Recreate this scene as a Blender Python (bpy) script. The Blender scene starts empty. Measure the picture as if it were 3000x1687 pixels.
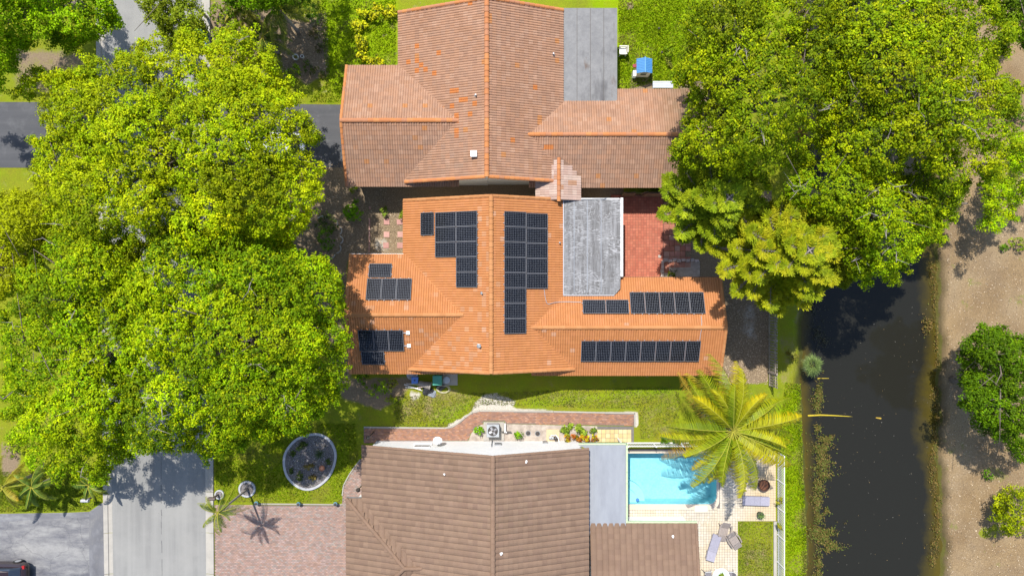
import bpy, math, random
import numpy as np
from mathutils import Matrix, Vector, Euler
random.seed(7)
R = np.random.default_rng(11)
SC = bpy.context.scene
COL = SC.collection

# ---------------------------------------------------------------- camera, sky, sun, exposure
CAM_H = 50.0
cam_data = bpy.data.cameras.new('camera')
cam_data.sensor_width = 36.0
cam_data.lens = 24.0
cam_data.clip_end = 2000.0
cam = bpy.data.objects.new('camera', cam_data)
cam.location = (0, 0, CAM_H)
COL.objects.link(cam)
SC.camera = cam

SUN_DIR = Vector((-0.2125, 0.51, 1.0)).normalized()          # towards the sun
world = bpy.data.worlds.new('World')
SC.world = world
world.use_nodes = True
wn = world.node_tree
for n in list(wn.nodes):
    wn.nodes.remove(n)
wo = wn.nodes.new('ShaderNodeOutputWorld')
wb = wn.nodes.new('ShaderNodeBackground')
ws = wn.nodes.new('ShaderNodeTexSky')
ws.sky_type = 'NISHITA'
ws.sun_disc = False
ws.sun_elevation = math.asin(SUN_DIR.z)
ws.sun_rotation = math.atan2(SUN_DIR.x, SUN_DIR.y)
wb.inputs['Strength'].default_value = 0.15
wn.links.new(ws.outputs[0], wb.inputs[0])
wn.links.new(wb.outputs[0], wo.inputs[0])
sun_data = bpy.data.lights.new('sun', 'SUN')
sun_data.energy = 4.5
sun_data.angle = math.radians(0.5)
sun_data.color = (1.0, 0.96, 0.89)
sun = bpy.data.objects.new('sun', sun_data)
sun.rotation_euler = (-SUN_DIR).to_track_quat('-Z', 'Y').to_euler()
sun.location = (0, 0, 60)
COL.objects.link(sun)
vs = SC.view_settings
vs.view_transform = 'Standard'
vs.look = 'None'
vs.gamma = 1.0
vs.use_curve_mapping = False
vs.exposure = 0.50

# ---------------------------------------------------------------- helpers
def P(sx, sy, h=0.0):
    """survey point: position on the 3000-wide survey grid (25 mm per unit at ground level) at height h"""
    s = 0.025 * (1 - h / CAM_H)
    return Vector(((sx - 1500) * s, (843.5 - sy) * s, h))

def frame(origin, xax, yax):
    x = Vector(xax).normalized(); y = Vector(yax).normalized(); z = x.cross(y).normalized(); y = z.cross(x)
    m = Matrix.Identity(4)
    for i in range(3):
        m[i][0] = x[i]; m[i][1] = y[i]; m[i][2] = z[i]; m[i][3] = origin[i]
    return m

def link(o, parent=None, inv=None):
    COL.objects.link(o)
    if parent is not None:
        o.parent = parent
        if inv is not None:
            o.matrix_parent_inverse = inv
    return o

def tag(o, label=None, cat=None, group=None, kind=None):
    if label: o['label'] = label
    if cat: o['category'] = cat
    if group: o['group'] = group
    if kind: o['kind'] = kind
    return o

def thing(name, label, cat, loc=(0, 0, 0), rz=0.0, group=None, matrix=None):
    o = bpy.data.objects.new(name, None)
    o.empty_display_size = 0.2
    if matrix is not None:
        o.matrix_world = matrix
    else:
        o.location = loc
        o.rotation_euler = (0, 0, rz)
    COL.objects.link(o)
    tag(o, label, cat, group)
    return o

def winv(t):
    """parent inverse for parts of t modelled in world coordinates (t is only moved, not turned)"""
    return Matrix.Translation(-Vector(t.location))

class MB:
    def __init__(s):
        s.v = []; s.f = []; s.c = []; s.cur = (1, 1, 1)
    def col(s, c):
        s.cur = c; return s
    def add(s, vs, fs):
        b = len(s.v)
        s.v.extend([tuple(p) for p in vs])
        for f in fs:
            s.f.append([b + i for i in f]); s.c.append(s.cur)
        return s
    def box(s, c, d, rz=0.0, m=None, taper=1.0):
        x, y, z = d[0] / 2, d[1] / 2, d[2] / 2
        t = taper
        vs = [(-x, -y, -z), (x, -y, -z), (x, y, -z), (-x, y, -z), (-x * t, -y * t, z), (x * t, -y * t, z), (x * t, y * t, z), (-x * t, y * t, z)]
        M4 = m if m is not None else Matrix.Translation(c) @ Matrix.Rotation(rz, 4, 'Z')
        return s.add([M4 @ Vector(p) for p in vs], [(3, 2, 1, 0), (4, 5, 6, 7), (0, 1, 5, 4), (1, 2, 6, 5), (2, 3, 7, 6), (3, 0, 4, 7)])
    def prism(s, poly, z0, z1, z1s=None):
        n = len(poly)
        a = sum(poly[i][0] * poly[(i + 1) % n][1] - poly[(i + 1) % n][0] * poly[i][1] for i in range(n))
        if a < 0: poly = poly[::-1]
        vs = [(p[0], p[1], z0) for p in poly] + [(p[0], p[1], z1) for p in poly]
        fs = [list(range(n))[::-1], list(range(n, 2 * n))] + [(i, (i + 1) % n, n + (i + 1) % n, n + i) for i in range(n)]
        return s.add(vs, fs)
    def tube(s, pts, rad, n=8, cap=True):
        pts = [Vector(p) for p in pts]
        if not hasattr(rad, '__len__'): rad = [rad] * len(pts)
        vs = []; fs = []
        prev = None
        for i, p in enumerate(pts):
            d = (pts[min(i + 1, len(pts) - 1)] - pts[max(i - 1, 0)])
            if d.length < 1e-9: d = Vector((0, 0, 1))
            d.normalize()
            if prev is None:
                a = Vector((1, 0, 0)) if abs(d.x) < .8 else Vector((0, 1, 0))
                u = d.cross(a).normalized()
            else:
                u = (prev - d * prev.dot(d)).normalized()
            prev = u
            w = d.cross(u)
            for k in range(n):
                an = 2 * math.pi * k / n
                vs.append(p + (u * math.cos(an) + w * math.sin(an)) * rad[i])
        for i in range(len(pts) - 1):
            for k in range(n):
                fs.append((i * n + k, i * n + (k + 1) % n, (i + 1) * n + (k + 1) % n, (i + 1) * n + k))
        if cap:
            fs.append(list(range(n))[::-1]); fs.append([(len(pts) - 1) * n + k for k in range(n)])
        return s.add(vs, fs)
    def lathe(s, c, prof, n=20, sx=1.0, sy=1.0):
        vs = []; fs = []
        for r, z in prof:
            for k in range(n):
                a = 2 * math.pi * k / n
                vs.append((c[0] + r * math.cos(a) * sx, c[1] + r * math.sin(a) * sy, c[2] + z))
        for i in range(len(prof) - 1):
            for k in range(n):
                fs.append((i * n + k, i * n + (k + 1) % n, (i + 1) * n + (k + 1) % n, (i + 1) * n + k))
        fs.append(list(range(n))[::-1]); fs.append([(len(prof) - 1) * n + k for k in range(n)])
        return s.add(vs, fs)
    def mesh(s, name, mat, smooth=False):
        me = bpy.data.meshes.new(name)
        me.from_pydata(s.v, [], s.f)
        if any(c != (1, 1, 1) for c in s.c):
            ca = me.color_attributes.new('Col', 'FLOAT_COLOR', 'CORNER')
            tot = np.array([len(f) for f in s.f])
            cc = np.ones((len(s.f), 4), np.float32); cc[:, :3] = np.array(s.c, np.float32)
            ca.data.foreach_set('color', np.repeat(cc, tot, axis=0).ravel())
        me.materials.append(mat)
        if smooth:
            me.polygons.foreach_set('use_smooth', [True] * len(me.polygons))
        me.update()
        return me
    def build(s, name, mat, parent=None, inv=None, smooth=False, kind=None, label=None):
        o = bpy.data.objects.new(name, s.mesh(name, mat, smooth))
        link(o, parent, inv)
        if kind: o['kind'] = kind
        if label: o['label'] = label
        return o

def np_quads(name, V, cols, mat, nper=4):
    """V: (n*4,3) vertices of n loose quads, cols (n,3)"""
    n = len(V) // 4
    me = bpy.data.meshes.new(name)
    me.vertices.add(4 * n)
    me.vertices.foreach_set('co', np.ascontiguousarray(V, np.float32).ravel())
    me.loops.add(4 * n)
    me.loops.foreach_set('vertex_index', np.arange(4 * n, dtype=np.int32))
    me.polygons.add(n)
    me.polygons.foreach_set('loop_start', np.arange(0, 4 * n, 4, dtype=np.int32))
    me.polygons.foreach_set('loop_total', np.full(n, 4, np.int32))
    me.update(calc_edges=True)
    ca = me.color_attributes.new('Col', 'FLOAT_COLOR', 'CORNER')
    cc = np.ones((n, 4), np.float32); cc[:, :3] = cols
    ca.data.foreach_set('color', np.repeat(cc, 4, axis=0).ravel())
    me.materials.append(mat)
    return me

def inpoly(px, py, poly):
    px = np.asarray(px, float); py = np.asarray(py, float)
    r = np.zeros(px.shape, bool)
    n = len(poly)
    j = n - 1
    for i in range(n):
        xi, yi = poly[i][0], poly[i][1]; xj, yj = poly[j][0], poly[j][1]
        if yi != yj:
            r ^= ((yi > py) != (yj > py)) & (px < (xj - xi) * (py - yi) / (yj - yi) + xi)
        j = i
    return r

def edist(px, py, poly):
    px = np.asarray(px, float); py = np.asarray(py, float)
    d = np.full(px.shape, 1e9)
    n = len(poly)
    for i in range(n):
        ax, ay = poly[i][0], poly[i][1]; bx, by = poly[(i + 1) % n][0], poly[(i + 1) % n][1]
        l2 = (bx - ax) ** 2 + (by - ay) ** 2 + 1e-12
        t = np.clip(((px - ax) * (bx - ax) + (py - ay) * (by - ay)) / l2, 0, 1)
        d = np.minimum(d, np.hypot(px - ax - t * (bx - ax), py - ay - t * (by - ay)))
    return d

def smooth_poly(pts, k=6):
    """Catmull-Rom through closed points"""
    n = len(pts); out = []
    for i in range(n):
        p0, p1, p2, p3 = [np.array(pts[(i + j - 1) % n], float) for j in range(4)]
        for t in np.linspace(0, 1, k, endpoint=False):
            out.append(tuple(0.5 * ((2 * p1) + (-p0 + p2) * t + (2 * p0 - 5 * p1 + 4 * p2 - p3) * t * t + (-p0 + 3 * p1 - 3 * p2 + p3) * t ** 3)))
    return out

# ---------------------------------------------------------------- materials
def newmat(name):
    m = bpy.data.materials.new(name); m.use_nodes = True
    t = m.node_tree
    for n in list(t.nodes): t.nodes.remove(n)
    return m, t, t.nodes, t.links

def rgba(c): return (c[0], c[1], c[2], 1.0)

def noise(N, L, vec, scale, detail=5, rough=.6, w=None):
    n = N.new('ShaderNodeTexNoise')
    n.inputs['Scale'].default_value = scale; n.inputs['Detail'].default_value = detail; n.inputs['Roughness'].default_value = rough
    if vec is not None: L.new(vec, n.inputs['Vector'])
    return n.outputs['Fac']

def ramp(N, L, fac, a, b, ca=(0, 0, 0), cb=(1, 1, 1)):
    r = N.new('ShaderNodeValToRGB')
    r.color_ramp.elements[0].position = a; r.color_ramp.elements[1].position = b
    r.color_ramp.elements[0].color = rgba(ca); r.color_ramp.elements[1].color = rgba(cb)
    L.new(fac, r.inputs[0])
    return r.outputs[0]

def mix(N, L, fac, a, b, mode='MIX'):
    m = N.new('ShaderNodeMix'); m.data_type = 'RGBA'; m.blend_type = mode
    for sock, val in ((m.inputs[0], fac), (m.inputs[6], a), (m.inputs[7], b)):
        if isinstance(val, (int, float)): sock.default_value = val
        elif isinstance(val, tuple): sock.default_value = rgba(val)
        else: L.new(val, sock)
    return m.outputs[2]

def math2(N, L, op, a, b):
    m = N.new('ShaderNodeMath'); m.operation = op
    for sock, val in ((m.inputs[0], a), (m.inputs[1], b)):
        if isinstance(val, (int, float)): sock.default_value = val
        else: L.new(val, sock)
    return m.outputs[0]

def position(N, L, stretch=(1, 1, 1)):
    g = N.new('ShaderNodeNewGeometry')
    if stretch == (1, 1, 1): return g.outputs['Position']
    mp = N.new('ShaderNodeMapping'); mp.inputs['Scale'].default_value = stretch
    L.new(g.outputs['Position'], mp.inputs['Vector'])
    return mp.outputs[0]

def finish(m, N, L, color, rough=.8, spec=.3, metal=0.0, bump=0.0, bscale=20.0, trans=0.0, stretch=(1, 1, 1), coat=0.0, bdist=.02):
    out = N.new('ShaderNodeOutputMaterial'); b = N.new('ShaderNodeBsdfPrincipled')
    if isinstance(color, tuple): b.inputs['Base Color'].default_value = rgba(color)
    else: L.new(color, b.inputs['Base Color'])
    b.inputs['Roughness'].default_value = rough
    b.inputs['Specular IOR Level'].default_value = spec
    b.inputs['Metallic'].default_value = metal
    if coat: b.inputs['Coat Weight'].default_value = coat; b.inputs['Coat Roughness'].default_value = .08
    if bump:
        bp = N.new('ShaderNodeBump'); bp.inputs['Strength'].default_value = bump; bp.inputs['Distance'].default_value = bdist
        L.new(noise(N, L, position(N, L, stretch), bscale, 6, .65), bp.inputs['Height'])
        L.new(bp.outputs[0], b.inputs['Normal'])
    sh = b.outputs[0]
    if trans:
        tr = N.new('ShaderNodeBsdfTranslucent'); ms = N.new('ShaderNodeMixShader'); ms.inputs[0].default_value = trans
        if isinstance(color, tuple): tr.inputs[0].default_value = rgba(color)
        else: L.new(color, tr.inputs[0])
        L.new(sh, ms.inputs[1]); L.new(tr.outputs[0], ms.inputs[2]); sh = ms.outputs[0]
    L.new(sh, out.inputs[0])
    return m

def mat(name, c1, c2=None, scale=4.0, lo=.35, hi=.65, c3=None, s3=.4, lo3=.5, hi3=.75, attr=False, stretch=(1, 1, 1), **kw):
    m, t, N, L = newmat(name)
    if c2 is None: c2 = tuple(x * .8 for x in c1)
    pos = position(N, L, stretch)
    col = mix(N, L, ramp(N, L, noise(N, L, pos, scale), lo, hi), c1, c2)
    if c3 is not None:
        col = mix(N, L, ramp(N, L, noise(N, L, pos, s3, 7, .7), lo3, hi3), col, c3)
    if attr:
        a = N.new('ShaderNodeAttribute'); a.attribute_name = 'Col'
        col = mix(N, L, 1.0, a.outputs['Color'], col, 'MULTIPLY')
    return finish(m, N, L, col, **kw)

M = {}
M['leaf'] = mat('leaf', (1, 1, 1), (.85, .85, .85), 3.0, attr=True, rough=.6, spec=.08, trans=.18)
M['frond'] = mat('frond', (1, 1, 1), (.8, .85, .8), 2.0, attr=True, rough=.5, spec=.22, trans=.12)
M['bark'] = mat('bark', (.20, .16, .13), (.10, .08, .06), 9.0, bump=.6, rough=.9)
M['palebark'] = mat('pale bark', (.34, .30, .27), (.20, .17, .15), 9.0, bump=.5, rough=.9)
M['tile_orange'] = mat('orange clay tile', (1, 1, 1), (.93, .92, .91), 2.2, c3=(.90, .88, .86), s3=.35, attr=True, rough=.75, spec=.25, bump=.25, bscale=35)
M['tile_pale'] = mat('weathered clay tile', (1, 1, 1), (.90, .89, .88), 2.5, c3=(.84, .81, .78), s3=.3, attr=True, rough=.85, spec=.2, bump=.3, bscale=35)
M['tile_brown'] = mat('brown concrete tile', (1, 1, 1), (.90, .89, .88), 1.8, c3=(.86, .84, .83), s3=.3, attr=True, rough=.8, spec=.25, bump=.25, bscale=30)
M['deck_orange'] = mat('orange underlay', (.30, .10, .035), (.24, .08, .03), 4)
M['deck_pale'] = mat('weathered underlay', (.22, .13, .085), (.17, .10, .07), 4)
M['deck_brown'] = mat('brown underlay', (.13, .085, .06), (.11, .07, .05), 4)
M['white_wall'] = mat('white stucco', (.80, .80, .80), (.74, .75, .76), 2.5, c3=(.70, .71, .72), s3=.6, rough=.85, bump=.2, bscale=60)
M['cream_wall'] = mat('cream stucco', (.66, .58, .45), (.60, .53, .42), 2.5, rough=.85, bump=.2, bscale=60)
M['white_paint'] = mat('white paint', (.80, .80, .79), (.72, .72, .71), 6, rough=.5, spec=.4)
M['green_trim'] = mat('pale green trim', (.50, .60, .40), (.44, .54, .36), 5, rough=.5)
M['window_glass'] = mat('window glass', (.05, .06, .06), (.03, .04, .04), 2, rough=.08, spec=.6)
M['dark_metal'] = mat('dark metal', (.03, .025, .022), (.05, .04, .035), 8, rough=.45, spec=.5)
M['grey_metal'] = mat('grey metal', (.34, .35, .36), (.26, .27, .28), 6, rough=.45, metal=.5)
M['alu'] = mat('aluminium', (.40, .40, .42), (.34, .34, .36), 6, rough=.5, metal=.2)
M['attr_matte'] = mat('matte', (1, 1, 1), (.88, .88, .88), 8, attr=True, rough=.8, spec=.25)
M['attr_plastic'] = mat('plastic', (1, 1, 1), (.9, .9, .9), 4, attr=True, rough=.45, spec=.4)
# flat roofs
def flat_roof_mats():
    m, t, N, L = newmat('streaked grey roof coating')
    pos = position(N, L); sx = position(N, L, (.5, 2.2, 1)); sy = position(N, L, (3.0, .25, 1))
    col = mix(N, L, ramp(N, L, noise(N, L, sy, 1.6, 8, .7), .38, .66), (.115, .112, .112), (.245, .245, .25))
    col = mix(N, L, ramp(N, L, noise(N, L, pos, 1.1, 8, .7), .45, .75), col, (.095, .09, .085))
    # pale trowel strokes: thin contour lines of a stretched noise field
    def strokes(vec, scale, lo, hi):
        v = noise(N, L, vec, scale, 3, .55)
        f = math2(N, L, 'PINGPONG', math2(N, L, 'MULTIPLY', v, 24.0), 1.0)
        return ramp(N, L, f, lo, hi)
    st = math2(N, L, 'MULTIPLY', strokes(sx, .8, .60, .95), ramp(N, L, noise(N, L, pos, .8, 4), .40, .62))
    col = mix(N, L, math2(N, L, 'MULTIPLY', st, .8), col, (.40, .40, .41))
    st = math2(N, L, 'MULTIPLY', strokes(position(N, L, (2.0, .8, 1)), .6, .66, .97), ramp(N, L, noise(N, L, pos, 1.1, 4), .45, .65))
    col = mix(N, L, math2(N, L, 'MULTIPLY', st, .7), col, (.37, .37, .38))
    col = mix(N, L, ramp(N, L, noise(N, L, pos, 5, 8, .8), .58, .74), col, (.33, .33, .34))
    M['roof_streak'] = finish(m, N, L, col, rough=.75, spec=.3, bump=.4, bscale=14)
    m, t, N, L = newmat('grey membrane roof')
    pos = position(N, L); sx = position(N, L, (1.2, .5, 1))
    col = mix(N, L, ramp(N, L, noise(N, L, pos, 2.0, 9, .75), .35, .68), (.255, .252, .248), (.185, .183, .184))
    col = mix(N, L, ramp(N, L, noise(N, L, sx, .55, 4, .6), .58, .72), col, (.105, .102, .105))
    col = mix(N, L, ramp(N, L, noise(N, L, sx, .8, 5, .6), .64, .74), col, (.15, .115, .095))
    col = mix(N, L, ramp(N, L, noise(N, L, pos, 45, 2), .2, .8), col, mix(N, L, 1.0, col, (.8, .8, .8), 'MULTIPLY'))
    M['roof_membrane'] = finish(m, N, L, col, rough=.85, spec=.2, bump=.35, bscale=5, bdist=.05)
    m, t, N, L = newmat('pale painted roof')
    pos = position(N, L); sy = position(N, L, (1.4, .35, 1))
    col = mix(N, L, ramp(N, L, noise(N, L, sy, .8, 8, .7), .40, .75), (.27, .285, .31), (.21, .22, .245))
    col = mix(N, L, ramp(N, L, noise(N, L, pos, 14, 6, .8), .62, .72), col, (.17, .175, .19))
    M['roof_pale'] = finish(m, N, L, col, rough=.7, spec=.3, bump=.15, bscale=12)
flat_roof_mats()

def paving_mats():
    m, t, N, L = newmat('worn grey road')
    pos = position(N, L); sy = position(N, L, (1.6, .06, 1))
    col = mix(N, L, ramp(N, L, noise(N, L, sy, .9, 6, .6), .38, .68), (.285, .28, .265), (.215, .212, .203))
    col = mix(N, L, ramp(N, L, noise(N, L, pos, .35, 6, .65), .45, .72), col, (.30, .293, .275))
    col = mix(N, L, ramp(N, L, noise(N, L, pos, 60, 3, .7), .30, .75), col, mix(N, L, 1.0, col, (.80, .80, .80), 'MULTIPLY'))
    col = mix(N, L, ramp(N, L, noise(N, L, pos, 5, 2, .5), .74, .78), col, (.16, .15, .14))
    M['road'] = finish(m, N, L, col, rough=.9, spec=.2, bump=.3, bscale=60)
    m, t, N, L = newmat('dark asphalt')
    pos = position(N, L); sx = position(N, L, (.12, 1.6, 1))
    col = mix(N, L, ramp(N, L, noise(N, L, sx, 1.0, 6, .6), .38, .68), (.075, .076, .082), (.098, .098, .103))
    col = mix(N, L, ramp(N, L, noise(N, L, pos, .8, 7, .7), .52, .75), col, (.13, .13, .135))
    col = mix(N, L, ramp(N, L, noise(N, L, pos, 50, 3), .35, .7), col, mix(N, L, 1.0, col, (.78, .78, .78), 'MULTIPLY'))
    M['asphalt'] = finish(m, N, L, col, rough=.85, spec=.3, bump=.3, bscale=60)
    m, t, N, L = newmat('cracked faded asphalt')
    pos = position(N, L); sx = position(N, L, (.35, 1.3, 1))
    col = mix(N, L, ramp(N, L, noise(N, L, sx, .45, 8, .72), .40, .60), (.28, .275, .265), (.125, .125, .14))
    col = mix(N, L, ramp(N, L, noise(N, L, pos, 2.2, 8, .8), .40, .70), col, mix(N, L, 1.0, col, (.72, .72, .74), 'MULTIPLY'))
    vo = N.new('ShaderNodeTexVoronoi'); vo.feature = 'DISTANCE_TO_EDGE'; vo.inputs['Scale'].default_value = .75
    wob = N.new('ShaderNodeTexNoise'); wob.inputs['Scale'].default_value = 1.7; wob.inputs['Detail'].default_value = 6
    L.new(pos, wob.inputs['Vector'])
    vm = N.new('ShaderNodeMix'); vm.data_type = 'VECTOR'; vm.inputs[0].default_value = .45
    L.new(pos, vm.inputs[4]); L.new(wob.outputs['Color'], vm.inputs[5]); L.new(vm.outputs[1], vo.inputs['Vector'])
    col = mix(N, L, math2(N, L, 'MULTIPLY', ramp(N, L, vo.outputs['Distance'], .0, .018, (1, 1, 1), (0, 0, 0)), .4), col, (.07, .07, .075))
    M['cracked'] = finish(m, N, L, col, rough=.9, spec=.2, bump=.3, bscale=40)
    m, t, N, L = newmat('concrete')
    pos = position(N, L)
    col = mix(N, L, ramp(N, L, noise(N, L, pos, 1.2, 8, .7), .35, .7), (.42, .39, .34), (.33, .31, .28))
    col = mix(N, L, ramp(N, L, noise(N, L, pos, 30, 3), .3, .75), col, mix(N, L, 1.0, col, (.85, .85, .85), 'MULTIPLY'))
    M['concrete'] = finish(m, N, L, col, rough=.9, spec=.2, bump=.3, bscale=40)
paving_mats()
M['joint_sand'] = mat('joint sand', (.20, .15, .13), (.16, .12, .10), 6, rough=.95)
M['grout'] = mat('grey grout', (.17, .155, .14), (.13, .12, .11), 4, rough=.95)
M['paver'] = mat('paver', (1, 1, 1), (.84, .82, .80), 2.0, c3=(.82, .80, .80), s3=.5, attr=True, rough=.85, spec=.2, bump=.2, bscale=50)
M['deck_tile'] = mat('deck tile', (1, 1, 1), (.92, .91, .89), 1.0, c3=(.95, .85, .66), s3=.28, lo3=.42, hi3=.7, attr=True, rough=.55, spec=.35)
M['red_tile'] = mat('terracotta floor tile', (1, 1, 1), (.86, .84, .82), 1.6, c3=(1.0, .86, .78), s3=.45, attr=True, rough=.75, spec=.3)
M['pool_plaster'] = mat('pool plaster', (.29, .58, .64), (.40, .68, .72), 7, c3=(.25, .53, .60), s3=.8, rough=.7, lo=.3, hi=.7)
M['mulch'] = mat('grey gravel mulch', (.26, .23, .22), (.09, .08, .075), 22, lo=.4, hi=.6, rough=.95, bump=1.0, bscale=30)
M['sandy_bed'] = mat('sandy gravel bed', (.44, .38, .32), (.30, .25, .21), 2.5, c3=(.20, .16, .13), s3=1.2, rough=.95, bump=.5, bscale=40)

# ---------------------------------------------------------------- ground
XW = np.concatenate([[-600, -400, -250, -150, -100, -70, -54, -46], np.arange(-41, 41.01, .28), [46, 54, 70, 100, 150, 250, 400, 600]])
YW = np.concatenate([[-600, -400, -250, -150, -100, -70, -48, -34], np.arange(-26, 26.01, .28), [34, 48, 70, 100, 150, 250, 400, 600]])
GX, GY = np.meshgrid(XW, YW)
SX = GX / .025 + 1500; SY = 843.5 - GY / .025           # survey coordinates of the ground grid

def bank_left(sy):
    return np.interp(sy, [-24000, 500, 800, 900, 1124, 1350, 1560, 1687, 26000], [2330, 2340, 2356, 2350, 2346, 2355, 2366, 2366, 2366]) + 3 * np.sin(sy / 23.) + 2 * np.sin(sy / 9.)
def bank_right(sy):
    return np.interp(sy, [-24000, 600, 900, 1124, 1330, 1450, 1600, 1687, 26000], [2752, 2757, 2760, 2763, 2757, 2766, 2772, 2772, 2772]) + 4 * np.sin(sy / 31.) + 3 * np.sin(sy / 12.)
dl = (SX - bank_left(SY)) * .025; dr = (bank_right(SY) - SX) * .025
inner = np.minimum(dl, dr)
GZ = np.where(inner > -.5, -.42 * np.clip((inner + .5) / .7, 0, 1) ** 1.3, 0.0)
GZ = np.where(inner > .2, -.42 - np.clip(inner - .2, 0, 1.6) * .55, GZ)
# the pool basin needs a hole in the lawn: sink the ground below it
PX0, PX1, PY0, PY1 = 8.25, 15.02, -15.86, -12.03
inpool = (GX > PX0 - .25) & (GX < PX1 + .25) & (GY > PY0 - .6) & (GY < PY1 + .25)
GZ = np.where(inpool, -1.75, GZ)

def soft(poly, w=10.0):
    d = edist(SX, SY, poly); i = inpoly(SX, SY, poly)
    return np.clip(.5 + np.where(i, d, -d) / (2 * w), 0, 1)
def blob(cx, cy, r, w=None):
    w = w or r * .5
    return np.clip((r - np.hypot(SX - cx, SY - cy)) / w, 0, 1)

dirt = np.zeros_like(SX); sand = np.zeros_like(SX); dry = np.zeros_like(SX); lush = np.full_like(SX, .45)
for poly, w, k in [
    ([(1985, 560), (2260, 560), (2252, 1120), (2105, 1125), (2120, 820), (2010, 815)], 8, 1.0),
    ([(1078, 560), (1190, 560), (1190, 760), (1078, 760)], 5, .85),
    ([(830, 500), (1000, 470), (1075, 560), (1085, 760), (1020, 760), (1015, 960), (1030, 1110), (1215, 1105), (1180, 1165), (1110, 1200), (1000, 1165), (930, 900), (850, 700)], 18, 1.0),
    ([(1060, 535), (1830, 535), (1830, 600), (1060, 600)], 6, .75),
    ([(800, 60), (955, 50), (965, 215), (900, 250), (830, 200)], 14, .9),
    ([(560, 0), (800, 0), (830, 120), (700, 200), (560, 150)], 14, .75),
    ([(1850, 205), (1915, 215), (1920, 285), (1840, 285)], 12, .8),
    ([(1985, 190), (2050, 200), (2100, 420), (1990, 350)], 14, .8),
    ([(20, 120), (260, 150), (250, 290), (40, 280)], 25, .6),
    ([(0, 1290), (60, 1320), (60, 1390), (0, 1400)], 14, .8),
    ([(930, 1230), (965, 1250), (960, 1310), (935, 1300)], 10, .5),
    ([(2300, 820), (2360, 820), (2360, 960), (2325, 960)], 12, .45)]:
    dirt = np.maximum(dirt, k * soft(poly, w))
for cx, cy, r, k in [(1925, 85, 10, .6), (1890, 125, 9, .7), (1900, 137, 9, .7), (1845, 20, 16, .9), (2320, 1420, 9, .6), (2318, 1500, 8, .6), (2310, 1330, 9, .6),
                     (1130, 105, 10, .6), (1160, 155, 8, .6), (1005, 40, 8, .6), (770, 1263, 14, .8), (2250, 1690, 20, .6), (2190, 1650, 18, .5), (1935, 165, 8, .5)]:
    dirt = np.maximum(dirt, k * blob(cx, cy, r))
for poly, w, k in [
    ([(1375, 1215), (1392, 1178), (1415, 1155), (1450, 1152), (1512, 1172), (1500, 1200), (1420, 1206)], 6, .9),
    ([(1400, 1196), (1866, 1206), (1872, 1250), (1858, 1250), (1854, 1216), (1400, 1208), (1355, 1240), (1322, 1257), (1300, 1250), (1350, 1225)], 3, 1.0),
    ([(1193, 1140), (1230, 1145), (1240, 1165), (1205, 1178)], 7, .7),
    ([(930, 258), (975, 252), (985, 275), (940, 285)], 10, .42),
    ([(2150, 890), (2220, 880), (2230, 1010), (2160, 1000)], 25, .5),
    ([(1095, 690), (1135, 690), (1150, 745), (1090, 745)], 12, .5)]:
    sand = np.maximum(sand, k * soft(poly, w))
dry = np.maximum(dry, np.clip((SX - bank_right(SY) + 6) / 12, 0, 1))
for cx, cy, r in [(2885, 1560, 28), (2915, 1545, 18), (2918, 1570, 14), (2950, 520, 60), (2990, 420, 60)]:
    dry = dry - .75 * blob(cx, cy, r, r * .6) * (SX > 2700)
dry = np.maximum(dry, .45 * soft([(1195, 1150), (1340, 1130), (1400, 1160), (1330, 1240), (1160, 1250), (1165, 1190)], 14))
dry = np.maximum(dry, .38 * soft([(1570, 1140), (1990, 1140), (1985, 1290), (1870, 1290), (1868, 1200), (1560, 1192)], 16))
dry = np.maximum(dry, .45 * soft([(2172, 1600), (2262, 1590), (2262, 1720), (2172, 1720)], 14))
dry = np.maximum(dry, .42 * soft([(2276, 940), (2345, 980), (2345, 1190), (2276, 1120)], 14))
dry = np.maximum(dry, .30 * soft([(0, 490), (110, 490), (110, 560), (0, 560)], 14))
lush = np.maximum(lush, .95 * soft([(2272, 1180), (2352, 1120), (2368, 1720), (2300, 1720)], 12))
lush = np.maximum(lush, .90 * soft([(1700, -60), (2090, -60), (2060, 250), (1850, 240), (1806, 300)], 16))
lush = np.maximum(lush, .95 * soft([(930, -60), (1170, -60), (1170, 200), (1010, 200), (1000, 300), (960, 260)], 14))
lush = np.maximum(lush, .80 * soft([(1265, 1200), (1400, 1165), (1385, 1200), (1310, 1248), (1265, 1245)], 10))
lush = np.maximum(lush, .75 * soft([(1500, 1172), (1870, 1128), (1990, 1128), (1990, 1160), (1560, 1200)], 14))
lush = np.maximum(lush, .60 * soft([(2162, 1520), (2264, 1520), (2264, 1600), (2162, 1600)], 12))
lush = np.maximum(lush, .60 * soft([(0, 1440), (305, 1400), (300, 1500), (0, 1500)], 12))

ny, nx = GX.shape
me = bpy.data.meshes.new('ground')
idx = np.arange(nx * ny).reshape(ny, nx)
quads = np.stack([idx[:-1, :-1], idx[:-1, 1:], idx[1:, 1:], idx[1:, :-1]], -1).reshape(-1, 4)
me.from_pydata(np.stack([GX, GY, GZ], -1).reshape(-1, 3).tolist(), [], quads.tolist())
za = me.color_attributes.new('zone', 'FLOAT_COLOR', 'POINT')
za.data.foreach_set('color', np.stack([dirt, sand, np.clip(dry, 0, 1), lush], -1).astype(np.float32).ravel())
la = me.attributes.new('lush', 'FLOAT', 'POINT'); la.data.foreach_set('value', lush.astype(np.float32).ravel())
wa = me.attributes.new('wet', 'FLOAT', 'POINT'); wa.data.foreach_set('value', np.clip((inner + .45) / .35, 0, 1).astype(np.float32).ravel())

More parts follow.
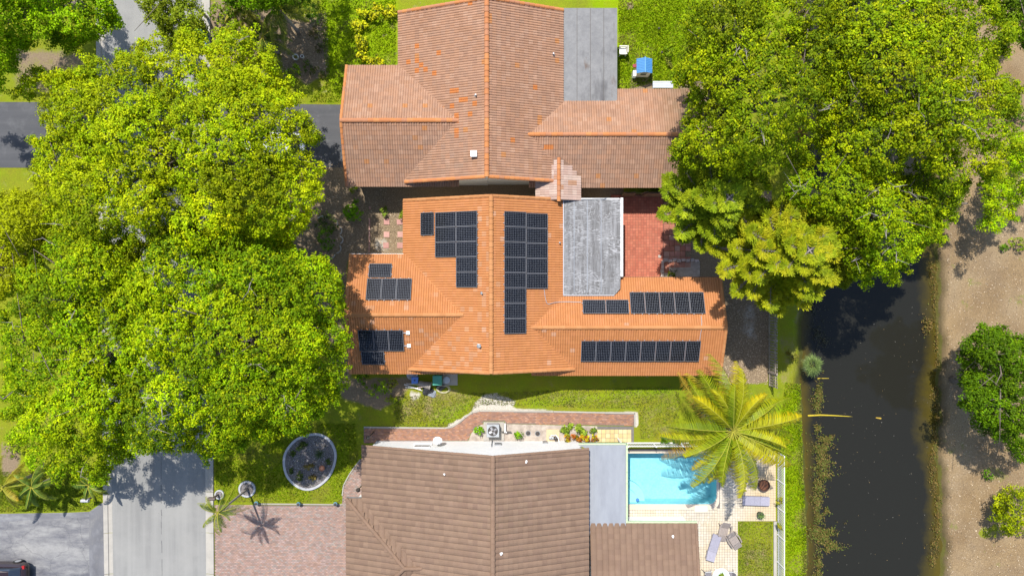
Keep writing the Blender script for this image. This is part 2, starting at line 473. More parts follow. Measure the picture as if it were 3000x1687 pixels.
def ground_mat():
    m, t, N, L = newmat('lawn and soil')
    pos = position(N, L)
    def at(name, out='Fac'):
        a = N.new('ShaderNodeAttribute'); a.attribute_name = name; return a.outputs[out]
    sep = N.new('ShaderNodeSeparateColor'); L.new(at('zone', 'Color'), sep.inputs[0])
    n1 = noise(N, L, pos, 1.1, 8, .68); n2 = noise(N, L, pos, 9, 7, .75); n3 = noise(N, L, pos, 38, 4, .7); n4 = noise(N, L, pos, .35, 5, .6)
    # grass: dull olive to bright green by lushness, speckled
    lu = math2(N, L, 'ADD', at('lush'), math2(N, L, 'MULTIPLY', math2(N, L, 'SUBTRACT', n1, .5), 1.1))
    g = mix(N, L, ramp(N, L, lu, .30, .95), (.24, .25, .025), (.25, .40, .003))
    g = mix(N, L, ramp(N, L, n2, .48, .72), g, (.33, .38, .015))
    g = mix(N, L, ramp(N, L, n3, .38, .62), mix(N, L, 1.0, g, (.50, .55, .5), 'MULTIPLY'), g)
    g = mix(N, L, ramp(N, L, n4, .35, .7), g, mix(N, L, 1.0, g, (1.25, 1.1, 1.0), 'MULTIPLY'))
    g = mix(N, L, ramp(N, L, noise(N, L, pos, .75, 8, .72), .58, .70), g, (.27, .235, .075))
    g = mix(N, L, ramp(N, L, noise(N, L, pos, .5, 6, .7), .60, .72), g, mix(N, L, 1.0, g, (.62, .74, .7), 'MULTIPLY'))
    dryc = mix(N, L, ramp(N, L, n2, .35, .66), (.50, .36, .195), (.34, .235, .125))
    dryc = mix(N, L, ramp(N, L, n4, .42, .66), dryc, mix(N, L, 1.0, dryc, (1.02, 1.08, 1.22), 'MULTIPLY'))
    dryc = mix(N, L, ramp(N, L, n3, .42, .62), mix(N, L, 1.0, dryc, (.5, .48, .46), 'MULTIPLY'), dryc)
    n5 = noise(N, L, pos, .16, 6, .65)
    dryc = mix(N, L, ramp(N, L, n5, .46, .60), dryc, mix(N, L, 1.0, dryc, (.78, .76, .77), 'MULTIPLY'))
    dryc = mix(N, L, ramp(N, L, noise(N, L, pos, .55, 6, .7), .60, .72), dryc, (.17, .20, .03))
    dirtc = mix(N, L, ramp(N, L, n2, .36, .66), (.30, .225, .145), (.18, .13, .08))
    dirtc = mix(N, L, ramp(N, L, n3, .58, .70), dirtc, (.42, .33, .23))
    sandc = mix(N, L, ramp(N, L, n2, .40, .70), (.60, .56, .48), (.36, .32, .27))
    def amt(ch, k=1.0):
        v = math2(N, L, 'ADD', ch, math2(N, L, 'MULTIPLY', math2(N, L, 'SUBTRACT', math2(N, L, 'ADD', n1, math2(N, L, 'MULTIPLY', n2, .8)), .9), k))
        return ramp(N, L, v, .38, .62)
    col = mix(N, L, amt(sep.outputs[2], .9), g, dryc)
    col = mix(N, L, amt(sep.outputs[0], .9), col, dirtc)
    col = mix(N, L, amt(sep.outputs[1], .7), col, sandc)
    col = mix(N, L, math2(N, L, 'MULTIPLY', at('wet'), .8), col, (.07, .055, .025))
    b = finish(m, N, L, col, rough=.95, spec=.1)
    pr = [n for n in N if n.type == 'BSDF_PRINCIPLED'][0]
    bp = N.new('ShaderNodeBump'); bp.inputs['Strength'].default_value = .8; bp.inputs['Distance'].default_value = .06
    L.new(math2(N, L, 'ADD', n2, n3), bp.inputs['Height']); L.new(bp.outputs[0], pr.inputs['Normal'])
    return b
me.materials.append(ground_mat())
tag(link(bpy.data.objects.new('ground', me)), 'lawns, bare soil and dry canal bank around the houses', kind='structure')

# canal water
def water_mat():
    m, t, N, L = newmat('murky canal water')
    pos = position(N, L)
    a = N.new('ShaderNodeAttribute'); a.attribute_name = 'shallow'
    sh = math2(N, L, 'ADD', a.outputs['Fac'], math2(N, L, 'MULTIPLY', math2(N, L, 'SUBTRACT', noise(N, L, pos, .8, 7, .7), .5), .7))
    col = mix(N, L, ramp(N, L, sh, .25, .85), (.0170, .0166, .0130), (.075, .057, .008))
    col = mix(N, L, ramp(N, L, noise(N, L, pos, 6, 2, .5), .80, .81), col, (.20, .19, .16))
    return finish(m, N, L, col, rough=.06, spec=.22, bump=.05, bscale=2.0)
rows = np.concatenate([[-600, -200, -80], np.arange(-30, 30.1, .5), [80, 200, 600]])
wv = []; wsx = []
us = np.linspace(0, 1, 41)
for y in rows:
    sy = 843.5 - y / .025
    x0 = (float(bank_left(sy)) - 1500) * .025 - .12; x1 = (float(bank_right(sy)) - 1500) * .025 + .12
    for u in us:
        wv.append((x0 + (x1 - x0) * u, y, -.40))
        lx = u * (x1 - x0); rx = (1 - u) * (x1 - x0)
        wsx.append(max(max(0, 1 - lx / 1.5), max(0, 1 - rx / (2.3 + .5 * math.sin(y * .5)))))
wf = [(j * 41 + i, j * 41 + i + 1, (j + 1) * 41 + i + 1, (j + 1) * 41 + i) for j in range(len(rows) - 1) for i in range(40)]
me = bpy.data.meshes.new('canal_water'); me.from_pydata(wv, [], wf)
sa = me.attributes.new('shallow', 'FLOAT', 'POINT'); sa.data.foreach_set('value', np.array(wsx, np.float32))
me.materials.append(water_mat())
tag(link(bpy.data.objects.new('water', me)), 'dark still canal water between grass and dry bank', kind='structure')

# ---------------------------------------------------------------- road, driveways, pavements
def sheet(name, pts, z, m, label, kind='structure', thick=.05):
    mb = MB(); mb.prism([tuple(P(*p)[:2]) for p in pts], z - thick, z)
    o = mb.build(name, m); tag(o, label, kind=kind); return o
def road_x(sy, side):
    return (306 + 26 * sy / 1687.) if side == 0 else (592 + 12 * sy / 1687.)
sheet('road', [(road_x(-3000, 0), -3000), (road_x(-3000, 1), -3000), (road_x(4500, 1), 4500), (road_x(4500, 0), 4500)], .012, M['road'], 'worn pale grey street running past the driveways')
for side in (0, 1):
    seg = MB()
    root = None
    name = 'kerb'
    k = -1 if side == 0 else 1
    # long concrete gutter kerb: laid in casts three metres long
    o = bpy.data.objects.new('kerb', None); COL.objects.link(o); tag(o, 'low pale concrete kerb along the ' + ('far west' if side == 0 else 'paver driveway') + ' side of the street', kind='structure')
    for y0 in range(-1200, 2900, 120):
        y1 = y0 + 119
        a, b = road_x(y0, side), road_x(y1, side)
        w1, w2 = 11 * k, 24 * k
        mb = MB()
        def q(x, y, z): p = P(x, y); return (p.x, p.y, z)
        vs = [q(a, y0, .016), q(b, y1, .016), q(b + w1, y1, .03), q(a + w1, y0, .03), q(a + w1 + k, y0, .09), q(b + w1 + k, y1, .09), q(b + w2, y1, .11), q(a + w2, y0, .11), q(a + w2, y0, -.05), q(b + w2, y1, -.05)]
        fs = [(0, 1, 2, 3), (3, 2, 5, 4), (4, 5, 6, 7), (7, 6, 9, 8)]
        mb.add(vs, fs)
        mb.build('kerb_slab', M['concrete'], o)
sheet('driveway', [(-400, 299), (282, 300), (284, 492), (-400, 491)], .016, M['asphalt'], 'dark asphalt driveway across the street')
sheet('driveway', [(618, 303), (1060, 308), (1060, 491), (622, 492)], .016, M['asphalt'], 'dark asphalt driveway of the weathered tile house')
sheet('driveway', [(-400, 1506), (0, 1504), (200, 1501), (262, 1498), (282, 1484), (296, 1474), (306, 1470), (311, 1760), (-400, 1800)], .016, M['cracked'], 'cracked faded asphalt driveway under the parked car')

sheet('driveway_apron', [(262, 1503), (283, 1487), (297, 1477), (307, 1473), (311, 1760), (266, 1760), (262, 1640)], .024, mat('patched asphalt', (.17, .17, .18), (.10, .10, .11), 1.6, c3=(.24, .235, .23), s3=.8, stretch=(1, .6, 1), rough=.9, bump=.3, bscale=40), 'darker asphalt apron between cracked driveway and kerb')
sheet('driveway_edge', [(-400, 1507), (0, 1505), (200, 1502), (262, 1499), (262, 1513), (200, 1516), (0, 1528), (-400, 1540)], .022, mat('dark asphalt edge', (.13, .13, .14), (.19, .19, .20), 1.2, c3=(.25, .25, .25), s3=1.2, stretch=(.5, 1, 1), rough=.9, bump=.3, bscale=40), 'dark worn band along the lawn side of the cracked driveway')
seam = MB(); rgs = random.Random(12); px_ = 466.0; pv = None
for sy_ in range(-200, 1760, 18):
    px_ = 461 + 14 * sy_ / 1687. + rgs.uniform(-1.2, 1.2); q_ = P(px_, sy_)
    if pv is not None and rgs.random() < .8:
        d_ = q_ - pv; seam.box((0, 0, 0), (d_.length, rgs.uniform(.02, .06), .004), m=Matrix.Translation((pv + q_) / 2 + Vector((0, 0, .0135))) @ Matrix.Rotation(math.atan2(d_.y, d_.x), 4, 'Z'))
    pv = q_
tag(seam.build('road_seam', mat('tar seam', (.10, .10, .10), (.15, .145, .14), 5, rough=.9)), 'dark worn seam running down the middle of the street', kind='structure')
BRICK_MESHES = {}
def pavers(parent_name, label, poly, size, gap, cols, mat_top, mat_bed, z=.03, herring=False, rot=0.0, relief=.006, seed=1, kind='structure', part='pavers', big=0):
    """a bed with every paver laid as real geometry; tiny ones stay joined as one part of kind stuff"""
    rg = np.random.default_rng(seed)
    mb = MB(); mb.prism(poly, z - .08, z)
    bed = mb.build(parent_name, mat_bed); tag(bed, label, kind=kind)
    xs = [p[0] for p in poly]; ys = [p[1] for p in poly]
    w, h = size
    cx = np.arange(min(xs), max(xs), w + gap); cy = np.arange(min(ys), max(ys), h + gap)
    PXX, PYY = np.meshgrid(cx, cy)
    if herring:
        PXX = PXX + ((np.arange(len(cy)) % 2) * (w + gap) * .5)[:, None]
    X = PXX.ravel(); Y = PYY.ravel()
    ok = inpoly(X + w / 2, Y + h / 2, poly)
    e = edist(X + w / 2, Y + h / 2, poly)
    ok &= e > min(w, h) * .35
    X = X[ok]; Y = Y[ok]; n = len(X)
    zz = z + relief + rg.uniform(-.002, .002, n)
    tilt = rg.uniform(-.002, .002, (n, 2))
    c = .012
    tv = np.empty((n, 4, 3)); 
    tv[:, 0] = np.stack([X + c, Y + c, zz - tilt[:, 0] - tilt[:, 1]], -1); tv[:, 1] = np.stack([X + w - c, Y + c, zz + tilt[:, 0] - tilt[:, 1]], -1)
    tv[:, 2] = np.stack([X + w - c, Y + h - c, zz + tilt[:, 0] + tilt[:, 1]], -1); tv[:, 3] = np.stack([X + c, Y + h - c, zz - tilt[:, 0] + tilt[:, 1]], -1)
    bv = tv.copy(); bv[:, :, 2] = z - .004
    bv[:, 0, :2] -= c; bv[:, 1, 0] += c; bv[:, 1, 1] -= c; bv[:, 2, :2] += c; bv[:, 3, 0] -= c; bv[:, 3, 1] += c
    qs = [tv] + [np.stack([bv[:, i], bv[:, (i + 1) % 4], tv[:, (i + 1) % 4], tv[:, i]], 1) for i in range(4)]
    V = np.concatenate(qs, 0).reshape(-1, 3)
    ca = np.array(cols)[rg.integers(0, len(cols), n)] * rg.uniform(.86, 1.1, (n, 1))
    me = np_quads(part, V, np.tile(ca, (5, 1)), mat_top)
    o = bpy.data.objects.new(part, me); link(o, bed); o['kind'] = 'stuff'
    return bed

def W(pts): return [tuple(P(*p)[:2]) for p in pts]
PINK = [(.33, .215, .175), (.37, .25, .205), (.29, .21, .18), (.345, .225, .175), (.30, .25, .22), (.36, .26, .23)]
pavers('driveway', 'pink paver driveway beside the brown roofed house', W([(629, 1478), (860, 1479), (1002, 1480), (1004, 1450), (1008, 1420), (1025, 1388), (1052, 1352), (1062, 1340), (1062, 1800), (632, 1800)]), (.2, .1), .006, PINK, M['paver'], M['joint_sand'], herring=True, seed=3)
BROWNRED = [(.34, .17, .11), (.30, .16, .11), (.38, .21, .14), (.27, .15, .11), (.36, .18, .10)]
def z8(pts): return [(1000 + x / 2.574, 1124 + y / 2.574) for x, y in pts]
pavers('path', 'red brown paver path curving past the air conditioner', W(z8([(170, 330), (780, 336), (830, 330), (880, 300), (930, 258), (985, 222), (1040, 208), (1600, 213), (2207, 226), (2207, 316), (1236, 300), (1232, 282), (1072, 282), (1066, 300), (1010, 325), (975, 370), (955, 428), (270, 432), (268, 446), (170, 446)])), (.2, .1), .005, BROWNRED, M['paver'], M['joint_sand'], herring=True, seed=4)
# white edging along the path
eb = MB()
edge = [Vector(P(*p)) for p in z8([(172, 326), (780, 332), (832, 324), (882, 294), (932, 252), (987, 215), (1042, 203), (1600, 208), (2212, 221), (2213, 318)])]
for a, b in zip(edge, edge[1:]):
    d = (b - a); eb.box((0, 0, 0), (d.length + .02, .10, .09), m=Matrix.Translation((a + b) / 2 + Vector((0, 0, .03))) @ Matrix.Rotation(math.atan2(d.y, d.x), 4, 'Z'))
tag(eb.build('path_edging', M['concrete']), 'thin white concrete edging following the curved paver path', 'edging')
# gravel strip under the white gable wall and cream tile pad
sheet('gravel_bed', z8([(958, 430), (980, 372), (1012, 328), (1068, 302), (1240, 302), (1930, 318), (1932, 440), (1700, 440), (960, 436)]), .022, M['sandy_bed'], 'sandy gravel strip between paver path and white wall')
CREAM = [(.68, .60, .46), (.70, .63, .50), (.66, .57, .42), (.72, .65, .53)]
pavers('tile_pad', 'small cream tiled pad at the end of the gravel strip', W(z8([(1930, 318), (2205, 320), (2205, 438), (1934, 438)])), (.30, .30), .012, [(.60, .48, .25), (.61, .50, .28), (.59, .46, .23)], M['deck_tile'], M['grout'], z=.034, seed=5)
# ---------------------------------------------------------------- houses
def slope_face(x0, x1, y0, y1, axis, sign, zr, r, s):
    """a roof face over the plan rectangle; ridge at coordinate r on the given axis at height zr, falling by s per metre towards sign"""
    return dict(x0=x0, x1=x1, y0=y0, y1=y1, axis=axis, sign=sign, zr=zr, r=r, s=s)
def face_z(f, x, y):
    c = x if f['axis'] == 0 else y
    return f['zr'] - f['s'] * (c - f['r']) * f['sign']
def face_in(f, x, y, e=.0):
    return (x >= f['x0'] - e) & (x <= f['x1'] + e) & (y >= f['y0'] - e) & (y <= f['y1'] + e)
def roof_z(faces, x, y):
    return max([float(face_z(f, x, y)) for f in faces if face_in(f, x, y)] or [0])
def on_roof(faces, sx, sy, up=0.0):
    z = 3.5
    for _ in range(12):
        p = P(sx, sy, z + up); z = roof_z(faces, p.x, p.y) or z
    return P(sx, sy, z + up)
def face_frame(f):
    """origin at the eave, x along the eave, y up the slope"""
    if f['axis'] == 0:
        up = Vector((-f['sign'], 0, f['s'])).normalized(); ex = f['x1'] if f['sign'] > 0 else f['x0']
        ax = Vector((0, 1, 0)) if f['sign'] > 0 else Vector((0, -1, 0))
        o = Vector((ex, f['y0'] if f['sign'] > 0 else f['y1'], face_z(f, ex, 0)))
        U = f['y1'] - f['y0']; run = f['x1'] - f['x0']
    else:
        up = Vector((0, -f['sign'], f['s'])).normalized(); ey = f['y1'] if f['sign'] > 0 else f['y0']
        ax = Vector((-1, 0, 0)) if f['sign'] > 0 else Vector((1, 0, 0))
        o = Vector((f['x1'] if f['sign'] > 0 else f['x0'], ey, face_z(f, 0, ey)))
        U = f['x1'] - f['x0']; run = f['y1'] - f['y0']
    return frame(o, ax, up), U, run * math.sqrt(1 + f['s'] ** 2)

def tile_verts(w, ln, barrels, a, lift=.022):
    ts = [0, .2, .5, .8]
    prof = []
    for b in range(barrels):
        for t in ts:
            prof.append(((b + t) * w / barrels, a * math.sin(math.pi * t) ** .7 if t else 0.0))
    prof.append((w, 0.0))
    n = len(prof)
    v = [(x, 0.0, z + lift - .02) for x, z in prof] + [(x, 0.0, z + lift) for x, z in prof] + [(x, ln, z + .004) for x, z in prof]
    f = []
    for i in range(n - 1):
        f.append((i, i + 1, n + i + 1, n + i)); f.append((n + i, n + i + 1, 2 * n + i + 1, 2 * n + i))
    return np.array(v), f

def tile_roof(house, faces, w, ex, barrels, amp, palette, mat_tile, mat_deck, seed, colour_fn=None, keep=300, hips=None, exclude=None, vary=(.93, 1.06)):
    rg = np.random.default_rng(seed)
    hinv = winv(house)
    # deck under the tiles
    mb = MB()
    for f in faces:
        pts = [(f['x0'], f['y0']), (f['x1'], f['y0']), (f['x1'], f['y1']), (f['x0'], f['y1'])]
        if f.get('poly'): pts = f['poly']
        top = [(x, y, float(face_z(f, x, y)) - .01) for x, y in pts]
        bot = [(x, y, z - .13) for x, y, z in top]
        n = len(pts)
        mb.add(bot + top, [list(range(n))[::-1], list(range(n, 2 * n))] + [(i, (i + 1) % n, n + (i + 1) % n, n + i) for i in range(n)])
    roof = mb.build('roof', mat_deck, house, hinv)
    V0, F0 = tile_verts(w, ex + .05, barrels, amp)
    items = []
    for fi, f in enumerate(faces):
        Mf, U, Vl = face_frame(f)
        nc = max(1, round(U / w)); nr = max(1, round(Vl / ex))
        wu = U / nc; vu = Vl / nr
        A = np.array(Mf)
        ii, jj = np.meshgrid(np.arange(nc), np.arange(nr)); ii = ii.ravel(); jj = jj.ravel()
        loc = np.stack([(ii + .5) * wu, (jj + .5) * vu, np.zeros(len(ii)), np.ones(len(ii))], 0)
        wc = (A @ loc)[:3].T
        ok = np.ones(len(ii), bool)
        for g in faces:
            if g is f: continue
            ins = face_in(g, wc[:, 0], wc[:, 1], -.05)
            if g.get('poly'): ins &= inpoly(wc[:, 0], wc[:, 1], g['poly'])
            ok &= ~(ins & (face_z(g, wc[:, 0], wc[:, 1]) > wc[:, 2] + .11))
        if f.get('poly'):
            near = inpoly(wc[:, 0], wc[:, 1], f['poly']) | (edist(wc[:, 0], wc[:, 1], f['poly']) < .12)
            ok &= near
        if exclude is not None:
            ok &= ~exclude(wc[:, 0], wc[:, 1])
        for i, j, c in zip(ii[ok], jj[ok], wc[ok]):
            items.append((fi, i, j, wu, vu, Mf, c))
    n = len(items)
    cols = np.array([palette[k] for k in rg.choice(len(palette), n, p=palette_p(palette))])
    cols = cols * rg.uniform(*vary, (n, 1))
    if colour_fn is not None:
        cen = np.array([it[6] for it in items])
        cols = colour_fn(cen, cols, rg)
    dist = np.array([(it[6][0] ** 2 + it[6][1] ** 2 + (CAM_H - it[6][2]) ** 2) for it in items])
    vis = np.array([abs(it[6][0]) < 33 and abs(it[6][1]) < 19.0 for it in items])
    order = np.argsort(np.where(vis, dist, 1e9))
    single = set(order[:keep].tolist())
    # meshes for single tiles, sharing data by rounded colour
    cache = {}
    jv = []; jf_c = []; base_faces = F0
    nV = len(V0)
    Vs = []; Fs = []; Cs = []
    for k, (fi, i, j, wu, vu, Mf, c) in enumerate(items):
        sxx = wu / w * .995; syy = vu / ex
        T = Mf @ Matrix.Translation((i * wu, j * vu - .012, rg.uniform(-.003, .004))) @ Matrix.Rotation(rg.uniform(-.008, .008), 4, 'Z') @ Matrix.Diagonal((sxx, syy, 1, 1))
        if k in single:
            key = tuple(np.round(cols[k] * 300).astype(int))
            if key not in cache:
                t = MB(); t.col(tuple(float(q) / 300 for q in key)); t.add(V0.tolist(), F0)
                cache[key] = t.mesh('tile', mat_tile, False)
            o = bpy.data.objects.new('tile', cache[key]); o.matrix_basis = T
            COL.objects.link(o); o.parent = roof
        else:
            A = np.array(T)
            Vs.append((A[:3, :3] @ V0.T).T + A[:3, 3]); Cs.append(cols[k])
    m = len(Vs)
    if not m: return roof
    V = np.concatenate(Vs, 0)
    F = (np.array(F0)[None] + (np.arange(m) * nV)[:, None, None]).reshape(-1, 4)
    me = bpy.data.meshes.new('tiles')
    me.vertices.add(len(V)); me.vertices.foreach_set('co', V.astype(np.float32).ravel())
    me.loops.add(F.size); me.loops.foreach_set('vertex_index', F.astype(np.int32).ravel())
    me.polygons.add(len(F)); me.polygons.foreach_set('loop_start', np.arange(0, F.size, 4, dtype=np.int32)); me.polygons.foreach_set('loop_total', np.full(len(F), 4, np.int32))
    me.polygons.foreach_set('use_smooth', np.zeros(len(F), bool))
    me.update(calc_edges=True)
    ca = me.color_attributes.new('Col', 'FLOAT_COLOR', 'CORNER')
    cc = np.ones((m, 4), np.float32); cc[:, :3] = np.array(Cs)
    ca.data.foreach_set('color', np.repeat(cc, len(F0) * 4, axis=0).ravel())
    me.materials.append(mat_tile)
    o = bpy.data.objects.new('tiles', me); link(o, roof); o['kind'] = 'stuff'
    return roof

def palette_p(pal):
    w = np.array(PAL_W[id(pal)]) if id(pal) in PAL_W else np.ones(len(pal))
    return w / w.sum()
PAL_W = {}

def cap_mesh(ln, r, col, mat_t, n=8, flat=.75):
    key = (ln, r, col, mat_t.name)
    if key in CAPS: return CAPS[key]
    mb = MB(); mb.col(col)
    vs = []; fs = []
    for (y, k) in ((0, 1.0), (ln, .86)):
        for i in range(n + 1):
            a = math.pi * i / n
            vs.append((math.cos(a) * r * k, y, math.sin(a) * r * flat * k + (.02 if y == 0 else 0)))
    for i in range(n):
        fs.append((i, i + 1, n + 2 + i, n + 1 + i))
    fs.append(list(range(n + 1)))
    mb.add(vs, fs)
    CAPS[key] = mb.mesh('ridge_tile', mat_t, False)
    return CAPS[key]
CAPS = {}
def caps(roof, a, b, r, cols, mat_t, name='ridge_tile', ln=.38, seed=0, up=(0, 0, 1)):
    rg = np.random.default_rng(seed)
    a = Vector(a); b = Vector(b); d = b - a; n = max(1, round(d.length / ln)); st = d.length / n; d.normalize()
    u = Vector(up); x = d.cross(u).normalized()
    for i in range(n):
        c = cols[int(rg.integers(0, len(cols)))]
        o = bpy.data.objects.new(name, cap_mesh(ln + .05, r, c, mat_t))
        o.matrix_basis = frame(a + d * (i * st) + Vector((0, 0, rg.uniform(-.004, .006))), x, d) @ Matrix.Rotation(rg.uniform(-.012, .012), 4, 'Z')
        COL.objects.link(o); o.parent = roof

def gable_walls(house, x0, x1, y0, y1, axis, zr, r, s, over, wm, name='wall'):
    """body under a gable: walls up to the slopes, with triangular gable ends"""
    hinv = winv(house)
    mb = MB()
    if axis == 0:
        xa, xb, ya, yb = x0 + over, x1 - over, y0 + .25, y1 - .25
        za, zb = zr - s * (r - xa) - .16, zr - s * (xb - r) - .16
        sec = [(xa, 0), (xb, 0), (xb, zb), (r, zr - .16), (xa, za)]
        vs = [(x, ya, z) for x, z in sec] + [(x, yb, z) for x, z in sec]
    else:
        xa, xb, ya, yb = x0 + .25, x1 - .25, y0 + over, y1 - over
        za, zb = zr - s * (r - ya) - .16, zr - s * (yb - r) - .16
        sec = [(ya, 0), (yb, 0), (yb, zb), (r, zr - .16), (ya, za)]
        vs = [(xa, y, z) for y, z in sec] + [(xb, y, z) for y, z in sec]
    mb.add(vs, [(4, 3, 2, 1, 0), (5, 6, 7, 8, 9)] + [(i, (i + 1) % 5, 5 + (i + 1) % 5, 5 + i) for i in range(5)])
    return mb.build(name, wm, house, hinv)

def gutter(house, a, b, m, name='gutter', w=.12, h=.11):
    a = Vector(a); b = Vector(b); d = b - a
    mb = MB(); T = Matrix.Translation((a + b) / 2) @ Matrix.Rotation(math.atan2(d.y, d.x), 4, 'Z')
    for off, dim in (((0, 0, -h / 2 + .01), (d.length, w, .015)), ((0, w / 2, 0), (d.length, .014, h)), ((0, -w / 2, 0), (d.length, .014, h))):
        mb.box((0, 0, 0), dim, m=T @ Matrix.Translation(off))
    k = max(2, int(d.length / .75))
    for i in range(k):
        mb.box((0, 0, 0), (.025, w, .02), m=T @ Matrix.Translation((-d.length / 2 + (i + .5) * d.length / k, 0, h / 2 - .01)))
    return mb.build(name, m, house, winv(house))

def vent(roof, p, r=.05, h=.35, m=None, name='vent_pipe'):
    mb = MB(); mb.lathe((p.x, p.y, p.z - .15), [(r * 2.6, 0), (r * 2.4, .17), (r * 1.1, .22), (r, h + .15), (r * .7, h + .15)], 10)
    return mb.build(name, m or M['grey_metal'], roof)

# ---- house with solar panels (orange tiles)
S39 = .39
H1 = thing('house', 'house with bright orange clay tile roof carrying the solar panels', 'house', (1.0, 0, 0))
H1F = [slope_face(-7.53, -1.376, -5.58, 6.05, 0, -1, 5.1, -1.376, S39),
       slope_face(-1.376, 4.35, -5.58, 6.05, 0, 1, 5.1, -1.376, S39),
       slope_face(-11.17, -3.2, -1.80, 2.32, 1, 1, 4.35, -1.80, S39),
       slope_face(-11.17, -3.2, -5.92, -1.80, 1, -1, 4.35, -1.80, S39),
       slope_face(1.35, 14.45, -2.66, .72, 1, 1, 4.02, -2.66, S39),
       slope_face(1.35, 14.45, -6.04, -2.66, 1, -1, 4.02, -2.66, S39)]
H1F[2]['x1'] = -3.35; H1F[3]['x1'] = -3.35
ORANGE = [(0.4356, 0.1815, 0.0647), (0.4488, 0.1881, 0.0693), (0.4257, 0.1749, 0.0627), (0.4422, 0.1848, 0.0713), (0.462, 0.2508, 0.1452)]
PAL_W[id(ORANGE)] = [4, 3, 3, 3, .15]
def h1_colour(cen, cols, rg):
    # patches of tiles with pale lime bloom, more of them on the west slopes
    k = np.exp(-((cen[:, 0] + 4.0) ** 2 / 7 + (cen[:, 1] + 4.3) ** 2 / 2.5)) * .5 + np.exp(-((cen[:, 0] + 8.6) ** 2 / 3 + (cen[:, 1] + .2) ** 2 / 4)) * .22 + np.exp(-((cen[:, 0] + 2.0) ** 2 / .8 + (cen[:, 1] - 1) ** 2 / 12)) * .4
    m = rg.random(len(cen)) < k * .75
    cols = cols.copy(); cols[m] = np.array([.46, .225, .11]) * rg.uniform(.9, 1.05, (m.sum(), 1))
    return cols
h1_ex = lambda x, y: ((x > 3.56) & (y > -.45) & (x < 7.4)) | ((x > 3.7) & (y > .9)) 
roof1 = tile_roof(H1, H1F, .33, .31, 2, .052, ORANGE, M['tile_orange'], M['deck_orange'], 21, h1_colour, exclude=h1_ex, vary=(.97, 1.03))
OC = [(0.4224, 0.1848, 0.066), (0.4488, 0.2046, 0.0792), (0.4092, 0.1782, 0.066)]
caps(roof1, (-1.376, -5.62, 5.12), (-1.376, 6.09, 5.12), .16, OC, M['tile_orange'], seed=1)
caps(roof1, (-11.22, -1.80, 4.37), (-3.3, -1.80, 4.37), .15, OC, M['tile_orange'], seed=2)
caps(roof1, (14.5, -2.66, 4.04), (1.3, -2.66, 4.04), .14, OC, M['tile_orange'], seed=3)
def rake(roof, f, edge_coord, cols, mt, seed, r=.11, end_clip=None):
    """cover tiles down the gable edge of a face, from eave to ridge"""
    if f['axis'] == 0:
        xe = f['x1'] if f['sign'] > 0 else f['x0']
        if end_clip is not None: xe = end_clip
        a = (xe, edge_coord, float(face_z(f, xe, 0)) + .03); b = (f['r'] + .1 * f['sign'], edge_coord, f['zr'] + .0)
    else:
        ye = f['y1'] if f['sign'] > 0 else f['y0']
        if end_clip is not None: ye = end_clip
        a = (edge_coord, ye, float(face_z(f, 0, ye)) + .03); b = (edge_coord, f['r'] + .1 * f['sign'], f['zr'] + .0)
    caps(roof, a, b, r, cols, mt, 'rake_tile', .36, seed, (0, 0, 1))
rake(roof1, H1F[0], 6.06, OC, M['tile_orange'], 4, end_clip=-7.5); rake(roof1, H1F[1], 6.06, OC, M['tile_orange'], 5, end_clip=3.56)
rake(roof1, H1F[0], -5.60, OC, M['tile_orange'], 6, end_clip=-7.1); rake(roof1, H1F[1], -5.60, OC, M['tile_orange'], 7, end_clip=4.3)
rake(roof1, H1F[2], -11.16, OC, M['tile_orange'], 8); rake(roof1, H1F[3], -11.16, OC, M['tile_orange'], 9)
rake(roof1, H1F[4], 14.43, OC, M['tile_orange'], 10); rake(roof1, H1F[5], 14.43, OC, M['tile_orange'], 11)
gable_walls(H1, -7.53, 5.0, -5.58, 6.05, 0, 5.1, -1.376, S39, .55, M['cream_wall'])
gable_walls(H1, -11.17, -1.5, -5.92, 2.32, 1, 4.35, -1.80, S39, .5, M['cream_wall'])
gable_walls(H1, 1.35, 14.45, -6.04, .72, 1, 4.02, -2.66, S39, .5, M['cream_wall'])
fb = MB(); fb.box((-9.35, 2.36, 2.66), (3.7, .03, .20)); fb.build('fascia', M['white_paint'], H1, winv(H1))
fb = MB(); fb.box((10.8, .76, 2.62), (7.2, .03, .18)); fb.build('fascia', M['dark_metal'], H1, winv(H1))
# flat roof over the terrace room
fr = MB(); fr.prism([(3.55, 6.06), (7.42, 6.06), (7.42, -.02), (7.05, -.46), (3.55, -.46)], 2.9, 3.28)
flat1 = fr.build('flat_roof', M['roof_streak'], H1, winv(H1), label='grey streaked flat roof with worn coating')
for x in (4.25, 5.15, 6.1):
    sm = MB(); sm.box((x, 2.85, 3.287), (.05, 6.3, .012)); sm.build('seam', M['roof_pale'], flat1)
for a, b in (((3.5, 6.1), (7.3, 6.1)),):
    sm = MB(); sm.box((5.4, 6.09, 3.24), (3.9, .09, .14)); sm.build('edge_flashing', M['white_paint'], flat1)
sm = MB(); sm.box((5.25, -.50, 3.30), (3.5, .07, .03)); sm.box((3.52, 2.8, 3.30), (.06, 6.5, .05)); sm.build('edge_flashing', M['alu'], flat1)
gutter(H1, (7.52, .78, 3.2), (7.52, 6.18, 3.2), M['white_paint'], w=.16)
rm = MB(); rm.box((5.3, 2.8, 1.43), (3.7, 5.9, 2.86)); rm.build('terrace_room_wall', M['cream_wall'], H1, winv(H1))
pb = MB(); pb.tube([P(1693, 585, 3.3), P(1756, 583, 3.3), P(1770, 583, 3.35), P(1778, 580, 3.35)], .03, 6); pb.build('conduit', M['grey_metal'], H1, winv(H1))
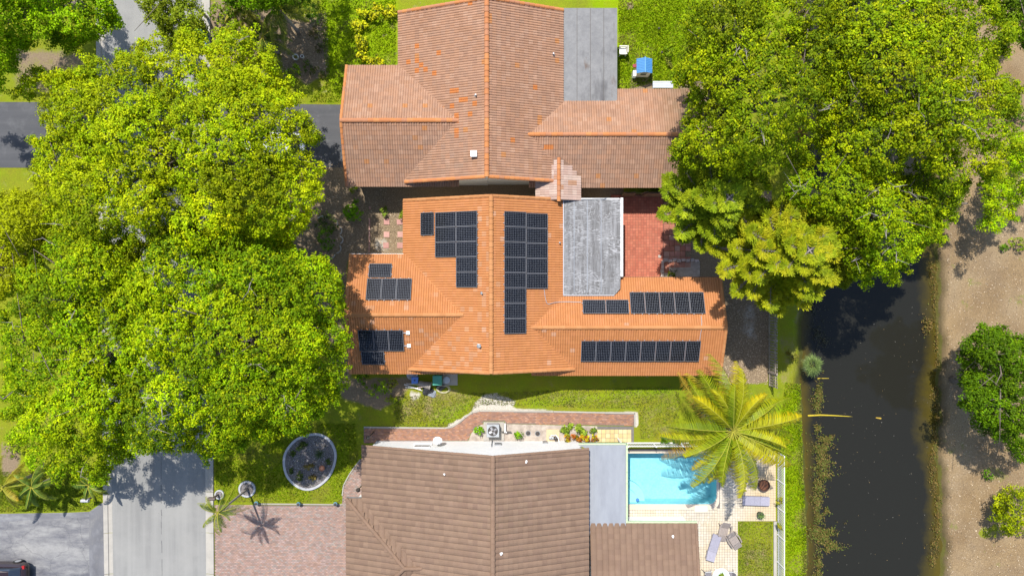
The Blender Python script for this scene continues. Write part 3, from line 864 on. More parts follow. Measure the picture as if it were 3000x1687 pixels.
for s_, r_, h_ in (((1412, 859), .05, .3), ((1405.5, 1013), .085, .32), ((1639, 711), .045, .3)):
    vent(roof1, on_roof(H1F, *s_), r_, h_)

# ---- weathered tile house
H2 = thing('house', 'house with weathered pale clay tile roof and orange ridge tiles', 'house', (0, 13, 0))
H2F = [slope_face(-7.84, -1.65, 7.30, 18.97, 0, -1, 5.3, -1.65, S39),
       slope_face(-1.65, 4.4, 7.30, 18.97, 0, 1, 5.3, -1.65, S39),
       slope_face(-11.4, -3.65, 11.15, 15.32, 1, 1, 4.52, 11.15, S39),
       slope_face(-11.4, -3.65, 7.0, 11.15, 1, -1, 4.52, 11.15, S39),
       slope_face(1.17, 12.95, 10.29, 13.69, 1, 1, 4.2, 10.29, S39),
       slope_face(1.17, 12.95, 6.93, 10.29, 1, -1, 4.2, 10.29, S39)]
PALE = [(0.3581, 0.2024, 0.1276), (0.3739, 0.2167, 0.14), (0.3369, 0.194, 0.1264), (0.366, 0.2048, 0.1264), (0.3475, 0.2048, 0.1355), (0.3845, 0.2311, 0.1536)]
PAL_W[id(PALE)] = [4, 4, 3, 3, 3, 2]
def h2_colour(cen, cols, rg):
    cols = cols.copy()
    m = rg.random(len(cen)) < .012
    cols[m] = np.array([.42, .19, .075])
    # replacement tiles, bright orange, in diagonal runs
    for sx, sy in [(1198, 170), (1218, 178), (1236, 184), (1223, 205), (1250, 203), (1277, 212), (1328, 270), (1340, 276), (1352, 295), (1365, 299), (1330, 322), (1346, 348), (1343, 355), (1343, 382), (1343, 394), (1343, 406), (1384, 344), (1386, 28), (1224, 127), (1290, 152), (1595, 425), (1608, 425), (1592, 436), (1560, 265), (1502, 416), (1355, 300), (1398, 323)]:
        p = P(sx, sy, 4.0)
        i = np.argmin(np.hypot(cen[:, 0] - p.x, cen[:, 1] - p.y)); cols[i] = (.46, .165, .05)
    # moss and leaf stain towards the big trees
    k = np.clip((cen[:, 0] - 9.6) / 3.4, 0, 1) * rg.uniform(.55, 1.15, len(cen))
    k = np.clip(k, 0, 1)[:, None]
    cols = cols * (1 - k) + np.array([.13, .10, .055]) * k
    k2 = (np.clip(1 - np.abs(cen[:, 0] - 12.2) / 1.5, 0, 1) * (cen[:, 1] < 10.2) * rg.uniform(.2, .9, len(cen)))[:, None]
    cols = cols * (1 - k2) + np.array([.12, .085, .03]) * k2
    k3 = (rg.random(len(cen)) * .30 * ((cen[:, 1] < 10.2) & (np.abs(cen[:, 0]) > 3)))[:, None]
    return cols * (1 - k3) + np.array([.20, .15, .12]) * k3
h2_ex = lambda x, y: (x > 3.5) & (y > 12.75)
roof2 = tile_roof(H2, H2F, .33, .325, 2, .055, PALE, M['tile_pale'], M['deck_pale'], 22, h2_colour, vary=(.95, 1.05), exclude=lambda x, y: h2_ex(x, y) & (x < 7.2) | ((x > 3.6) & (y > 13.8)))
OC2 = [(0.4524, 0.1755, 0.0585), (0.4212, 0.1638, 0.0624), (0.468, 0.195, 0.0702), (0.39, 0.1716, 0.0858)]
caps(roof2, (-1.65, 7.26, 5.33), (-1.65, 19.2, 5.33), .17, OC2, M['tile_orange'], seed=12)
caps(roof2, (-11.45, 11.15, 4.54), (-3.6, 11.15, 4.54), .16, OC2, M['tile_orange'], seed=13)
caps(roof2, (13.0, 10.29, 4.22), (1.1, 10.29, 4.22), .15, OC2, M['tile_orange'], seed=14)
rake(roof2, H2F[0], 18.98, OC2, M['tile_orange'], 15, .13); rake(roof2, H2F[1], 18.98, OC2, M['tile_orange'], 16, .13, end_clip=3.5)
rake(roof2, H2F[0], 7.28, OC2, M['tile_orange'], 17, .13, end_clip=-7.35); rake(roof2, H2F[1], 7.28, OC2, M['tile_orange'], 18, .13, end_clip=2.8)
rake(roof2, H2F[2], -11.4, OC2, M['tile_orange'], 19, .11); rake(roof2, H2F[3], -11.4, OC2, M['tile_orange'], 20, .11)
gable_walls(H2, -7.84, 5.0, 7.30, 18.97, 0, 5.3, -1.65, S39, .55, M['white_wall'])
gable_walls(H2, -11.4, -1.5, 7.0, 15.32, 1, 4.52, 11.15, S39, .5, M['white_wall'])
gable_walls(H2, 1.17, 12.95, 6.93, 13.69, 1, 4.2, 10.29, S39, .5, M['white_wall'])
flat2 = MB().build('flat_roof', M['roof_membrane'], H2, winv(H2)) if False else None
fr = MB(); fr.prism([(3.52, 12.72), (7.2, 12.72), (7.2, 19.14), (3.52, 19.14)], 2.95, 3.26)
flat2 = fr.build('flat_roof', M['roof_membrane'], H2, winv(H2), label='grey membrane flat roof laid in four long strips')
for i in range(4):
    sm = MB(); x0 = 3.54 + i * .915
    # each strip is a gently rumpled sheet
    nxs, nys = 8, 36
    vs = []; fs = []
    for j in range(nys + 1):
        for k in range(nxs + 1):
            x = x0 + .905 * k / nxs; y = 12.74 + 6.38 * j / nys
            bul = .012 * math.sin(y * 2.1 + i) * math.sin(math.pi * k / nxs) + .02 * max(0, math.sin(y * 1.3 + x * 2.2 + i * 1.7)) ** 3 * math.sin(math.pi * k / nxs)
            vs.append((x, y, 3.268 + bul + (.006 if k == 0 else 0)))
    for j in range(nys):
        for k in range(nxs):
            a = j * (nxs + 1) + k; fs.append((a, a + 1, a + nxs + 2, a + nxs + 1))
    sm.add(vs, fs); sm.build('roof_sheet', M['roof_membrane'], flat2, smooth=True)
    if i:
        sb = MB(); sb.box((x0 - .005, 15.93, 3.283), (.03, 6.38, .012)); sb.build('seam', M['dark_metal'], flat2)
for px in (3.7, 5.4, 7.05):
    for py in (13.0, 18.95):
        pb = MB(); pb.box((px, py, 1.48), (.12, .12, 2.95)); pb.build('patio_post', M['white_paint'], H2, winv(H2))
# small porch gable reaching over to the orange roof
PF = [slope_face(1.62, 3.17, 5.98, 9.0, 0, -1, 3.78, 3.17, .33), slope_face(3.17, 4.70, 5.98, 9.0, 0, 1, 3.78, 3.17, .33)]
PINKT = [(0.42, 0.3, 0.2475), (0.45, 0.3375, 0.2775), (0.39, 0.27, 0.2175), (0.36, 0.2025, 0.1275)]
PAL_W[id(PINKT)] = [3, 3, 3, .5]
porch = tile_roof(H2, PF, .33, .31, 2, .03, PINKT, M['tile_pale'], M['deck_pale'], 27, keep=150, exclude=lambda x, y: y > 8.9 - abs(x - 3.17) * .9)
porch.name = 'porch_roof'
caps(porch, (3.17, 5.85, 3.81), (3.17, 8.75, 3.81), .13, OC2, M['tile_orange'], seed=28)
pb = MB(); pb.box((3.17, 6.95, 1.55), (2.4, .25, 3.1)); pb.build('porch_wall', M['white_wall'], H2, winv(H2))
for s_, r_, h_ in (((1394, 281), .05, .3), ((1621, 161), .05, .3)):
    vent(roof2, on_roof(H2F, *s_), r_, h_, M['tile_orange'] if False else M['grey_metal'])
q = on_roof(H2F, 1388.5, 453)
vb = MB(); vb.box((q.x, q.y, q.z + .12), (.36, .34, .34)); vb.box((q.x, q.y, q.z + .31), (.42, .40, .05)); vb.build('roof_vent_box', M['white_paint'], roof2)

# ---- brown roofed house with the pool
SB = .33
H3 = thing('house', 'white walled house with brown tile roof beside the swimming pool', 'house', (-1, -17, 0))
ridge3 = -1.243
H3F = [slope_face(-10.42, ridge3, -30.0, -10.95, 0, -1, 5.6, ridge3, SB),
       slope_face(ridge3, 5.22, -30.0, -10.95, 0, 1, 5.6, ridge3, SB)]
# hipped wing to the west
wz, wy, wx0, wye = 3.93, -18.90, -11.52, -14.62
hx = wx0 + (wy - wye) * -1
fN = slope_face(wx0, -5.9, wy, wye, 1, 1, wz, wy, SB); fN['poly'] = [(wx0, wye), (hx, wy), (-6.2, wy), (-6.2 , wy + .02), (-10.3, wye)]
fS = slope_face(wx0, -5.9, wy - 4.28, wy, 1, -1, wz, wy, SB); fS['poly'] = [(wx0, wy - 4.28), (-6.2, wy - 4.28), (-6.2, wy), (hx, wy)]
fW = slope_face(wx0, hx, wy - 4.28, wye, 0, -1, wz, hx, SB); fW['poly'] = [(wx0, wye), (hx, wy), (wx0, wy - 4.28)]
fN['poly'] = [(wx0, wye), (hx, wy), (-5.9, wy), (-5.9, wye)]
H3F += [fN, fS, fW]
fE = slope_face(5.40, 12.8, -30.0, -16.25, 1, 1, 2.78 + .22 * 13.75, -30.0, .22)
H3F.append(fE)
BROWN = [(0.2005, 0.1301, 0.0893), (0.208, 0.1362, 0.0931), (0.1929, 0.1248, 0.087), (0.2028, 0.1324, 0.0908)]
roof3 = tile_roof(H3, H3F, .40, .345, 1, .055, BROWN, M['tile_brown'], M['deck_brown'], 23, None, exclude=lambda x, y: (y < -22.5) )
BC = [(0.2204, 0.1406, 0.095), (0.2052, 0.133, 0.0912)]
caps(roof3, (ridge3, -23, 5.63), (ridge3, -10.9, 5.63), .17, BC, M['tile_brown'], seed=31)
caps(roof3, (wx0, wye, wz - SB * 4.28 + .05), (hx, wy, wz + .06), .14, BC, M['tile_brown'], 'hip_tile', seed=32)
caps(roof3, (wx0, wy - 4.28, wz - SB * 4.28 + .05), (hx, wy, wz + .06), .14, BC, M['tile_brown'], 'hip_tile', seed=33)
caps(roof3, (hx, wy, wz + .06), (-6.1, wy, wz + .06), .14, BC, M['tile_brown'], seed=34)
rake(roof3, H3F[0], -10.96, BC, M['tile_brown'], 35, .10); rake(roof3, H3F[1], -10.96, BC, M['tile_brown'], 36, .10)
caps(roof3, (12.72, -16.25, 2.84), (12.72, -22.5, 2.84 + .22 * 6.25), .11, BC, M['tile_brown'], 'rake_tile', seed=37)
gable_walls(H3, -10.42, 5.4, -30, -10.95, 0, 5.6, ridge3, SB, .5, M['white_wall'])
wb_ = MB(); wb_.box((-9.5, -18.9, 1.2), (3.2, 7.6, 2.4)); wb_.build('wall', M['white_wall'], H3, winv(H3))
wb_ = MB(); wb_.box((9.0, -23.4, 1.25), (7.0, 13.4, 2.5)); wb_.build('wall', M['white_wall'], H3, winv(H3))
fr = MB(); fr.prism([(5.2, -17.05), (7.86, -17.05), (7.86, -10.84), (4.6, -10.84), (5.18, -11.1)], 2.68, 2.84)
flat3 = fr.build('flat_roof', M['roof_pale'], H3, winv(H3), label='pale grey painted flat roof beside the pool')
gutter(H3, (4.62, -10.76, 2.78), (7.95, -10.76, 2.78), M['green_trim'])
gutter(H3, (7.94, -10.72, 2.78), (7.94, -16.25, 2.78), M['green_trim'])
gutter(H3, (8.02, -16.18, 2.72), (12.8, -16.18, 2.72), M['green_trim'])
for py in (-11.0, -13.6, -16.1):
    pb = MB(); pb.box((7.75, py, 1.34), (.1, .1, 2.68)); pb.build('patio_post', M['white_paint'], H3, winv(H3))
# gable wall window
wf = MB(); wf.box((-6.35, -11.165, 1.75), (1.15, .06, .62)); wdo = wf.build('window', M['white_paint'], H3, winv(H3))
for k in (-.27, .27):
    wf = MB(); wf.box((-6.35 + k, -11.125, 1.75), (.50, .03, .50)); wf.build('pane', M['window_glass'], wdo)
sl = MB(); sl.box((-6.35, -11.10, 1.40), (1.25, .16, .05)); sl.build('sill', M['white_paint'], wdo)
for x, w_, z_ in ((-1.0, .5, 1.2), (2.4, .35, .6)):
    mb = MB(); mb.box((x, -11.15, z_), (w_, .10, .6)); mb.build('meter_box', M['grey_metal'], H3, winv(H3))
mb = MB(); mb.tube([(-1.45, -11.12, .1), (-1.45, -11.12, 2.0)], .03, 6); mb.build('conduit', M['grey_metal'], H3, winv(H3))
for s_ in ((1541, 1352), (1468, 1620), (1303, 1387)):
    vent(roof3, on_roof(H3F[:2], *s_), .05, .22, M['white_paint'])
q = on_roof([fE], 1970, 1570); vent(roof3, q, .05, .22, M['white_paint'])
# eave fascia on the west wing corner
fb = MB(); fb.box((-11.0, -14.58, 2.42), (1.1, .03, .16)); fb.build('fascia', M['grey_metal'], H3, winv(H3))

# ---------------------------------------------------------------- solar panels
PL, PW, PT = 1.555, 1.0, .042
def panel_meshes():
    f = MB()
    for c, d in (((0, PW / 2 - .014, 0), (PL, .02, PT)), ((0, -PW / 2 + .014, 0), (PL, .02, PT)), ((PL / 2 - .014, 0, 0), (.02, PW - .056, PT)), ((-PL / 2 + .014, 0, 0), (.02, PW - .056, PT))):
        f.box(c, d)
    fm = f.mesh('frame', M['panel_frame'])
    b = MB(); b.box((0, 0, .004), (PL - .05, PW - .05, .012)); bm = b.mesh('backsheet', M['backsheet'])
    c = MB(); nx_, ny_ = 12, 8
    cw, ch = (PL - .07) / nx_, (PW - .07) / ny_
    g = .0027; k = .012
    rg = random.Random(5)
    for i in range(nx_):
        for j in range(ny_):
            x0, x1 = -PL / 2 + .035 + i * cw + g, -PL / 2 + .035 + (i + 1) * cw - g
            y0, y1 = -PW / 2 + .035 + j * ch + g, -PW / 2 + .035 + (j + 1) * ch - g
            z = .0145
            v = rg.uniform(.8, 1.2); c.col((.004 * v, .0045 * v, .007 * v))
            c.add([(x0 + k, y0, z), (x1 - k, y0, z), (x1, y0 + k, z), (x1, y1 - k, z), (x1 - k, y1, z), (x0 + k, y1, z), (x0, y1 - k, z), (x0, y0 + k, z)], [tuple(range(8))])
    cm = c.mesh('cells', M['cell'])
    r = MB()
    for y in (-.28, .28):
        r.box((0, y, -.06), (PL + .10, .045, .05))
    return fm, bm, cm, r.mesh('mounting_rail', M['alu'])
M['panel_frame'] = mat('anodised frame', (.10, .095, .10), (.08, .08, .085), 5, rough=.6, spec=.08)
M['backsheet'] = mat('white backsheet', (.27, .29, .33), (.24, .26, .30), 3, rough=.5, spec=.08)
M['cell'] = mat('silicon cell', (1, 1, 1), (.8, .8, .9), 4, attr=True, rough=.14, spec=.25)
PM = panel_meshes()
N_PANEL = [0]
def solar_panel(m4, label):
    t = thing('solar_panel', label, 'solar panel', matrix=m4, group='solar panels on the orange roof')
    for nm, me in zip(('frame', 'backsheet', 'cells', 'mounting_rail'), PM):
        o = bpy.data.objects.new(nm, me); link(o, t)
        if nm == 'cells': o['kind'] = 'stuff'
ORD = ['first', 'second', 'third', 'fourth', 'fifth', 'sixth', 'seventh', 'eighth']
def face_axes(f):
    Mf, U, V = face_frame(f)
    return Vector(Mf.col[0][:3]), Vector(Mf.col[1][:3]), Vector(Mf.col[2][:3])
def panel_at(f, sx, sy, portrait, label, shift=(0, 0)):
    u, v, n = face_axes(f)
    p = None; z = 3.8
    for _ in range(12):
        p = P(sx, sy, z); z = float(face_z(f, p.x, p.y)) + .17
    p = p + u * shift[0] + v * shift[1]
    x, y = (v, -u) if portrait else (u, v)
    solar_panel(frame(p, x, y), label)
z5 = lambda x, y: (1000 + x / 2.576, 562 + y / 2.576)
zq = lambda x, y: (1650 + x / 5.152, 780 + y / 5.152)
ST, SL = 1.014, 1.572
# west slope, u runs along -Y for this face
for i in range(5): panel_at(H1F[0], *z5(945, 202), True, 'solar panel %s from top in the five panel column west of the ridge' % ORD[i], (i * ST, 0))
for i in range(3): panel_at(H1F[0], *z5(945, 202), True, 'solar panel %s from top in the three panel column on the west slope' % ORD[i], (i * ST, -SL))
panel_at(H1F[0], *z5(647, 241), False, 'lone upright solar panel at the outer corner of the west slope array')
for i in range(8): panel_at(H1F[1], *z5(1313, 206), True, 'solar panel %s from top in the eight panel column east of the ridge' % ORD[i], (-i * ST, 0))
for i in range(5): panel_at(H1F[1], *z5(1313, 206), True, 'solar panel %s from top in the five panel column by the flat roof' % ORD[i], (-i * ST - .05, -SL))
for i in range(3): panel_at(H1F[2], *z5(245, 733), True, 'solar panel %s from the trees in the row of three, west wing north slope' % ORD[i], (-i * ST, 0))
panel_at(H1F[2], *z5(292, 592), False, 'single solar panel laid sideways above the row of three')
for i in range(3): panel_at(H1F[3], *z5(187, 1122), True, 'solar panel %s from the trees in the part shaded row, west wing south slope' % ORD[i], (i * ST, 0))
panel_at(H1F[3], *z5(238, 1253), False, 'shaded solar panel laid sideways below the west wing row')
for i in range(2): panel_at(H1F[4], *z5(1898, 866), False, 'sideways solar panel near the flat roof corner, %s from the main ridge' % ORD[i], (-i * 1.575 - .09, 0))
for i in range(5): panel_at(H1F[4], *zq(1122, 550), True, 'upright solar panel north of the east wing ridge, %s from the flat roof' % ORD[i], (-i * ST, 0))
for i in range(8): panel_at(H1F[5], *zq(380, 1282), True, 'solar panel %s from the main ridge in the row of eight, east wing' % ORD[i], (i * ST, 0))
def conduit_on_roof(pts, label):
    mb = MB(); mb.tube([on_roof(H1F, x, y, .10) for x, y in pts], .020, 6); tag(mb.build('cable_conduit', M['alu']), label, 'conduit')
conduit_on_roof([(1594, 846), (1597, 870), (1601, 886), (1606, 891), (1625, 886), (1645, 884), (1672, 884), (1702, 885)], 'thin white conduit bending from the ridge array to the east wing panels')
conduit_on_roof([(2054, 925), (2056, 942), (2055.5, 962), (2052, 980), (2050, 997)], 'short white conduit crossing the east wing ridge between panels')
for k, (x, y) in enumerate(((482, 1063), (490, 1160))):
    q = on_roof(H1F, *z5(x, y), .10)
    t = thing('roof_bracket', 'small white roof bracket beside the shaded panels, ' + ('upper' if k == 0 else 'lower') + ' of two', 'bracket', q)
    b = MB(); b.box((.18, 0, 0), (.24, .24, .03)); b.build('plate', M['white_paint'], t)
    b = MB(); b.box((-.02, 0, .02), (.22, .05, .05)); b.build('arm', M['alu'], t)
# ---------------------------------------------------------------- pool and deck
DECK = W([(1838, 1316), (2272, 1316), (2272, 1525), (2161, 1525), (2161, 1800), (2030, 1800), (2030, 1525), (1838, 1525)])
def deck_with_hole():
    # bed pieces around the basin
    x0, x1, y0, y1 = PX0, PX1, PY0, PY1
    L_, Rr, T, B = DECK[0][0] - .4, DECK[1][0], DECK[0][1], DECK[2][1]
    lowx0, lowx1, lowy = DECK[5][0], DECK[4][0], -24.0
    pieces = [(L_, x0, B, T), (x1, Rr, B, T), (x0, x1, y1, T), (x0, x1, B, y0), (lowx0, lowx1, lowy, B)]
    mb = MB()
    for a, b, c, d in pieces:
        mb.prism([(a, c), (b, c), (b, d), (a, d)], -.10, .05)
    bed = mb.build('pool_deck', M['grout']); tag(bed, 'cream square tiled deck around the swimming pool', kind='structure')
    rg = np.random.default_rng(8)
    w, g = .172, .016
    allX = []; allY = []
    for a, b, c, d in pieces:
        ca = int(round((b - a) / (w + g))) or 1; cb = int(round((d - c) / (w + g))) or 1
        X, Y = np.meshgrid(a + (np.arange(ca)) * (b - a) / ca + g / 2, c + (np.arange(cb)) * (d - c) / cb + g / 2)
        allX.append(X.ravel()); allY.append(Y.ravel())
    X = np.concatenate(allX); Y = np.concatenate(allY)
    # coping instead of tiles next to the water
    cop = (X > x0 - .30) & (X < x1 + .12) & (Y > y0 - .30) & (Y < y1 + .12)
    X = X[~cop]; Y = Y[~cop]
    n = len(X); zz = .056 + rg.uniform(-.001, .001, n)
    tv = np.stack([np.stack([X, Y, zz], -1), np.stack([X + w, Y, zz], -1), np.stack([X + w, Y + w, zz], -1), np.stack([X, Y + w, zz], -1)], 1)
    bv = tv.copy(); bv[:, :, 2] = .045
    qs = [tv] + [np.stack([bv[:, i], bv[:, (i + 1) % 4], tv[:, (i + 1) % 4], tv[:, i]], 1) for i in range(4)]
    cc = np.array([(.56, .50, .41), (.54, .48, .38), (.58, .52, .43)])[rg.integers(0, 3, n)] * rg.uniform(.95, 1.04, (n, 1))
    yel = np.clip((X - 16.2) / 1.2, 0, 1)[:, None] * .55
    cc = cc * (1 - yel) + np.array([.54, .43, .27]) * yel
    o = bpy.data.objects.new('deck_tiles', np_quads('deck_tiles', np.concatenate(qs, 0).reshape(-1, 3), np.tile(cc, (5, 1)), M['deck_tile'])); link(o, bed); o['kind'] = 'stuff'
    return bed
deck = deck_with_hole()
def rrect(x0, x1, y0, y1, r_br, r=.15, n=6):
    out = []
    for cx, cy, a0, rr in ((x1 - r_br, y0 + r_br, -90, r_br), (x1 - r, y1 - r, 0, r), (x0 + r, y1 - r, 90, r), (x0 + r, y0 + r, 180, r)):
        for k in range(n + 1):
            a = math.radians(a0 + 90 * k / n); out.append((cx + rr * math.cos(a), cy + rr * math.sin(a)))
    return out
pool = thing('swimming_pool', 'rectangular turquoise swimming pool with corner steps', 'swimming pool', ((PX0 + PX1) / 2, (PY0 + PY1) / 2, -1.3))
rim = rrect(PX0 + .05, PX1 - .05, PY0 + .05, PY1 - .05, .55)
mb = MB(); n = len(rim)
top = [(x, y, .02) for x, y in rim]; bot = [(x * .985 + 11.64 * .015, y * .985 - 13.95 * .015, -1.25) for x, y in rim]
mb.add(bot + top, [list(range(n))] + [((i + 1) % n, i, n + i, n + (i + 1) % n) for i in range(n)])
mb.build('basin', M['pool_plaster'], pool, winv(pool))
outer = rrect(PX0 - .32, PX1 + .14, PY0 - .32, PY1 + .14, .60)
mb = MB(); vs = [(x, y, .066) for x, y in outer] + [(x, y, .066) for x, y in rim] + [(x, y, -.12) for x, y in rim]
mb.add(vs, [(i, (i + 1) % n, n + (i + 1) % n, n + i) for i in range(n)] + [(n + i, n + (i + 1) % n, 2 * n + (i + 1) % n, 2 * n + i) for i in range(n)])
M['coping'] = mat('pool coping', (.58, .48, .38), (.53, .45, .36), 2, rough=.7)
mb.build('coping', M['coping'], pool, winv(pool))
M['pool_step'] = mat('pool step', (.42, .66, .68), (.38, .62, .65), 5, rough=.7)
for r_, z_ in ((1.55, -.75), (1.0, -.4)):
    st = [(PX0 + .06, PY0 + .06)] + [(PX0 + .06 + r_ * math.cos(a), PY0 + .06 + r_ * math.sin(a)) for a in np.linspace(0, math.pi / 2, 12)]
    mb = MB(); mb.prism(st, -1.24, z_); mb.build('step', M['pool_step'], pool, winv(pool))
def poolwater_mat():
    m, t, N, L = newmat('clear pool water')
    out = N.new('ShaderNodeOutputMaterial'); tr = N.new('ShaderNodeBsdfTransparent'); tr.inputs[0].default_value = (.80, .95, .97, 1)
    gl = N.new('ShaderNodeBsdfGlossy'); gl.inputs['Roughness'].default_value = .03
    fr_ = N.new('ShaderNodeFresnel'); fr_.inputs[0].default_value = 1.33
    bp = N.new('ShaderNodeBump'); bp.inputs['Strength'].default_value = .35; bp.inputs['Distance'].default_value = .05
    L.new(noise(N, L, position(N, L), 4.5, 4, .6), bp.inputs['Height']); L.new(bp.outputs[0], gl.inputs['Normal']); L.new(bp.outputs[0], fr_.inputs['Normal'])
    ms = N.new('ShaderNodeMixShader'); L.new(fr_.outputs[0], ms.inputs[0]); L.new(tr.outputs[0], ms.inputs[1]); L.new(gl.outputs[0], ms.inputs[2]); L.new(ms.outputs[0], out.inputs[0])
    return m
mb = MB(); mb.add([(x, y, -.07) for x, y in rim], [tuple(range(n))]); mb.build('pool_water', poolwater_mat(), pool, winv(pool))
# skimmer basin at the south rim
a_ = P(2034, 1479.5); b_ = P(2072, 1499)
sk = thing('skimmer_box', 'small pale blue basin let into the south pool rim', 'skimmer', ((a_.x + b_.x) / 2, (a_.y + b_.y) / 2 + .02, .05))
w_, h_ = abs(b_.x - a_.x), abs(a_.y - b_.y)
mb = MB()
for c, d in (((0, h_ / 2, .02), (w_ + .1, .06, .06)), ((0, -h_ / 2, .02), (w_ + .1, .06, .06)), ((w_ / 2, 0, .02), (.06, h_ - .06, .06)), ((-w_ / 2, 0, .02), (.06, h_ - .06, .06))): mb.box(c, d)
mb.build('rim', M['coping'], sk); mb = MB(); mb.box((0, 0, .015), (w_ - .06, h_ - .06, .03)); mb.build('lid', mat('pale blue lid', (.45, .62, .62), (.55, .68, .66), 8, rough=.5), sk)
bp_ = Vector((PX0 + .95, PY0 + .36, -.06))
fl = thing('chlorine_float', 'small blue floating dispenser by the pool steps', 'float', bp_)
mb = MB(); mb.col((.06, .20, .62)); mb.lathe((0, 0, -.04), [(.05, 0), (.12, .05), (.12, .11), (.07, .15), (.03, .19)], 14); mb.build('float_body', M['attr_plastic'], fl)
mb = MB(); mb.col((.10, .30, .75)); mb.lathe((0, 0, .14), [(.035, 0), (.035, .05), (.02, .06)], 10); mb.build('cap', M['attr_plastic'], fl)
# lawn plot kerb beside the fence
mb = MB(); a_ = P(2265, 1526); b_ = P(2275, 1800); mb.box(((a_.x + b_.x) / 2, (a_.y + b_.y) / 2, .04), (.22, abs(a_.y - b_.y), .10)); tag(mb.build('concrete_strip', M['concrete']), 'narrow grey concrete strip along the white pool fence', kind='structure')

# ---------------------------------------------------------------- fences
def picket_fence(a, b, h, label, step=.118, pw=.045):
    a = Vector(a); b = Vector(b); d = b - a; Ln = d.length; an = math.atan2(d.y, d.x)
    t = thing('picket_fence', label, 'fence', a, an, 'white pool fences')
    pm = MB(); pm.box((0, 0, h / 2), (pw, .022, h - .06)); pmesh = pm.mesh('picket', M['white_paint'])
    n_ = int(Ln / step)
    for i in range(n_):
        o = bpy.data.objects.new('picket', pmesh); link(o, t); o.location = ((i + .5) * step, 0, .03)
    for z in (.15, h - .06):
        r_ = MB(); r_.box((Ln / 2, .03, z), (Ln, .05, .045)); r_.build('rail', M['white_paint'], t)
    for i in range(int(Ln / 2) + 1):
        p_ = MB(); p_.box((min(i * 2.0, Ln), .0, h / 2 + .03), (.075, .075, h + .06)); p_.build('post', M['white_paint'], t)
    return t
picket_fence((19.42, -12.0, 0), (19.42, -22.0, 0), 1.3, 'long white picket fence between pool deck and canal lawn')
picket_fence((8.3, -11.32, 0), (13.3, -11.32, 0), 1.3, 'short white picket fence along the north side of the pool')
M['old_wood'] = mat('weathered wood', (.34, .29, .24), (.20, .17, .14), 6, c3=(.44, .39, .33), s3=2.5, rough=.9, bump=.5, bscale=25)
M['brown_wood'] = mat('brown fence wood', (.30, .20, .11), (.17, .11, .06), 5, rough=.85, bump=.4, bscale=25)
def board_fence(a, b, h, label, m, step=.2, bw=.15, gap_at=None, both=True):
    a = Vector(a); b = Vector(b); d = b - a; Ln = d.length; an = math.atan2(d.y, d.x)
    t = thing('board_fence', label, 'fence', a, an)
    bm = MB(); bm.box((0, 0, h / 2), (bw, .022, h)); bmesh_ = bm.mesh('board', m)
    rg = random.Random(int(Ln * 100))
    i = 0
    while (i + .5) * step < Ln:
        x = (i + .5) * step
        if not (gap_at and gap_at[0] < x < gap_at[1]):
            for sd in ((1, -1) if both else (1,)):
                o = bpy.data.objects.new('board', bmesh_); link(o, t)
                o.location = (x + (step / 2 if sd < 0 else 0), .045 * sd, rg.uniform(-.05, .02)); o.rotation_euler = (rg.uniform(-.012, .012), rg.uniform(-.012, .012), 0)
        i += 1
    for z in (.3, h - .3):
        r_ = MB(); r_.box((Ln / 2, 0, z), (Ln, .04, .085)); r_.build('rail', m, t)
    for k in range(int(Ln / 2.4) + 1):
        p_ = MB(); p_.box((min(k * 2.4 + .02, Ln), .0, h / 2 + .02), (.1, .1, h + .08)); p_.build('post', m, t)
    return t
board_fence((18.75, 3.5, 0), (18.75, -7.1, 0), 1.65, 'dark weathered board fence along the canal lawn', M['old_wood'], step=.205, bw=.135, both=False)
board_fence((8.0, 6.72, 0), (14.5, 6.72, 0), 1.8, 'brown board fence behind the red tiled terrace', M['brown_wood'], step=.19, gap_at=(.75, 1.35))

# ---------------------------------------------------------------- red terrace
REDS = [(.41, .125, .075), (.43, .14, .083), (.39, .118, .072), (.43, .145, .088)]
terr = pavers('terrace', 'red tiled terrace east of the flat roof', W([(1790, 570), (1945, 570), (1945, 790), (1938, 812), (1790, 812)]), (.192, .192), .008, REDS, M['red_tile'], mat('dark red grout', (.22, .09, .06), (.18, .07, .05), 4), z=.045, seed=9)
pm_v = []
for c in ((.38, .17, .12), (.41, .20, .15), (.37, .15, .10), (.42, .25, .19)):
    t_ = MB(); t_.col(c); t_.box((0, 0, .03), (.385, .385, .07), taper=.97); pm_v.append(t_.mesh('paver', M['paver']))
rg = random.Random(4)
for i in range(5):
    for j in range(13):
        if i == 4 and j % 3 == 0: continue
        q = P(1952 + i * 15.9, 600 + j * 16.0)
        if q.y < 1.55 and i > 0: continue
        o = bpy.data.objects.new('paver', rg.choice(pm_v)); link(o, terr); o.location = (q.x, q.y, .0 + rg.uniform(-.006, .006)); o.rotation_euler = (0, 0, rg.uniform(-.03, .03))
o = bpy.data.objects.new('loose_paver', pm_v[3]); link(o); q = P(1986, 688); o.location = (q.x, q.y, .06); tag(o, 'loose pink paver lying at the terrace edge under the pines', 'paver')
mb = MB(); q = P(1932, 751); mb.box((q.x, q.y, .06), (.2, .2, .02)); mb.build('drain_cover', M['concrete'], terr)
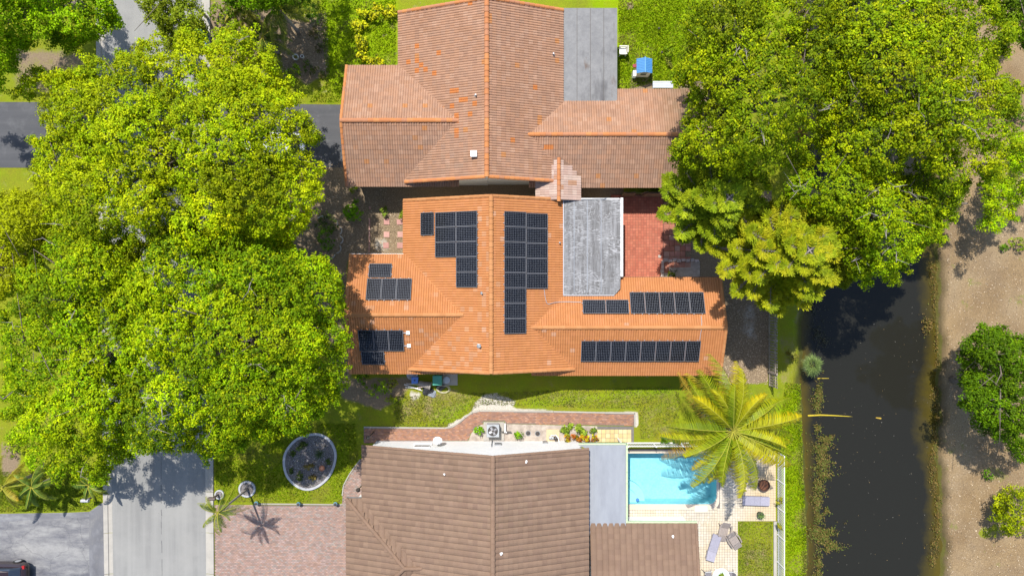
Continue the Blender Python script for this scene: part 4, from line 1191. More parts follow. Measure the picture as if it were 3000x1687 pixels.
# planter bed framed with rough blocks
pb_ = thing('planter_bed', 'soil bed framed by pale rough blocks at the terrace corner', 'planter', P(1975, 790))
mb = MB(); mb.prism([tuple(P(*p)[:2]) for p in ((1940, 765), (2050, 765), (2050, 812), (1940, 812))], 0, .05); mb.build('soil', M['sandy_bed'], pb_, winv(pb_))
bl = []
for k in range(3):
    t_ = MB(); r2 = random.Random(k); t_.col(((.46, .38, .34), (.40, .34, .31), (.50, .41, .37))[k]); t_.box((0, 0, .09), (.30, .22, .18), taper=.86)
    t_.v = [(x + r2.uniform(-.03, .03), y + r2.uniform(-.03, .03), z + r2.uniform(-.01, .02)) for x, y, z in t_.v]; bl.append(t_.mesh('edging_block', M['paver']))
for i, (x, y, a) in enumerate([(1940, 806, 1.5), (1939, 794, 1.6), (1940, 781, 1.55), (1941, 769, 1.4)] + [(1949 + k * 13, 762 + (k % 2) * 2, .05 * (k % 3)) for k in range(8)]):
    o = bpy.data.objects.new('edging_block', bl[i % 3]); q = P(x, y); link(o, pb_, winv(pb_)); o.location = (q.x, q.y, 0); o.rotation_euler = (0, 0, a)

# ---------------------------------------------------------------- west yard of the solar house
st_m = []
for c in ((.46, .25, .22), (.50, .29, .25), (.42, .23, .20)):
    t_ = MB(); t_.col(c); t_.box((0, 0, .02), (.42, .42, .06), taper=.97); st_m.append(t_.mesh('stepping_stone', M['paver']))
for k, (x, y) in enumerate([(1133, 650), (1133, 687), (1131, 719), (1171, 650), (1173, 687), (1172, 719)]):
    o = bpy.data.objects.new('stepping_stone', st_m[k % 3]); link(o); q = P(x, y); o.location = q; o.rotation_euler = (0, 0, [.02, -.03, .04, .08, 0, -.02][k])
    tag(o, 'square pink stepping stone in the %s column from the orange roof, %s from the top' % (('outer', 'inner')[k // 3], ORD[k % 3]), 'stepping stone', 'stepping stones in the west yard')
be = thing('brick_edging', 'straight line of small pink bricks dividing the west yard', 'edging', P(1083, 675))
rg = random.Random(3); bm_ = []
for c in ((.48, .29, .24), (.52, .33, .27), (.44, .26, .21)):
    t_ = MB(); t_.col(c); t_.box((0, 0, .04), (.11, .20, .08), taper=.95); bm_.append(t_.mesh('brick', M['paver']))
y = 609
while y < 742:
    if not 614 < y < 640:
        o = bpy.data.objects.new('brick', rg.choice(bm_)); link(o, be, winv(be)); q = P(1083.5 - (y - 609) * .012, y); o.location = q; o.rotation_euler = (0, 0, rg.uniform(-.12, .12))
    y += 9
sc_ = thing('scalloped_edging', 'curved scalloped concrete edging in the shade of the big trees', 'edging', P(960, 690))
for cx, cy, r_, a0, a1 in ((945, 650, 16, 30, 150), (975, 655, 14, -20, 80), (990, 676, 12, -60, 60), (994, 703, 11, -70, 80), (985, 728, 14, -80, 40), (965, 740, 18, -110, -20)):
    pts = [P(cx + r_ * math.cos(math.radians(a)), cy - r_ * math.sin(math.radians(a))) + Vector((0, 0, .05)) for a in np.linspace(a0, a1, 9)]
    mb = MB(); mb.tube(pts, .05, 6); mb.build('edging_piece', M['concrete'], sc_, winv(sc_))

# ---------------------------------------------------------------- air conditioner, pump and utilities on the gravel strip
def z8p(x, y, h=0.0): return P(1000 + x / 2.574, 1124 + y / 2.574, h)
q = z8p(1145, 362)
acp = MB(); c = z8p(1150, 355); acp.box((c.x, c.y, .06), (1.5, 1.35, .10)); tag(acp.build('concrete_pad', M['concrete']), 'square concrete pad under the air conditioner', 'pad')
ac = thing('air_conditioner', 'grey outdoor air conditioner with round top fan on concrete pad', 'air conditioner', (z8p(1140, 362).x + .05, z8p(1140, 362).y + .25, .11))
M['ac_grey'] = mat('grey enamel', (.36, .38, .40), (.31, .33, .35), 4, rough=.45, spec=.4)
b = MB(); b.box((0, 0, .36), (.86, .86, .72)); b.build('cabinet', M['ac_grey'], ac)
b = MB(); b.box((0, 0, .745), (.92, .92, .05), taper=.95); b.build('top_panel', M['ac_grey'], ac)
b = MB(); b.lathe((0, 0, .765), [(.36, 0), (.36, .03), (.33, .03), (.33, .006)], 28); b.build('fan_ring', M['dark_metal'], ac)
for k in range(4):
    b = MB(); b.box((0, 0, 0), (.26, .15, .015), m=Matrix.Translation((0, 0, .79)) @ Matrix.Rotation(k * math.pi / 2 + .5, 4, 'Z') @ Matrix.Translation((.17, 0, 0)) @ Matrix.Rotation(.35, 4, 'X')); b.build('fan_blade', M['alu'], ac)
b = MB(); b.lathe((0, 0, .78), [(.08, 0), (.08, .04), (.03, .055)], 12); b.build('fan_hub', M['dark_metal'], ac)
for i in range(8):
    b = MB(); pts = [(.34 * math.cos(i * math.pi / 8), .34 * math.sin(i * math.pi / 8), .815), (-.34 * math.cos(i * math.pi / 8), -.34 * math.sin(i * math.pi / 8), .815)]; b.tube(pts, .006, 4); b.build('guard_wire', M['grey_metal'], ac)
for k in range(10):
    b = MB(); b.box((.434, -.38 + k * .085, .36), (.012, .02, .62)); b.build('louvre', M['dark_metal'], ac)
pp = thing('backflow_pipe', 'white and black pipe fitting between air conditioner and small shrub', 'pipe', z8p(1235, 345))
b = MB(); b.tube([(0, .5, .05), (0, .5, .35), (0, -.15, .4)], .045, 8); b.build('pipe', M['white_paint'], pp)
b = MB(); b.tube([(-.25, -.1, .3), (.45, -.1, .3)], .055, 8); b.build('valve', M['dark_metal'], pp)
b = MB(); b.tube([(.1, -.1, .05), (.1, -.1, .5)], .04, 8); b.build('riser', M['white_paint'], pp)
for k, (x, y) in enumerate(((1409, 371), (1480, 374))):
    t = thing('valve_cover', 'round dark valve cover sunk in the gravel, %s to the pool pump' % ('farther' if k == 0 else 'nearer'), 'cover', z8p(x, y))
    b = MB(); b.lathe((0, 0, .02), [(.20, 0), (.20, .035), (.165, .035), (.165, .02)], 22); b.build('rim', M['grey_metal'], t)
    b = MB(); b.lathe((0, 0, .02), [(.16, 0), (.16, .022), (.05, .03)], 22); b.build('lid', M['dark_metal'], t)
mb = MB(); q = z8p(1594, 388); mb.box((q.x, q.y, .05), (.95, .92, .07)); tag(mb.build('concrete_pad', mat('ochre concrete', (.55, .42, .25), (.46, .36, .24), 2.5, rough=.9)), 'ochre stained concrete pad under the pool pump', 'pad')
pu = thing('pool_pump', 'pool pump with white pipes on ochre pad', 'pump', (q.x, q.y, .085))
b = MB(); b.tube([(-.28, -.12, .16), (.05, -.12, .16)], .12, 12); b.build('motor', M['ac_grey'], pu)
b = MB(); b.lathe((.2, -.15, 0), [(.13, 0), (.15, .1), (.15, .3), (.11, .34), (.04, .36)], 16); b.build('strainer', M['dark_metal'], pu)
for pts in ([(.2, .12, .1), (.2, .12, .45), (-.15, .12, .45), (-.15, -.05, .45)], [(.38, -.1, .05), (.38, -.1, .4), (.2, .12, .4)], [(.45, -.4, .05), (.45, -.4, .3), (.38, -.1, .3)]):
    b = MB(); b.tube(pts, .033, 8); b.build('pipe', M['white_paint'], pu)
sd = thing('satellite_dish', 'white satellite dish mounted on the white gable wall', 'satellite dish', (-6.3 + 1.05, -10.75, 1.7))
b = MB(); pr = [(.02, 0), (.13, .013), (.24, .043), (.33, .085)]
b.lathe((0, 0, 0), pr + [(.32, .095), (.235, .055), (.13, .025), (.02, .012)], 24, 1.0, .85)
T = Matrix.Translation((0, 0, .25)) @ Euler((math.radians(-28), math.radians(18), 0)).to_matrix().to_4x4()
b.v = [tuple(T @ Vector(v)) for v in b.v]; b.build('dish', M['white_paint'], sd, smooth=True)
b = MB(); b.tube([T @ Vector((0, -.3, .06)), T @ Vector((.0, -.18, .42))], .014, 6); b.tube([T @ Vector((-.03, -.18, .42)), T @ Vector((.03, -.14, .46))], .035, 8); b.build('receiver_arm', M['grey_metal'], sd)
b = MB(); b.tube([(0, -.42, -.25), (0, -.1, -.2), (0, 0, .24)], .025, 8); b.build('mast', M['grey_metal'], sd)

# wall lanterns of the brown roofed house
for k, (sx, sy, dx, dy, lab) in enumerate(((1079, 1281, -.3, -.4, 'dark lantern standing at the paver path corner'), (1050, 1434, -.3, -.45, 'brown lantern on a pole beside the driveway corner'))):
    base = P(sx, sy, 2.0); t = thing('garden_lantern', lab, 'lantern', (base.x, base.y, 0))
    b = MB(); b.tube([(0, 0, 0), (0, 0, 1.85)], .035, 8); b.build('pole', M['dark_metal'], t)
    b = MB(); b.lathe((0, 0, 1.85), [(.07, 0), (.12, .05), (.13, .22), (.16, .24), (.04, .36)], 12); b.build('lamp_head', M['dark_metal'], t)
# solar bollards along the driveway
M['blue_glass'] = mat('blue tinted glass', (.16, .34, .42), (.10, .24, .32), 6, rough=.08, spec=.7)
for k, (x, y, lab) in enumerate(((757, 1466, 'blue glass garden light nearest the small palm'), (880, 1468, 'blue glass garden light in the middle of the driveway edge'), (987, 1468, 'blue glass garden light beside the tile roof corner'))):
    t = thing('garden_light', lab, 'garden light', P(x, y + 2), group='garden lights along the paver driveway')
    b = MB(); b.tube([(0, 0, 0), (0, 0, .35)], .03, 8); b.build('stake', M['dark_metal'], t)
    b = MB(); b.lathe((0, 0, .33), [(.05, 0), (.14, .06), (.15, .13), (.11, .2), (.03, .23)], 16); b.build('globe', M['blue_glass'], t, smooth=True)
    b = MB(); b.lathe((0, 0, .5), [(.125, 0), (.09, .06), (.02, .075)], 14); b.build('cap', M['dark_metal'], t)
mb = MB()
e_ = [P(x, y) for x, y in ((750, 1474.5), (870, 1475.5), (1002, 1477))]
for a, b in zip(e_, e_[1:]):
    d = b - a; mb.box((0, 0, 0), (d.length, .07, .10), m=Matrix.Translation((a + b) / 2 + Vector((0, 0, .02))) @ Matrix.Rotation(math.atan2(d.y, d.x), 4, 'Z'))
tag(mb.build('driveway_edging', M['concrete']), 'thin pale edging between lawn and paver driveway', 'edging')
mb = MB(); e_ = [P(x, y) for x, y in ((1003, 1450), (1007, 1420), (1024, 1388), (1038, 1368), (1056, 1345))]
for a, b in zip(e_, e_[1:]):
    d = b - a; mb.box((0, 0, 0), (d.length + .02, .07, .10), m=Matrix.Translation((a + b) / 2 + Vector((0, 0, .02))) @ Matrix.Rotation(math.atan2(d.y, d.x), 4, 'Z'))
tag(mb.build('driveway_edging', M['concrete']), 'curved pale edging where the drive meets the house front', 'edging')

# ---------------------------------------------------------------- round and oval beds
def ring_bed(name, label, outline, wd, hgt=.12, mulch=True):
    """kerb ring cast in segments around a gravel bed; outline in survey units"""
    pts = [P(*p) for p in outline]; n_ = len(pts)
    c = sum(pts, Vector()) / n_
    t = thing(name, label, 'garden bed', c)
    inn = []
    for p in pts:
        d = (c - p); inn.append(p + d.normalized() * wd)
    k = 4
    for s_ in range(0, n_, k):
        b = MB(); ids = [(s_ + i) % n_ for i in range(k + 1)]
        vs = []
        for i in ids:
            vs += [(pts[i].x, pts[i].y, 0), (pts[i].x, pts[i].y, hgt * .85), (pts[i].x * .85 + inn[i].x * .15, pts[i].y * .85 + inn[i].y * .15, hgt), (inn[i].x, inn[i].y, hgt), (inn[i].x, inn[i].y, 0)]
        fs = [(5 * i + j, 5 * (i + 1) + j, 5 * (i + 1) + j + 1, 5 * i + j + 1) for i in range(k) for j in range(4)]
        fs += [(0, 1, 2, 3, 4), tuple(5 * k + j for j in (4, 3, 2, 1, 0))]
        b.add(vs, fs); b.build('kerb_segment', M['ring_concrete'], t, winv(t))
    b = MB(); b.prism([(p.x, p.y) for p in inn], 0, .055); b.build('gravel', M['mulch'], t, winv(t))
    # loose stones on the gravel
    rg = np.random.default_rng(n_)
    xs = [p.x for p in inn]; ys = [p.y for p in inn]
    X = rg.uniform(min(xs), max(xs), 5000); Y = rg.uniform(min(ys), max(ys), 5000)
    poly = [(p.x, p.y) for p in inn]; ok = inpoly(X, Y, poly); X = X[ok]; Y = Y[ok]
    m = min(len(X), int(180 * abs(max(xs) - min(xs)) * abs(max(ys) - min(ys)))); X = X[:m]; Y = Y[:m]
    C = np.stack([X, Y, np.full(m, .07)], -1); Nn = rg.normal(0, .5, (m, 3)); Nn[:, 2] = 1
    g_ = rg.uniform(.08, .42, (m, 1)) * np.array([[1.0, .93, .9]])
    o = bpy.data.objects.new('stones', leaf_quads('stones', C, Nn, rg.uniform(.04, .10, m), g_, M['attr_matte'], .8, rg)); link(o, t, winv(t)); o['kind'] = 'stuff'
    return t
def leaf_quads(name, C, Nn, size, cols, m, aspect=.55, rg=R, fold=.12):
    n_ = len(C)
    Nn = Nn / (np.linalg.norm(Nn, axis=1, keepdims=True) + 1e-9)
    a = rg.normal(0, 1, (n_, 3)); t = a - Nn * (a * Nn).sum(1, keepdims=True); t /= np.linalg.norm(t, axis=1, keepdims=True) + 1e-9
    b = np.cross(Nn, t); s = size[:, None]
    V = np.empty((n_, 4, 3))
    V[:, 0] = C - t * s * .5; V[:, 1] = C + b * s * aspect * .5 + Nn * s * fold + t * s * .08; V[:, 2] = C + t * s * .5 - Nn * s * .08; V[:, 3] = C - b * s * aspect * .5 + Nn * s * fold + t * s * .08
    return np_quads(name, V.reshape(-1, 3), cols, m)
M['ring_concrete'] = mat('ring concrete', (.42, .42, .43), (.36, .36, .37), 3, rough=.9, bump=.2, bscale=40)
zo = lambda x, y: (560 + x / 5.152, 1240 + y / 5.152)
oval = smooth_poly([zo(*p) for p in ((1880, 140), (2080, 215), (2185, 380), (2195, 560), (2120, 770), (1970, 930), (1780, 1008), (1590, 955), (1440, 800), (1388, 590), (1430, 400), (1600, 215))], 4)
ring_bed('oval_bed', 'large oval gravel bed ringed by pale kerb on the front lawn', oval, .18)
ring_bed('round_bed', 'small round gravel bed at the foot of the leaning palm', [(724.8 + 25.2 * math.cos(a), 1431 + 24.5 * math.sin(a)) for a in np.linspace(0, 2 * math.pi, 24, endpoint=False)], .14)
ring_bed('mailbox_bed', 'tiny ringed bed around the mailbox post near the kerb', [(643.8 + 14.2 * math.cos(a), 1447.5 + 14.2 * math.sin(a)) for a in np.linspace(0, 2 * math.pi, 20, endpoint=False)], .10)
t = thing('terracotta_pot', 'orange terracotta pot on the oval gravel bed', 'pot', P(946, 1368))
b = MB(); b.col((.62, .25, .12)); b.lathe((0, 0, .05), [(.11, 0), (.20, .2), (.20, .26), (.16, .26), (.15, .2)], 16); b.build('bowl', M['attr_matte'], t)
b = MB(); b.col((.70, .30, .16)); b.lathe((0, 0, .24), [(.15, 0), (.13, .05), (.03, .07)], 12); b.build('soil', M['attr_matte'], t)
# mailboxes
def mailbox(sx, sy, rz, body, label):
    t = thing('mailbox', label, 'mailbox', P(sx, sy), rz)
    b = MB(); b.col((.16, .13, .11)); b.box((0, 0, .5), (.1, .1, 1.0)); b.build('post', M['attr_matte'], t)
    b = MB(); b.col(body)
    pr = [(-.11, 0), (.11, 0), (.11, .14)] + [(.11 * math.cos(a), .14 + .11 * math.sin(a)) for a in np.linspace(0, math.pi, 8)[1:]]
    vs = [(-.26, y, 1.0 + z) for y, z in pr] + [(.26, y, 1.0 + z) for y, z in pr]; k = len(pr)
    b.add(vs, [tuple(range(k))[::-1], tuple(range(k, 2 * k))] + [(i, (i + 1) % k, k + (i + 1) % k, k + i) for i in range(k)]); b.build('box', M['attr_plastic'], t)
    b = MB(); b.col((.5, .05, .04)); b.box((.1, .125, 1.2), (.03, .01, .16)); b.build('flag', M['attr_plastic'], t)
    b = MB(); b.col(tuple(x * .8 for x in body)); b.box((.268, 0, 1.12), (.012, .2, .22)); b.build('door', M['attr_plastic'], t)
mailbox(277, 1452, 0.0, (.42, .42, .46), 'grey arched mailbox beside the cracked driveway')
mailbox(640, 1447, math.pi, (.10, .07, .06), 'dark brown mailbox in the tiny ringed bed')

# ---------------------------------------------------------------- yard clutter south of the orange roof
zc = lambda x, y, h=0.0: P(1150 + x / 7.354, 1070 + y / 7.354, h)
def bin_(name, label, cat, pos, w, d, h, col, rz=0, square=True):
    t = thing(name, label, cat, pos, rz)
    b = MB(); b.col(col)
    if square: b.box((0, 0, h / 2), (w * .82, d * .82, h), taper=1.2)
    else: b.lathe((0, 0, 0), [(w * .40, 0), (w * .48, h * .95), (w * .5, h), (w * .46, h), (w * .44, h * .9)], 20)
    b.build('bin_body', M['attr_plastic'], t)
    b = MB(); b.col(tuple(min(1, x * 1.15) for x in col))
    if square: b.box((0, 0, h + .03), (w, d, .05), taper=.95); b.box((0, -d * .42, h + .065), (w * .7, .06, .05))
    else: b.lathe((0, 0, h), [(w * .5, 0), (w * .5, .03), (w * .3, .05), (.02, .055)], 20)
    b.build('lid', M['attr_plastic'], t)
    return t
t = bin_('wheeled_bin', 'green wheeled bin standing under the orange eave', 'bin', zc(995, 285), .66, .70, 1.0, (.05, .26, .19))
for k in (-1, 1):
    b = MB(); b.tube([(k * .25 - .03, .27, .1), (k * .25 + .03, .27, .1)], .1, 12); b.build('wheel', M['dark_metal'], t)
b = MB(); b.col((.42, .68, .60)); b.box((0, -.30, 1.0), (.62, .1, .05)); b.build('lid_lip', M['attr_plastic'], t)
bin_('round_tub', 'grey round lidded tub beside the green bin', 'tub', zc(1180, 292), .50, .5, .55, (.35, .38, .42), square=False)
t = thing('plastic_stool', 'blue plastic step stool under the orange eave', 'stool', zc(495, 305))
b = MB(); b.col((.10, .22, .62)); b.box((0, 0, .40), (.50, .48, .05), taper=.92); b.build('seat', M['attr_plastic'], t)
for sx_ in (-1, 1):
    for sy_ in (-1, 1):
        b = MB(); b.col((.08, .19, .55)); b.box((sx_ * .2, sy_ * .2, .19), (.07, .07, .38)); b.build('leg', M['attr_plastic'], t)
b = MB(); b.col((.02, .03, .10)); b.box((0, 0, .428), (.11, .11, .006)); b.build('grip_hole', M['attr_plastic'], t)
t = thing('white_basin', 'grey white round basin half hidden under the eave', 'basin', zc(430, 190))
b = MB(); b.col((.50, .52, .56)); b.lathe((0, 0, 0), [(.26, 0), (.36, .20), (.40, .22), (.38, .22), (.33, .18), (.24, .03)], 22); b.build('bowl', M['attr_plastic'], t)
b = MB(); b.col((.42, .44, .48)); b.lathe((0, 0, .03), [(.235, 0), (.235, .012), (.02, .014)], 18); b.build('basin_floor', M['attr_plastic'], t)
# ribbed can lying on its side
t = thing('trash_can', 'ribbed grey brown trash can lying on its side', 'trash can', zc(720, 405), math.radians(-14))
b = MB(); b.col((.26, .23, .20)); vs = []; fs = []
nr_, na = 15, 20
for i in range(nr_):
    x = -.52 + .9 * i / (nr_ - 1); r_ = (.17 + .11 * i / (nr_ - 1)) + (.012 if i % 2 else 0)
    for k in range(na):
        a = 2 * math.pi * k / na; vs.append((x, r_ * math.cos(a), .29 + r_ * math.sin(a)))
for i in range(nr_ - 1):
    for k in range(na): fs.append((i * na + k, i * na + (k + 1) % na, (i + 1) * na + (k + 1) % na, (i + 1) * na + k))
fs.append(tuple(range(na)))
b.add(vs, fs); b.build('can_body', M['attr_plastic'], t)
b = MB(); b.col((.34, .31, .27)); b.tube([(.385, .28 * math.cos(a), .29 + .28 * math.sin(a)) for a in np.linspace(0, 2 * math.pi, 21)], .022, 6); b.build('rim', M['attr_plastic'], t)
b = MB(); b.col((.012, .012, .012)); b.tube([(.3, 0, .29), (.375, 0, .29)], .265, 18); b.build('dark_mouth', M['attr_matte'], t)
for k, (a, c, lab) in enumerate((((262, 412), (610, 520), 'long white pipe lying lowest in the pipe heap'), ((285, 470), (600, 500), 'thick white pipe lying across the pipe heap'), ((310, 392), (620, 425), 'thin white pole beside the ribbed trash can'), ((350, 450), (640, 545), 'white pole crossing under the other pipes'), ((545, 480), (680, 465), 'short pinkish pole at the mouth of the pipe heap'))):
    p0 = zc(*a, .12 + .05 * k) ; p1 = zc(*c, .10 + .06 * k)
    t = thing('loose_pipe', lab, 'pipe', (p0 + p1) / 2, group='pipes heaped on the side lawn')
    b = MB(); b.col((.76, .74, .70) if k != 4 else (.62, .45, .40)); b.tube([p0 - (p0 + p1) / 2, p1 - (p0 + p1) / 2], .038 if k in (0, 1) else .022, 8); b.build('pipe', M['attr_plastic'], t)
    d = (p0 - p1).normalized(); b = MB(); b.col((.60, .59, .57)); b.tube([p0 - (p0 + p1) / 2, p0 - (p0 + p1) / 2 + d * .04], .048 if k in (0, 1) else .028, 8); b.build('end_cap', M['attr_plastic'], t)
def lump(name, label, cat, pos, r, h, col, m, seed, n1=18, n2=9):
    rg = np.random.default_rng(seed); t = MB(); t.col(col); vs = []; fs = []
    for i in range(n2):
        ph = (math.pi / 2) * i / (n2 - 1)
        for k in range(n1):
            a = 2 * math.pi * k / n1; q_ = r * math.cos(ph) * (1 + .2 * math.sin(3 * a + seed) + rg.uniform(-.13, .13)); vs.append((q_ * math.cos(a), q_ * math.sin(a) * .75, h * math.sin(ph) * (1 + rg.uniform(-.15, .15))))
    for i in range(n2 - 1):
        for k in range(n1): fs.append((i * n1 + k, i * n1 + (k + 1) % n1, (i + 1) * n1 + (k + 1) % n1, (i + 1) * n1 + k))
    fs.append(tuple(range(n1))[::-1])
    t.add(vs, fs); o = t.build(name, m); o.location = pos; tag(o, label, cat); return o
M['bag'] = mat('black plastic bag', (.02, .02, .022), (.035, .035, .04), 6, rough=.28, spec=.6, bump=.8, bscale=9)
M['tarp'] = mat('grey tarp', (.30, .33, .37), (.22, .24, .28), 5, rough=.5, bump=.8, bscale=7)
lump('rubbish_bag', 'black plastic rubbish bag beside the pipe heap', 'bag', zc(760, 545), .42, .34, (1, 1, 1), M['bag'], 2)
lump('folded_tarp', 'crumpled grey tarp on the side lawn', 'tarp', zc(850, 610), .34, .18, (1, 1, 1), M['tarp'], 5)
lump('rubbish_bag', 'flat black bag between green bin and hose', 'bag', zc(1040, 460), .36, .2, (1, 1, 1), M['bag'], 7)
hs = MB(); hs.col((.62, .56, .40)); pts = []
for i in range(70):
    a = i * .42; r_ = .42 + .06 * math.sin(i * .7); q = zc(1100, 520); pts.append((q.x + r_ * math.cos(a) * 1.1, q.y + .05 + r_ * .6 * math.sin(a), .03 + .003 * i))
hs.tube(pts, .014, 5); tag(hs.build('garden_hose', M['attr_plastic']), 'pale coiled garden hose on the side lawn', 'hose')
mb = MB(); q = zc(1240, 250); mb.box((q.x, q.y + .1, .03), (1.1, 1.4, .06)); tag(mb.build('concrete_pad', M['concrete']), 'worn concrete pad under the bins by the eave', 'pad')

# ---------------------------------------------------------------- back garden of the weathered house
zg = lambda x, y, h=0.0: P(1750 + x / 7.354, 60 + y / 7.354, h)
t = thing('playhouse', 'small toy playhouse with blue ridged roof', 'playhouse', zg(950, 1090))
BL = (.07, .24, .52)
for s_ in (-1, 1):
    b = MB(); b.col(BL)
    n_ = 9
    for i in range(n_):
        y0 = -.52 + i * 1.04 / n_
        b.add([(0, y0 + .005, 1.42), (0, y0 + 1.04 / n_ - .008, 1.42), (s_ * .56, y0 + 1.04 / n_ - .008, 1.12), (s_ * .56, y0 + .005, 1.12), (0, y0 + .005, 1.37), (0, y0 + 1.04 / n_ - .008, 1.37), (s_ * .56, y0 + 1.04 / n_ - .008, 1.07), (s_ * .56, y0 + .005, 1.07)], [(0, 1, 2, 3), (7, 6, 5, 4), (0, 3, 7, 4), (1, 5, 6, 2), (2, 6, 7, 3)])
    b.build('roof_panel', M['attr_plastic'], t)
b = MB(); b.col((.09, .28, .58)); b.box((0, 0, 1.43), (.08, 1.1, .05)); b.build('roof_ridge', M['attr_plastic'], t)
for c, d, nm in (((0, .46, .55), (.96, .05, 1.1), 'wall'), ((0, -.46, .55), (.96, .05, 1.1), 'wall'), ((-.46, 0, .55), (.05, .9, 1.1), 'wall'), ((.46, 0, .55), (.05, .9, 1.1), 'wall')):
    b = MB(); b.col((.62, .52, .40)); b.box(c, d); b.build(nm, M['attr_plastic'], t)
b = MB(); b.col((.78, .77, .74)); b.box((-.60, -.36, .3), (.22, .42, .6)); b.build('side_counter', M['attr_plastic'], t)
b = MB(); b.col((.26, .02, .03)); b.box((-.62, .16, .62), (.26, .22, .12)); b.build('awning', M['attr_plastic'], t)
b = MB(); b.col((.03, .03, .03)); b.box((0, -.487, .75), (.4, .012, .35)); b.build('window', M['attr_plastic'], t)
t = thing('garden_chair', 'white plastic armchair beside the grey flat roof', 'chair', zg(530, 705), math.radians(0))
WH = (.74, .72, .66)
b = MB(); b.col(WH); b.box((0, 0, .42), (.5, .5, .04)); b.build('seat', M['attr_plastic'], t)
b = MB(); b.col((.66, .62, .55)); b.box((0, 0, 0), (.04, .48, .52), m=Matrix.Translation((.27, 0, .68)) @ Matrix.Rotation(.18, 4, 'Y')); b.build('backrest', M['attr_plastic'], t)
for s_ in (-1, 1):
    b = MB(); b.col(WH); b.box((.0, s_ * .27, .66), (.56, .07, .04)); b.build('armrest', M['attr_plastic'], t)
    for q_ in (-.22, .22):
        b = MB(); b.col(WH); b.box((q_, s_ * .26, .32), (.06, .05, .64)); b.build('leg', M['attr_plastic'], t)
t = thing('garden_bench', 'low pale grey slatted bench beside the playhouse', 'bench', zg(1385, 1420))
for i in range(4):
    b = MB(); b.col((.48, .50, .55)); b.box((0, -.19 + i * .125, .43), (1.46, .105, .03)); b.build('slat', M['attr_plastic'], t)
for s_ in (-1, 1):
    b = MB(); b.col((.42, .44, .48)); b.box((s_ * .66, 0, .2), (.06, .46, .40)); b.build('leg', M['attr_plastic'], t)
for k, (x, y) in enumerate(((1295, 232), (1357, 745))):
    t = thing('stake_light', 'thin garden stake light on the back lawn, %s to the playhouse' % ('farther' if k == 0 else 'nearer'), 'garden light', zg(x, y))
    b = MB(); b.tube([(0, 0, 0), (0, 0, .5)], .015, 6); b.build('stake', M['dark_metal'], t)
    b = MB(); b.lathe((0, 0, .45), [(.03, 0), (.07, .03), (.08, .1), (.03, .14)], 10); b.build('lamp_head', M['dark_metal'], t)
# bins by the street in the north-west
bin_('wheeled_bin', 'green wheeled bin at the street edge above the big tree', 'bin', P(601, 104), .68, .66, 1.0, (.01, .19, .10))
bin_('wheeled_bin', 'blue wheeled bin mostly hidden by foliage near the street', 'bin', P(611, 146), .6, .62, 1.0, (.03, .12, .45))
t = thing('lamp_post', 'thin grey street pole beside the olive tree', 'pole', P(610, 55))
b = MB(); b.tube([(0, 0, 0), (0, 0, 6.0)], [.11, .07], 10); b.build('shaft', M['grey_metal'], t)
b = MB(); b.tube([(0, 0, 5.9), (-.2, .5, 6.2), (-.4, 1.1, 6.25)], [.05, .04, .07], 8); b.build('lamp_arm', M['grey_metal'], t)
for k, (x, y, r_) in enumerate(((869, 171, .22), (888, 169, .13))):
    t = thing('flower_pot', ('round white planter ring' if k == 0 else 'small white pot') + ' in the stony garden bed', 'pot', P(x, y))
    b = MB(); b.col((.70, .66, .60)); b.lathe((0, 0, 0), [(r_ * .8, 0), (r_, .22), (r_, .28), (r_ * .72, .28), (r_ * .66, .2)], 20); b.build('rim', M['attr_matte'], t)
    b = MB(); b.col((.17, .10, .07)); b.lathe((0, 0, .18), [(r_ * .68, 0), (r_ * .66, .02), (.02, .03)], 14); b.build('soil', M['attr_matte'], t)

# ---------------------------------------------------------------- pool furniture
zp = lambda x, y, h=0.0: P(1950 + x / 5.4275, 1420 + y / 5.4275, h)
GREY = (.30, .29, .35)
def lounger(pos, rz, label, back):
    t = thing('sun_lounger', label, 'sun lounger', pos, rz, 'sun loungers beside the pool')
    for i in range(3):
        b = MB(); b.col(GREY); b.box((-.95 + .2 + i * .43, 0, .33), (.425, .62, .045)); b.build('mattress_panel', M['attr_matte'], t)
    b = MB(); b.col(tuple(x * 1.08 for x in GREY)); b.box((0, 0, 0), (.66, .62, .045), m=Matrix.Translation((.335, 0, .33)) @ Matrix.Rotation(-back, 4, 'Y') @ Matrix.Translation((.33, 0, 0))); b.build('backrest', M['attr_matte'], t)
    for s_ in (-1, 1):
        b = MB(); b.col((.20, .19, .22)); b.box((-.02, s_ * .33, .30), (1.9, .035, .06)); b.build('side_rail', M['attr_plastic'], t)
        for x in (-.75, .45):
            b = MB(); b.col((.20, .19, .22)); b.box((x, s_ * .31, .14), (.045, .04, .28)); b.build('leg', M['attr_plastic'], t)
lounger(zp(1410, 232), math.radians(-2), 'grey lounger lying flat near the brown tub and picket fence', .03)
lounger(zp(742, 965), math.radians(-108), 'grey lounger with raised back between brown roof and lawn plot', .22)
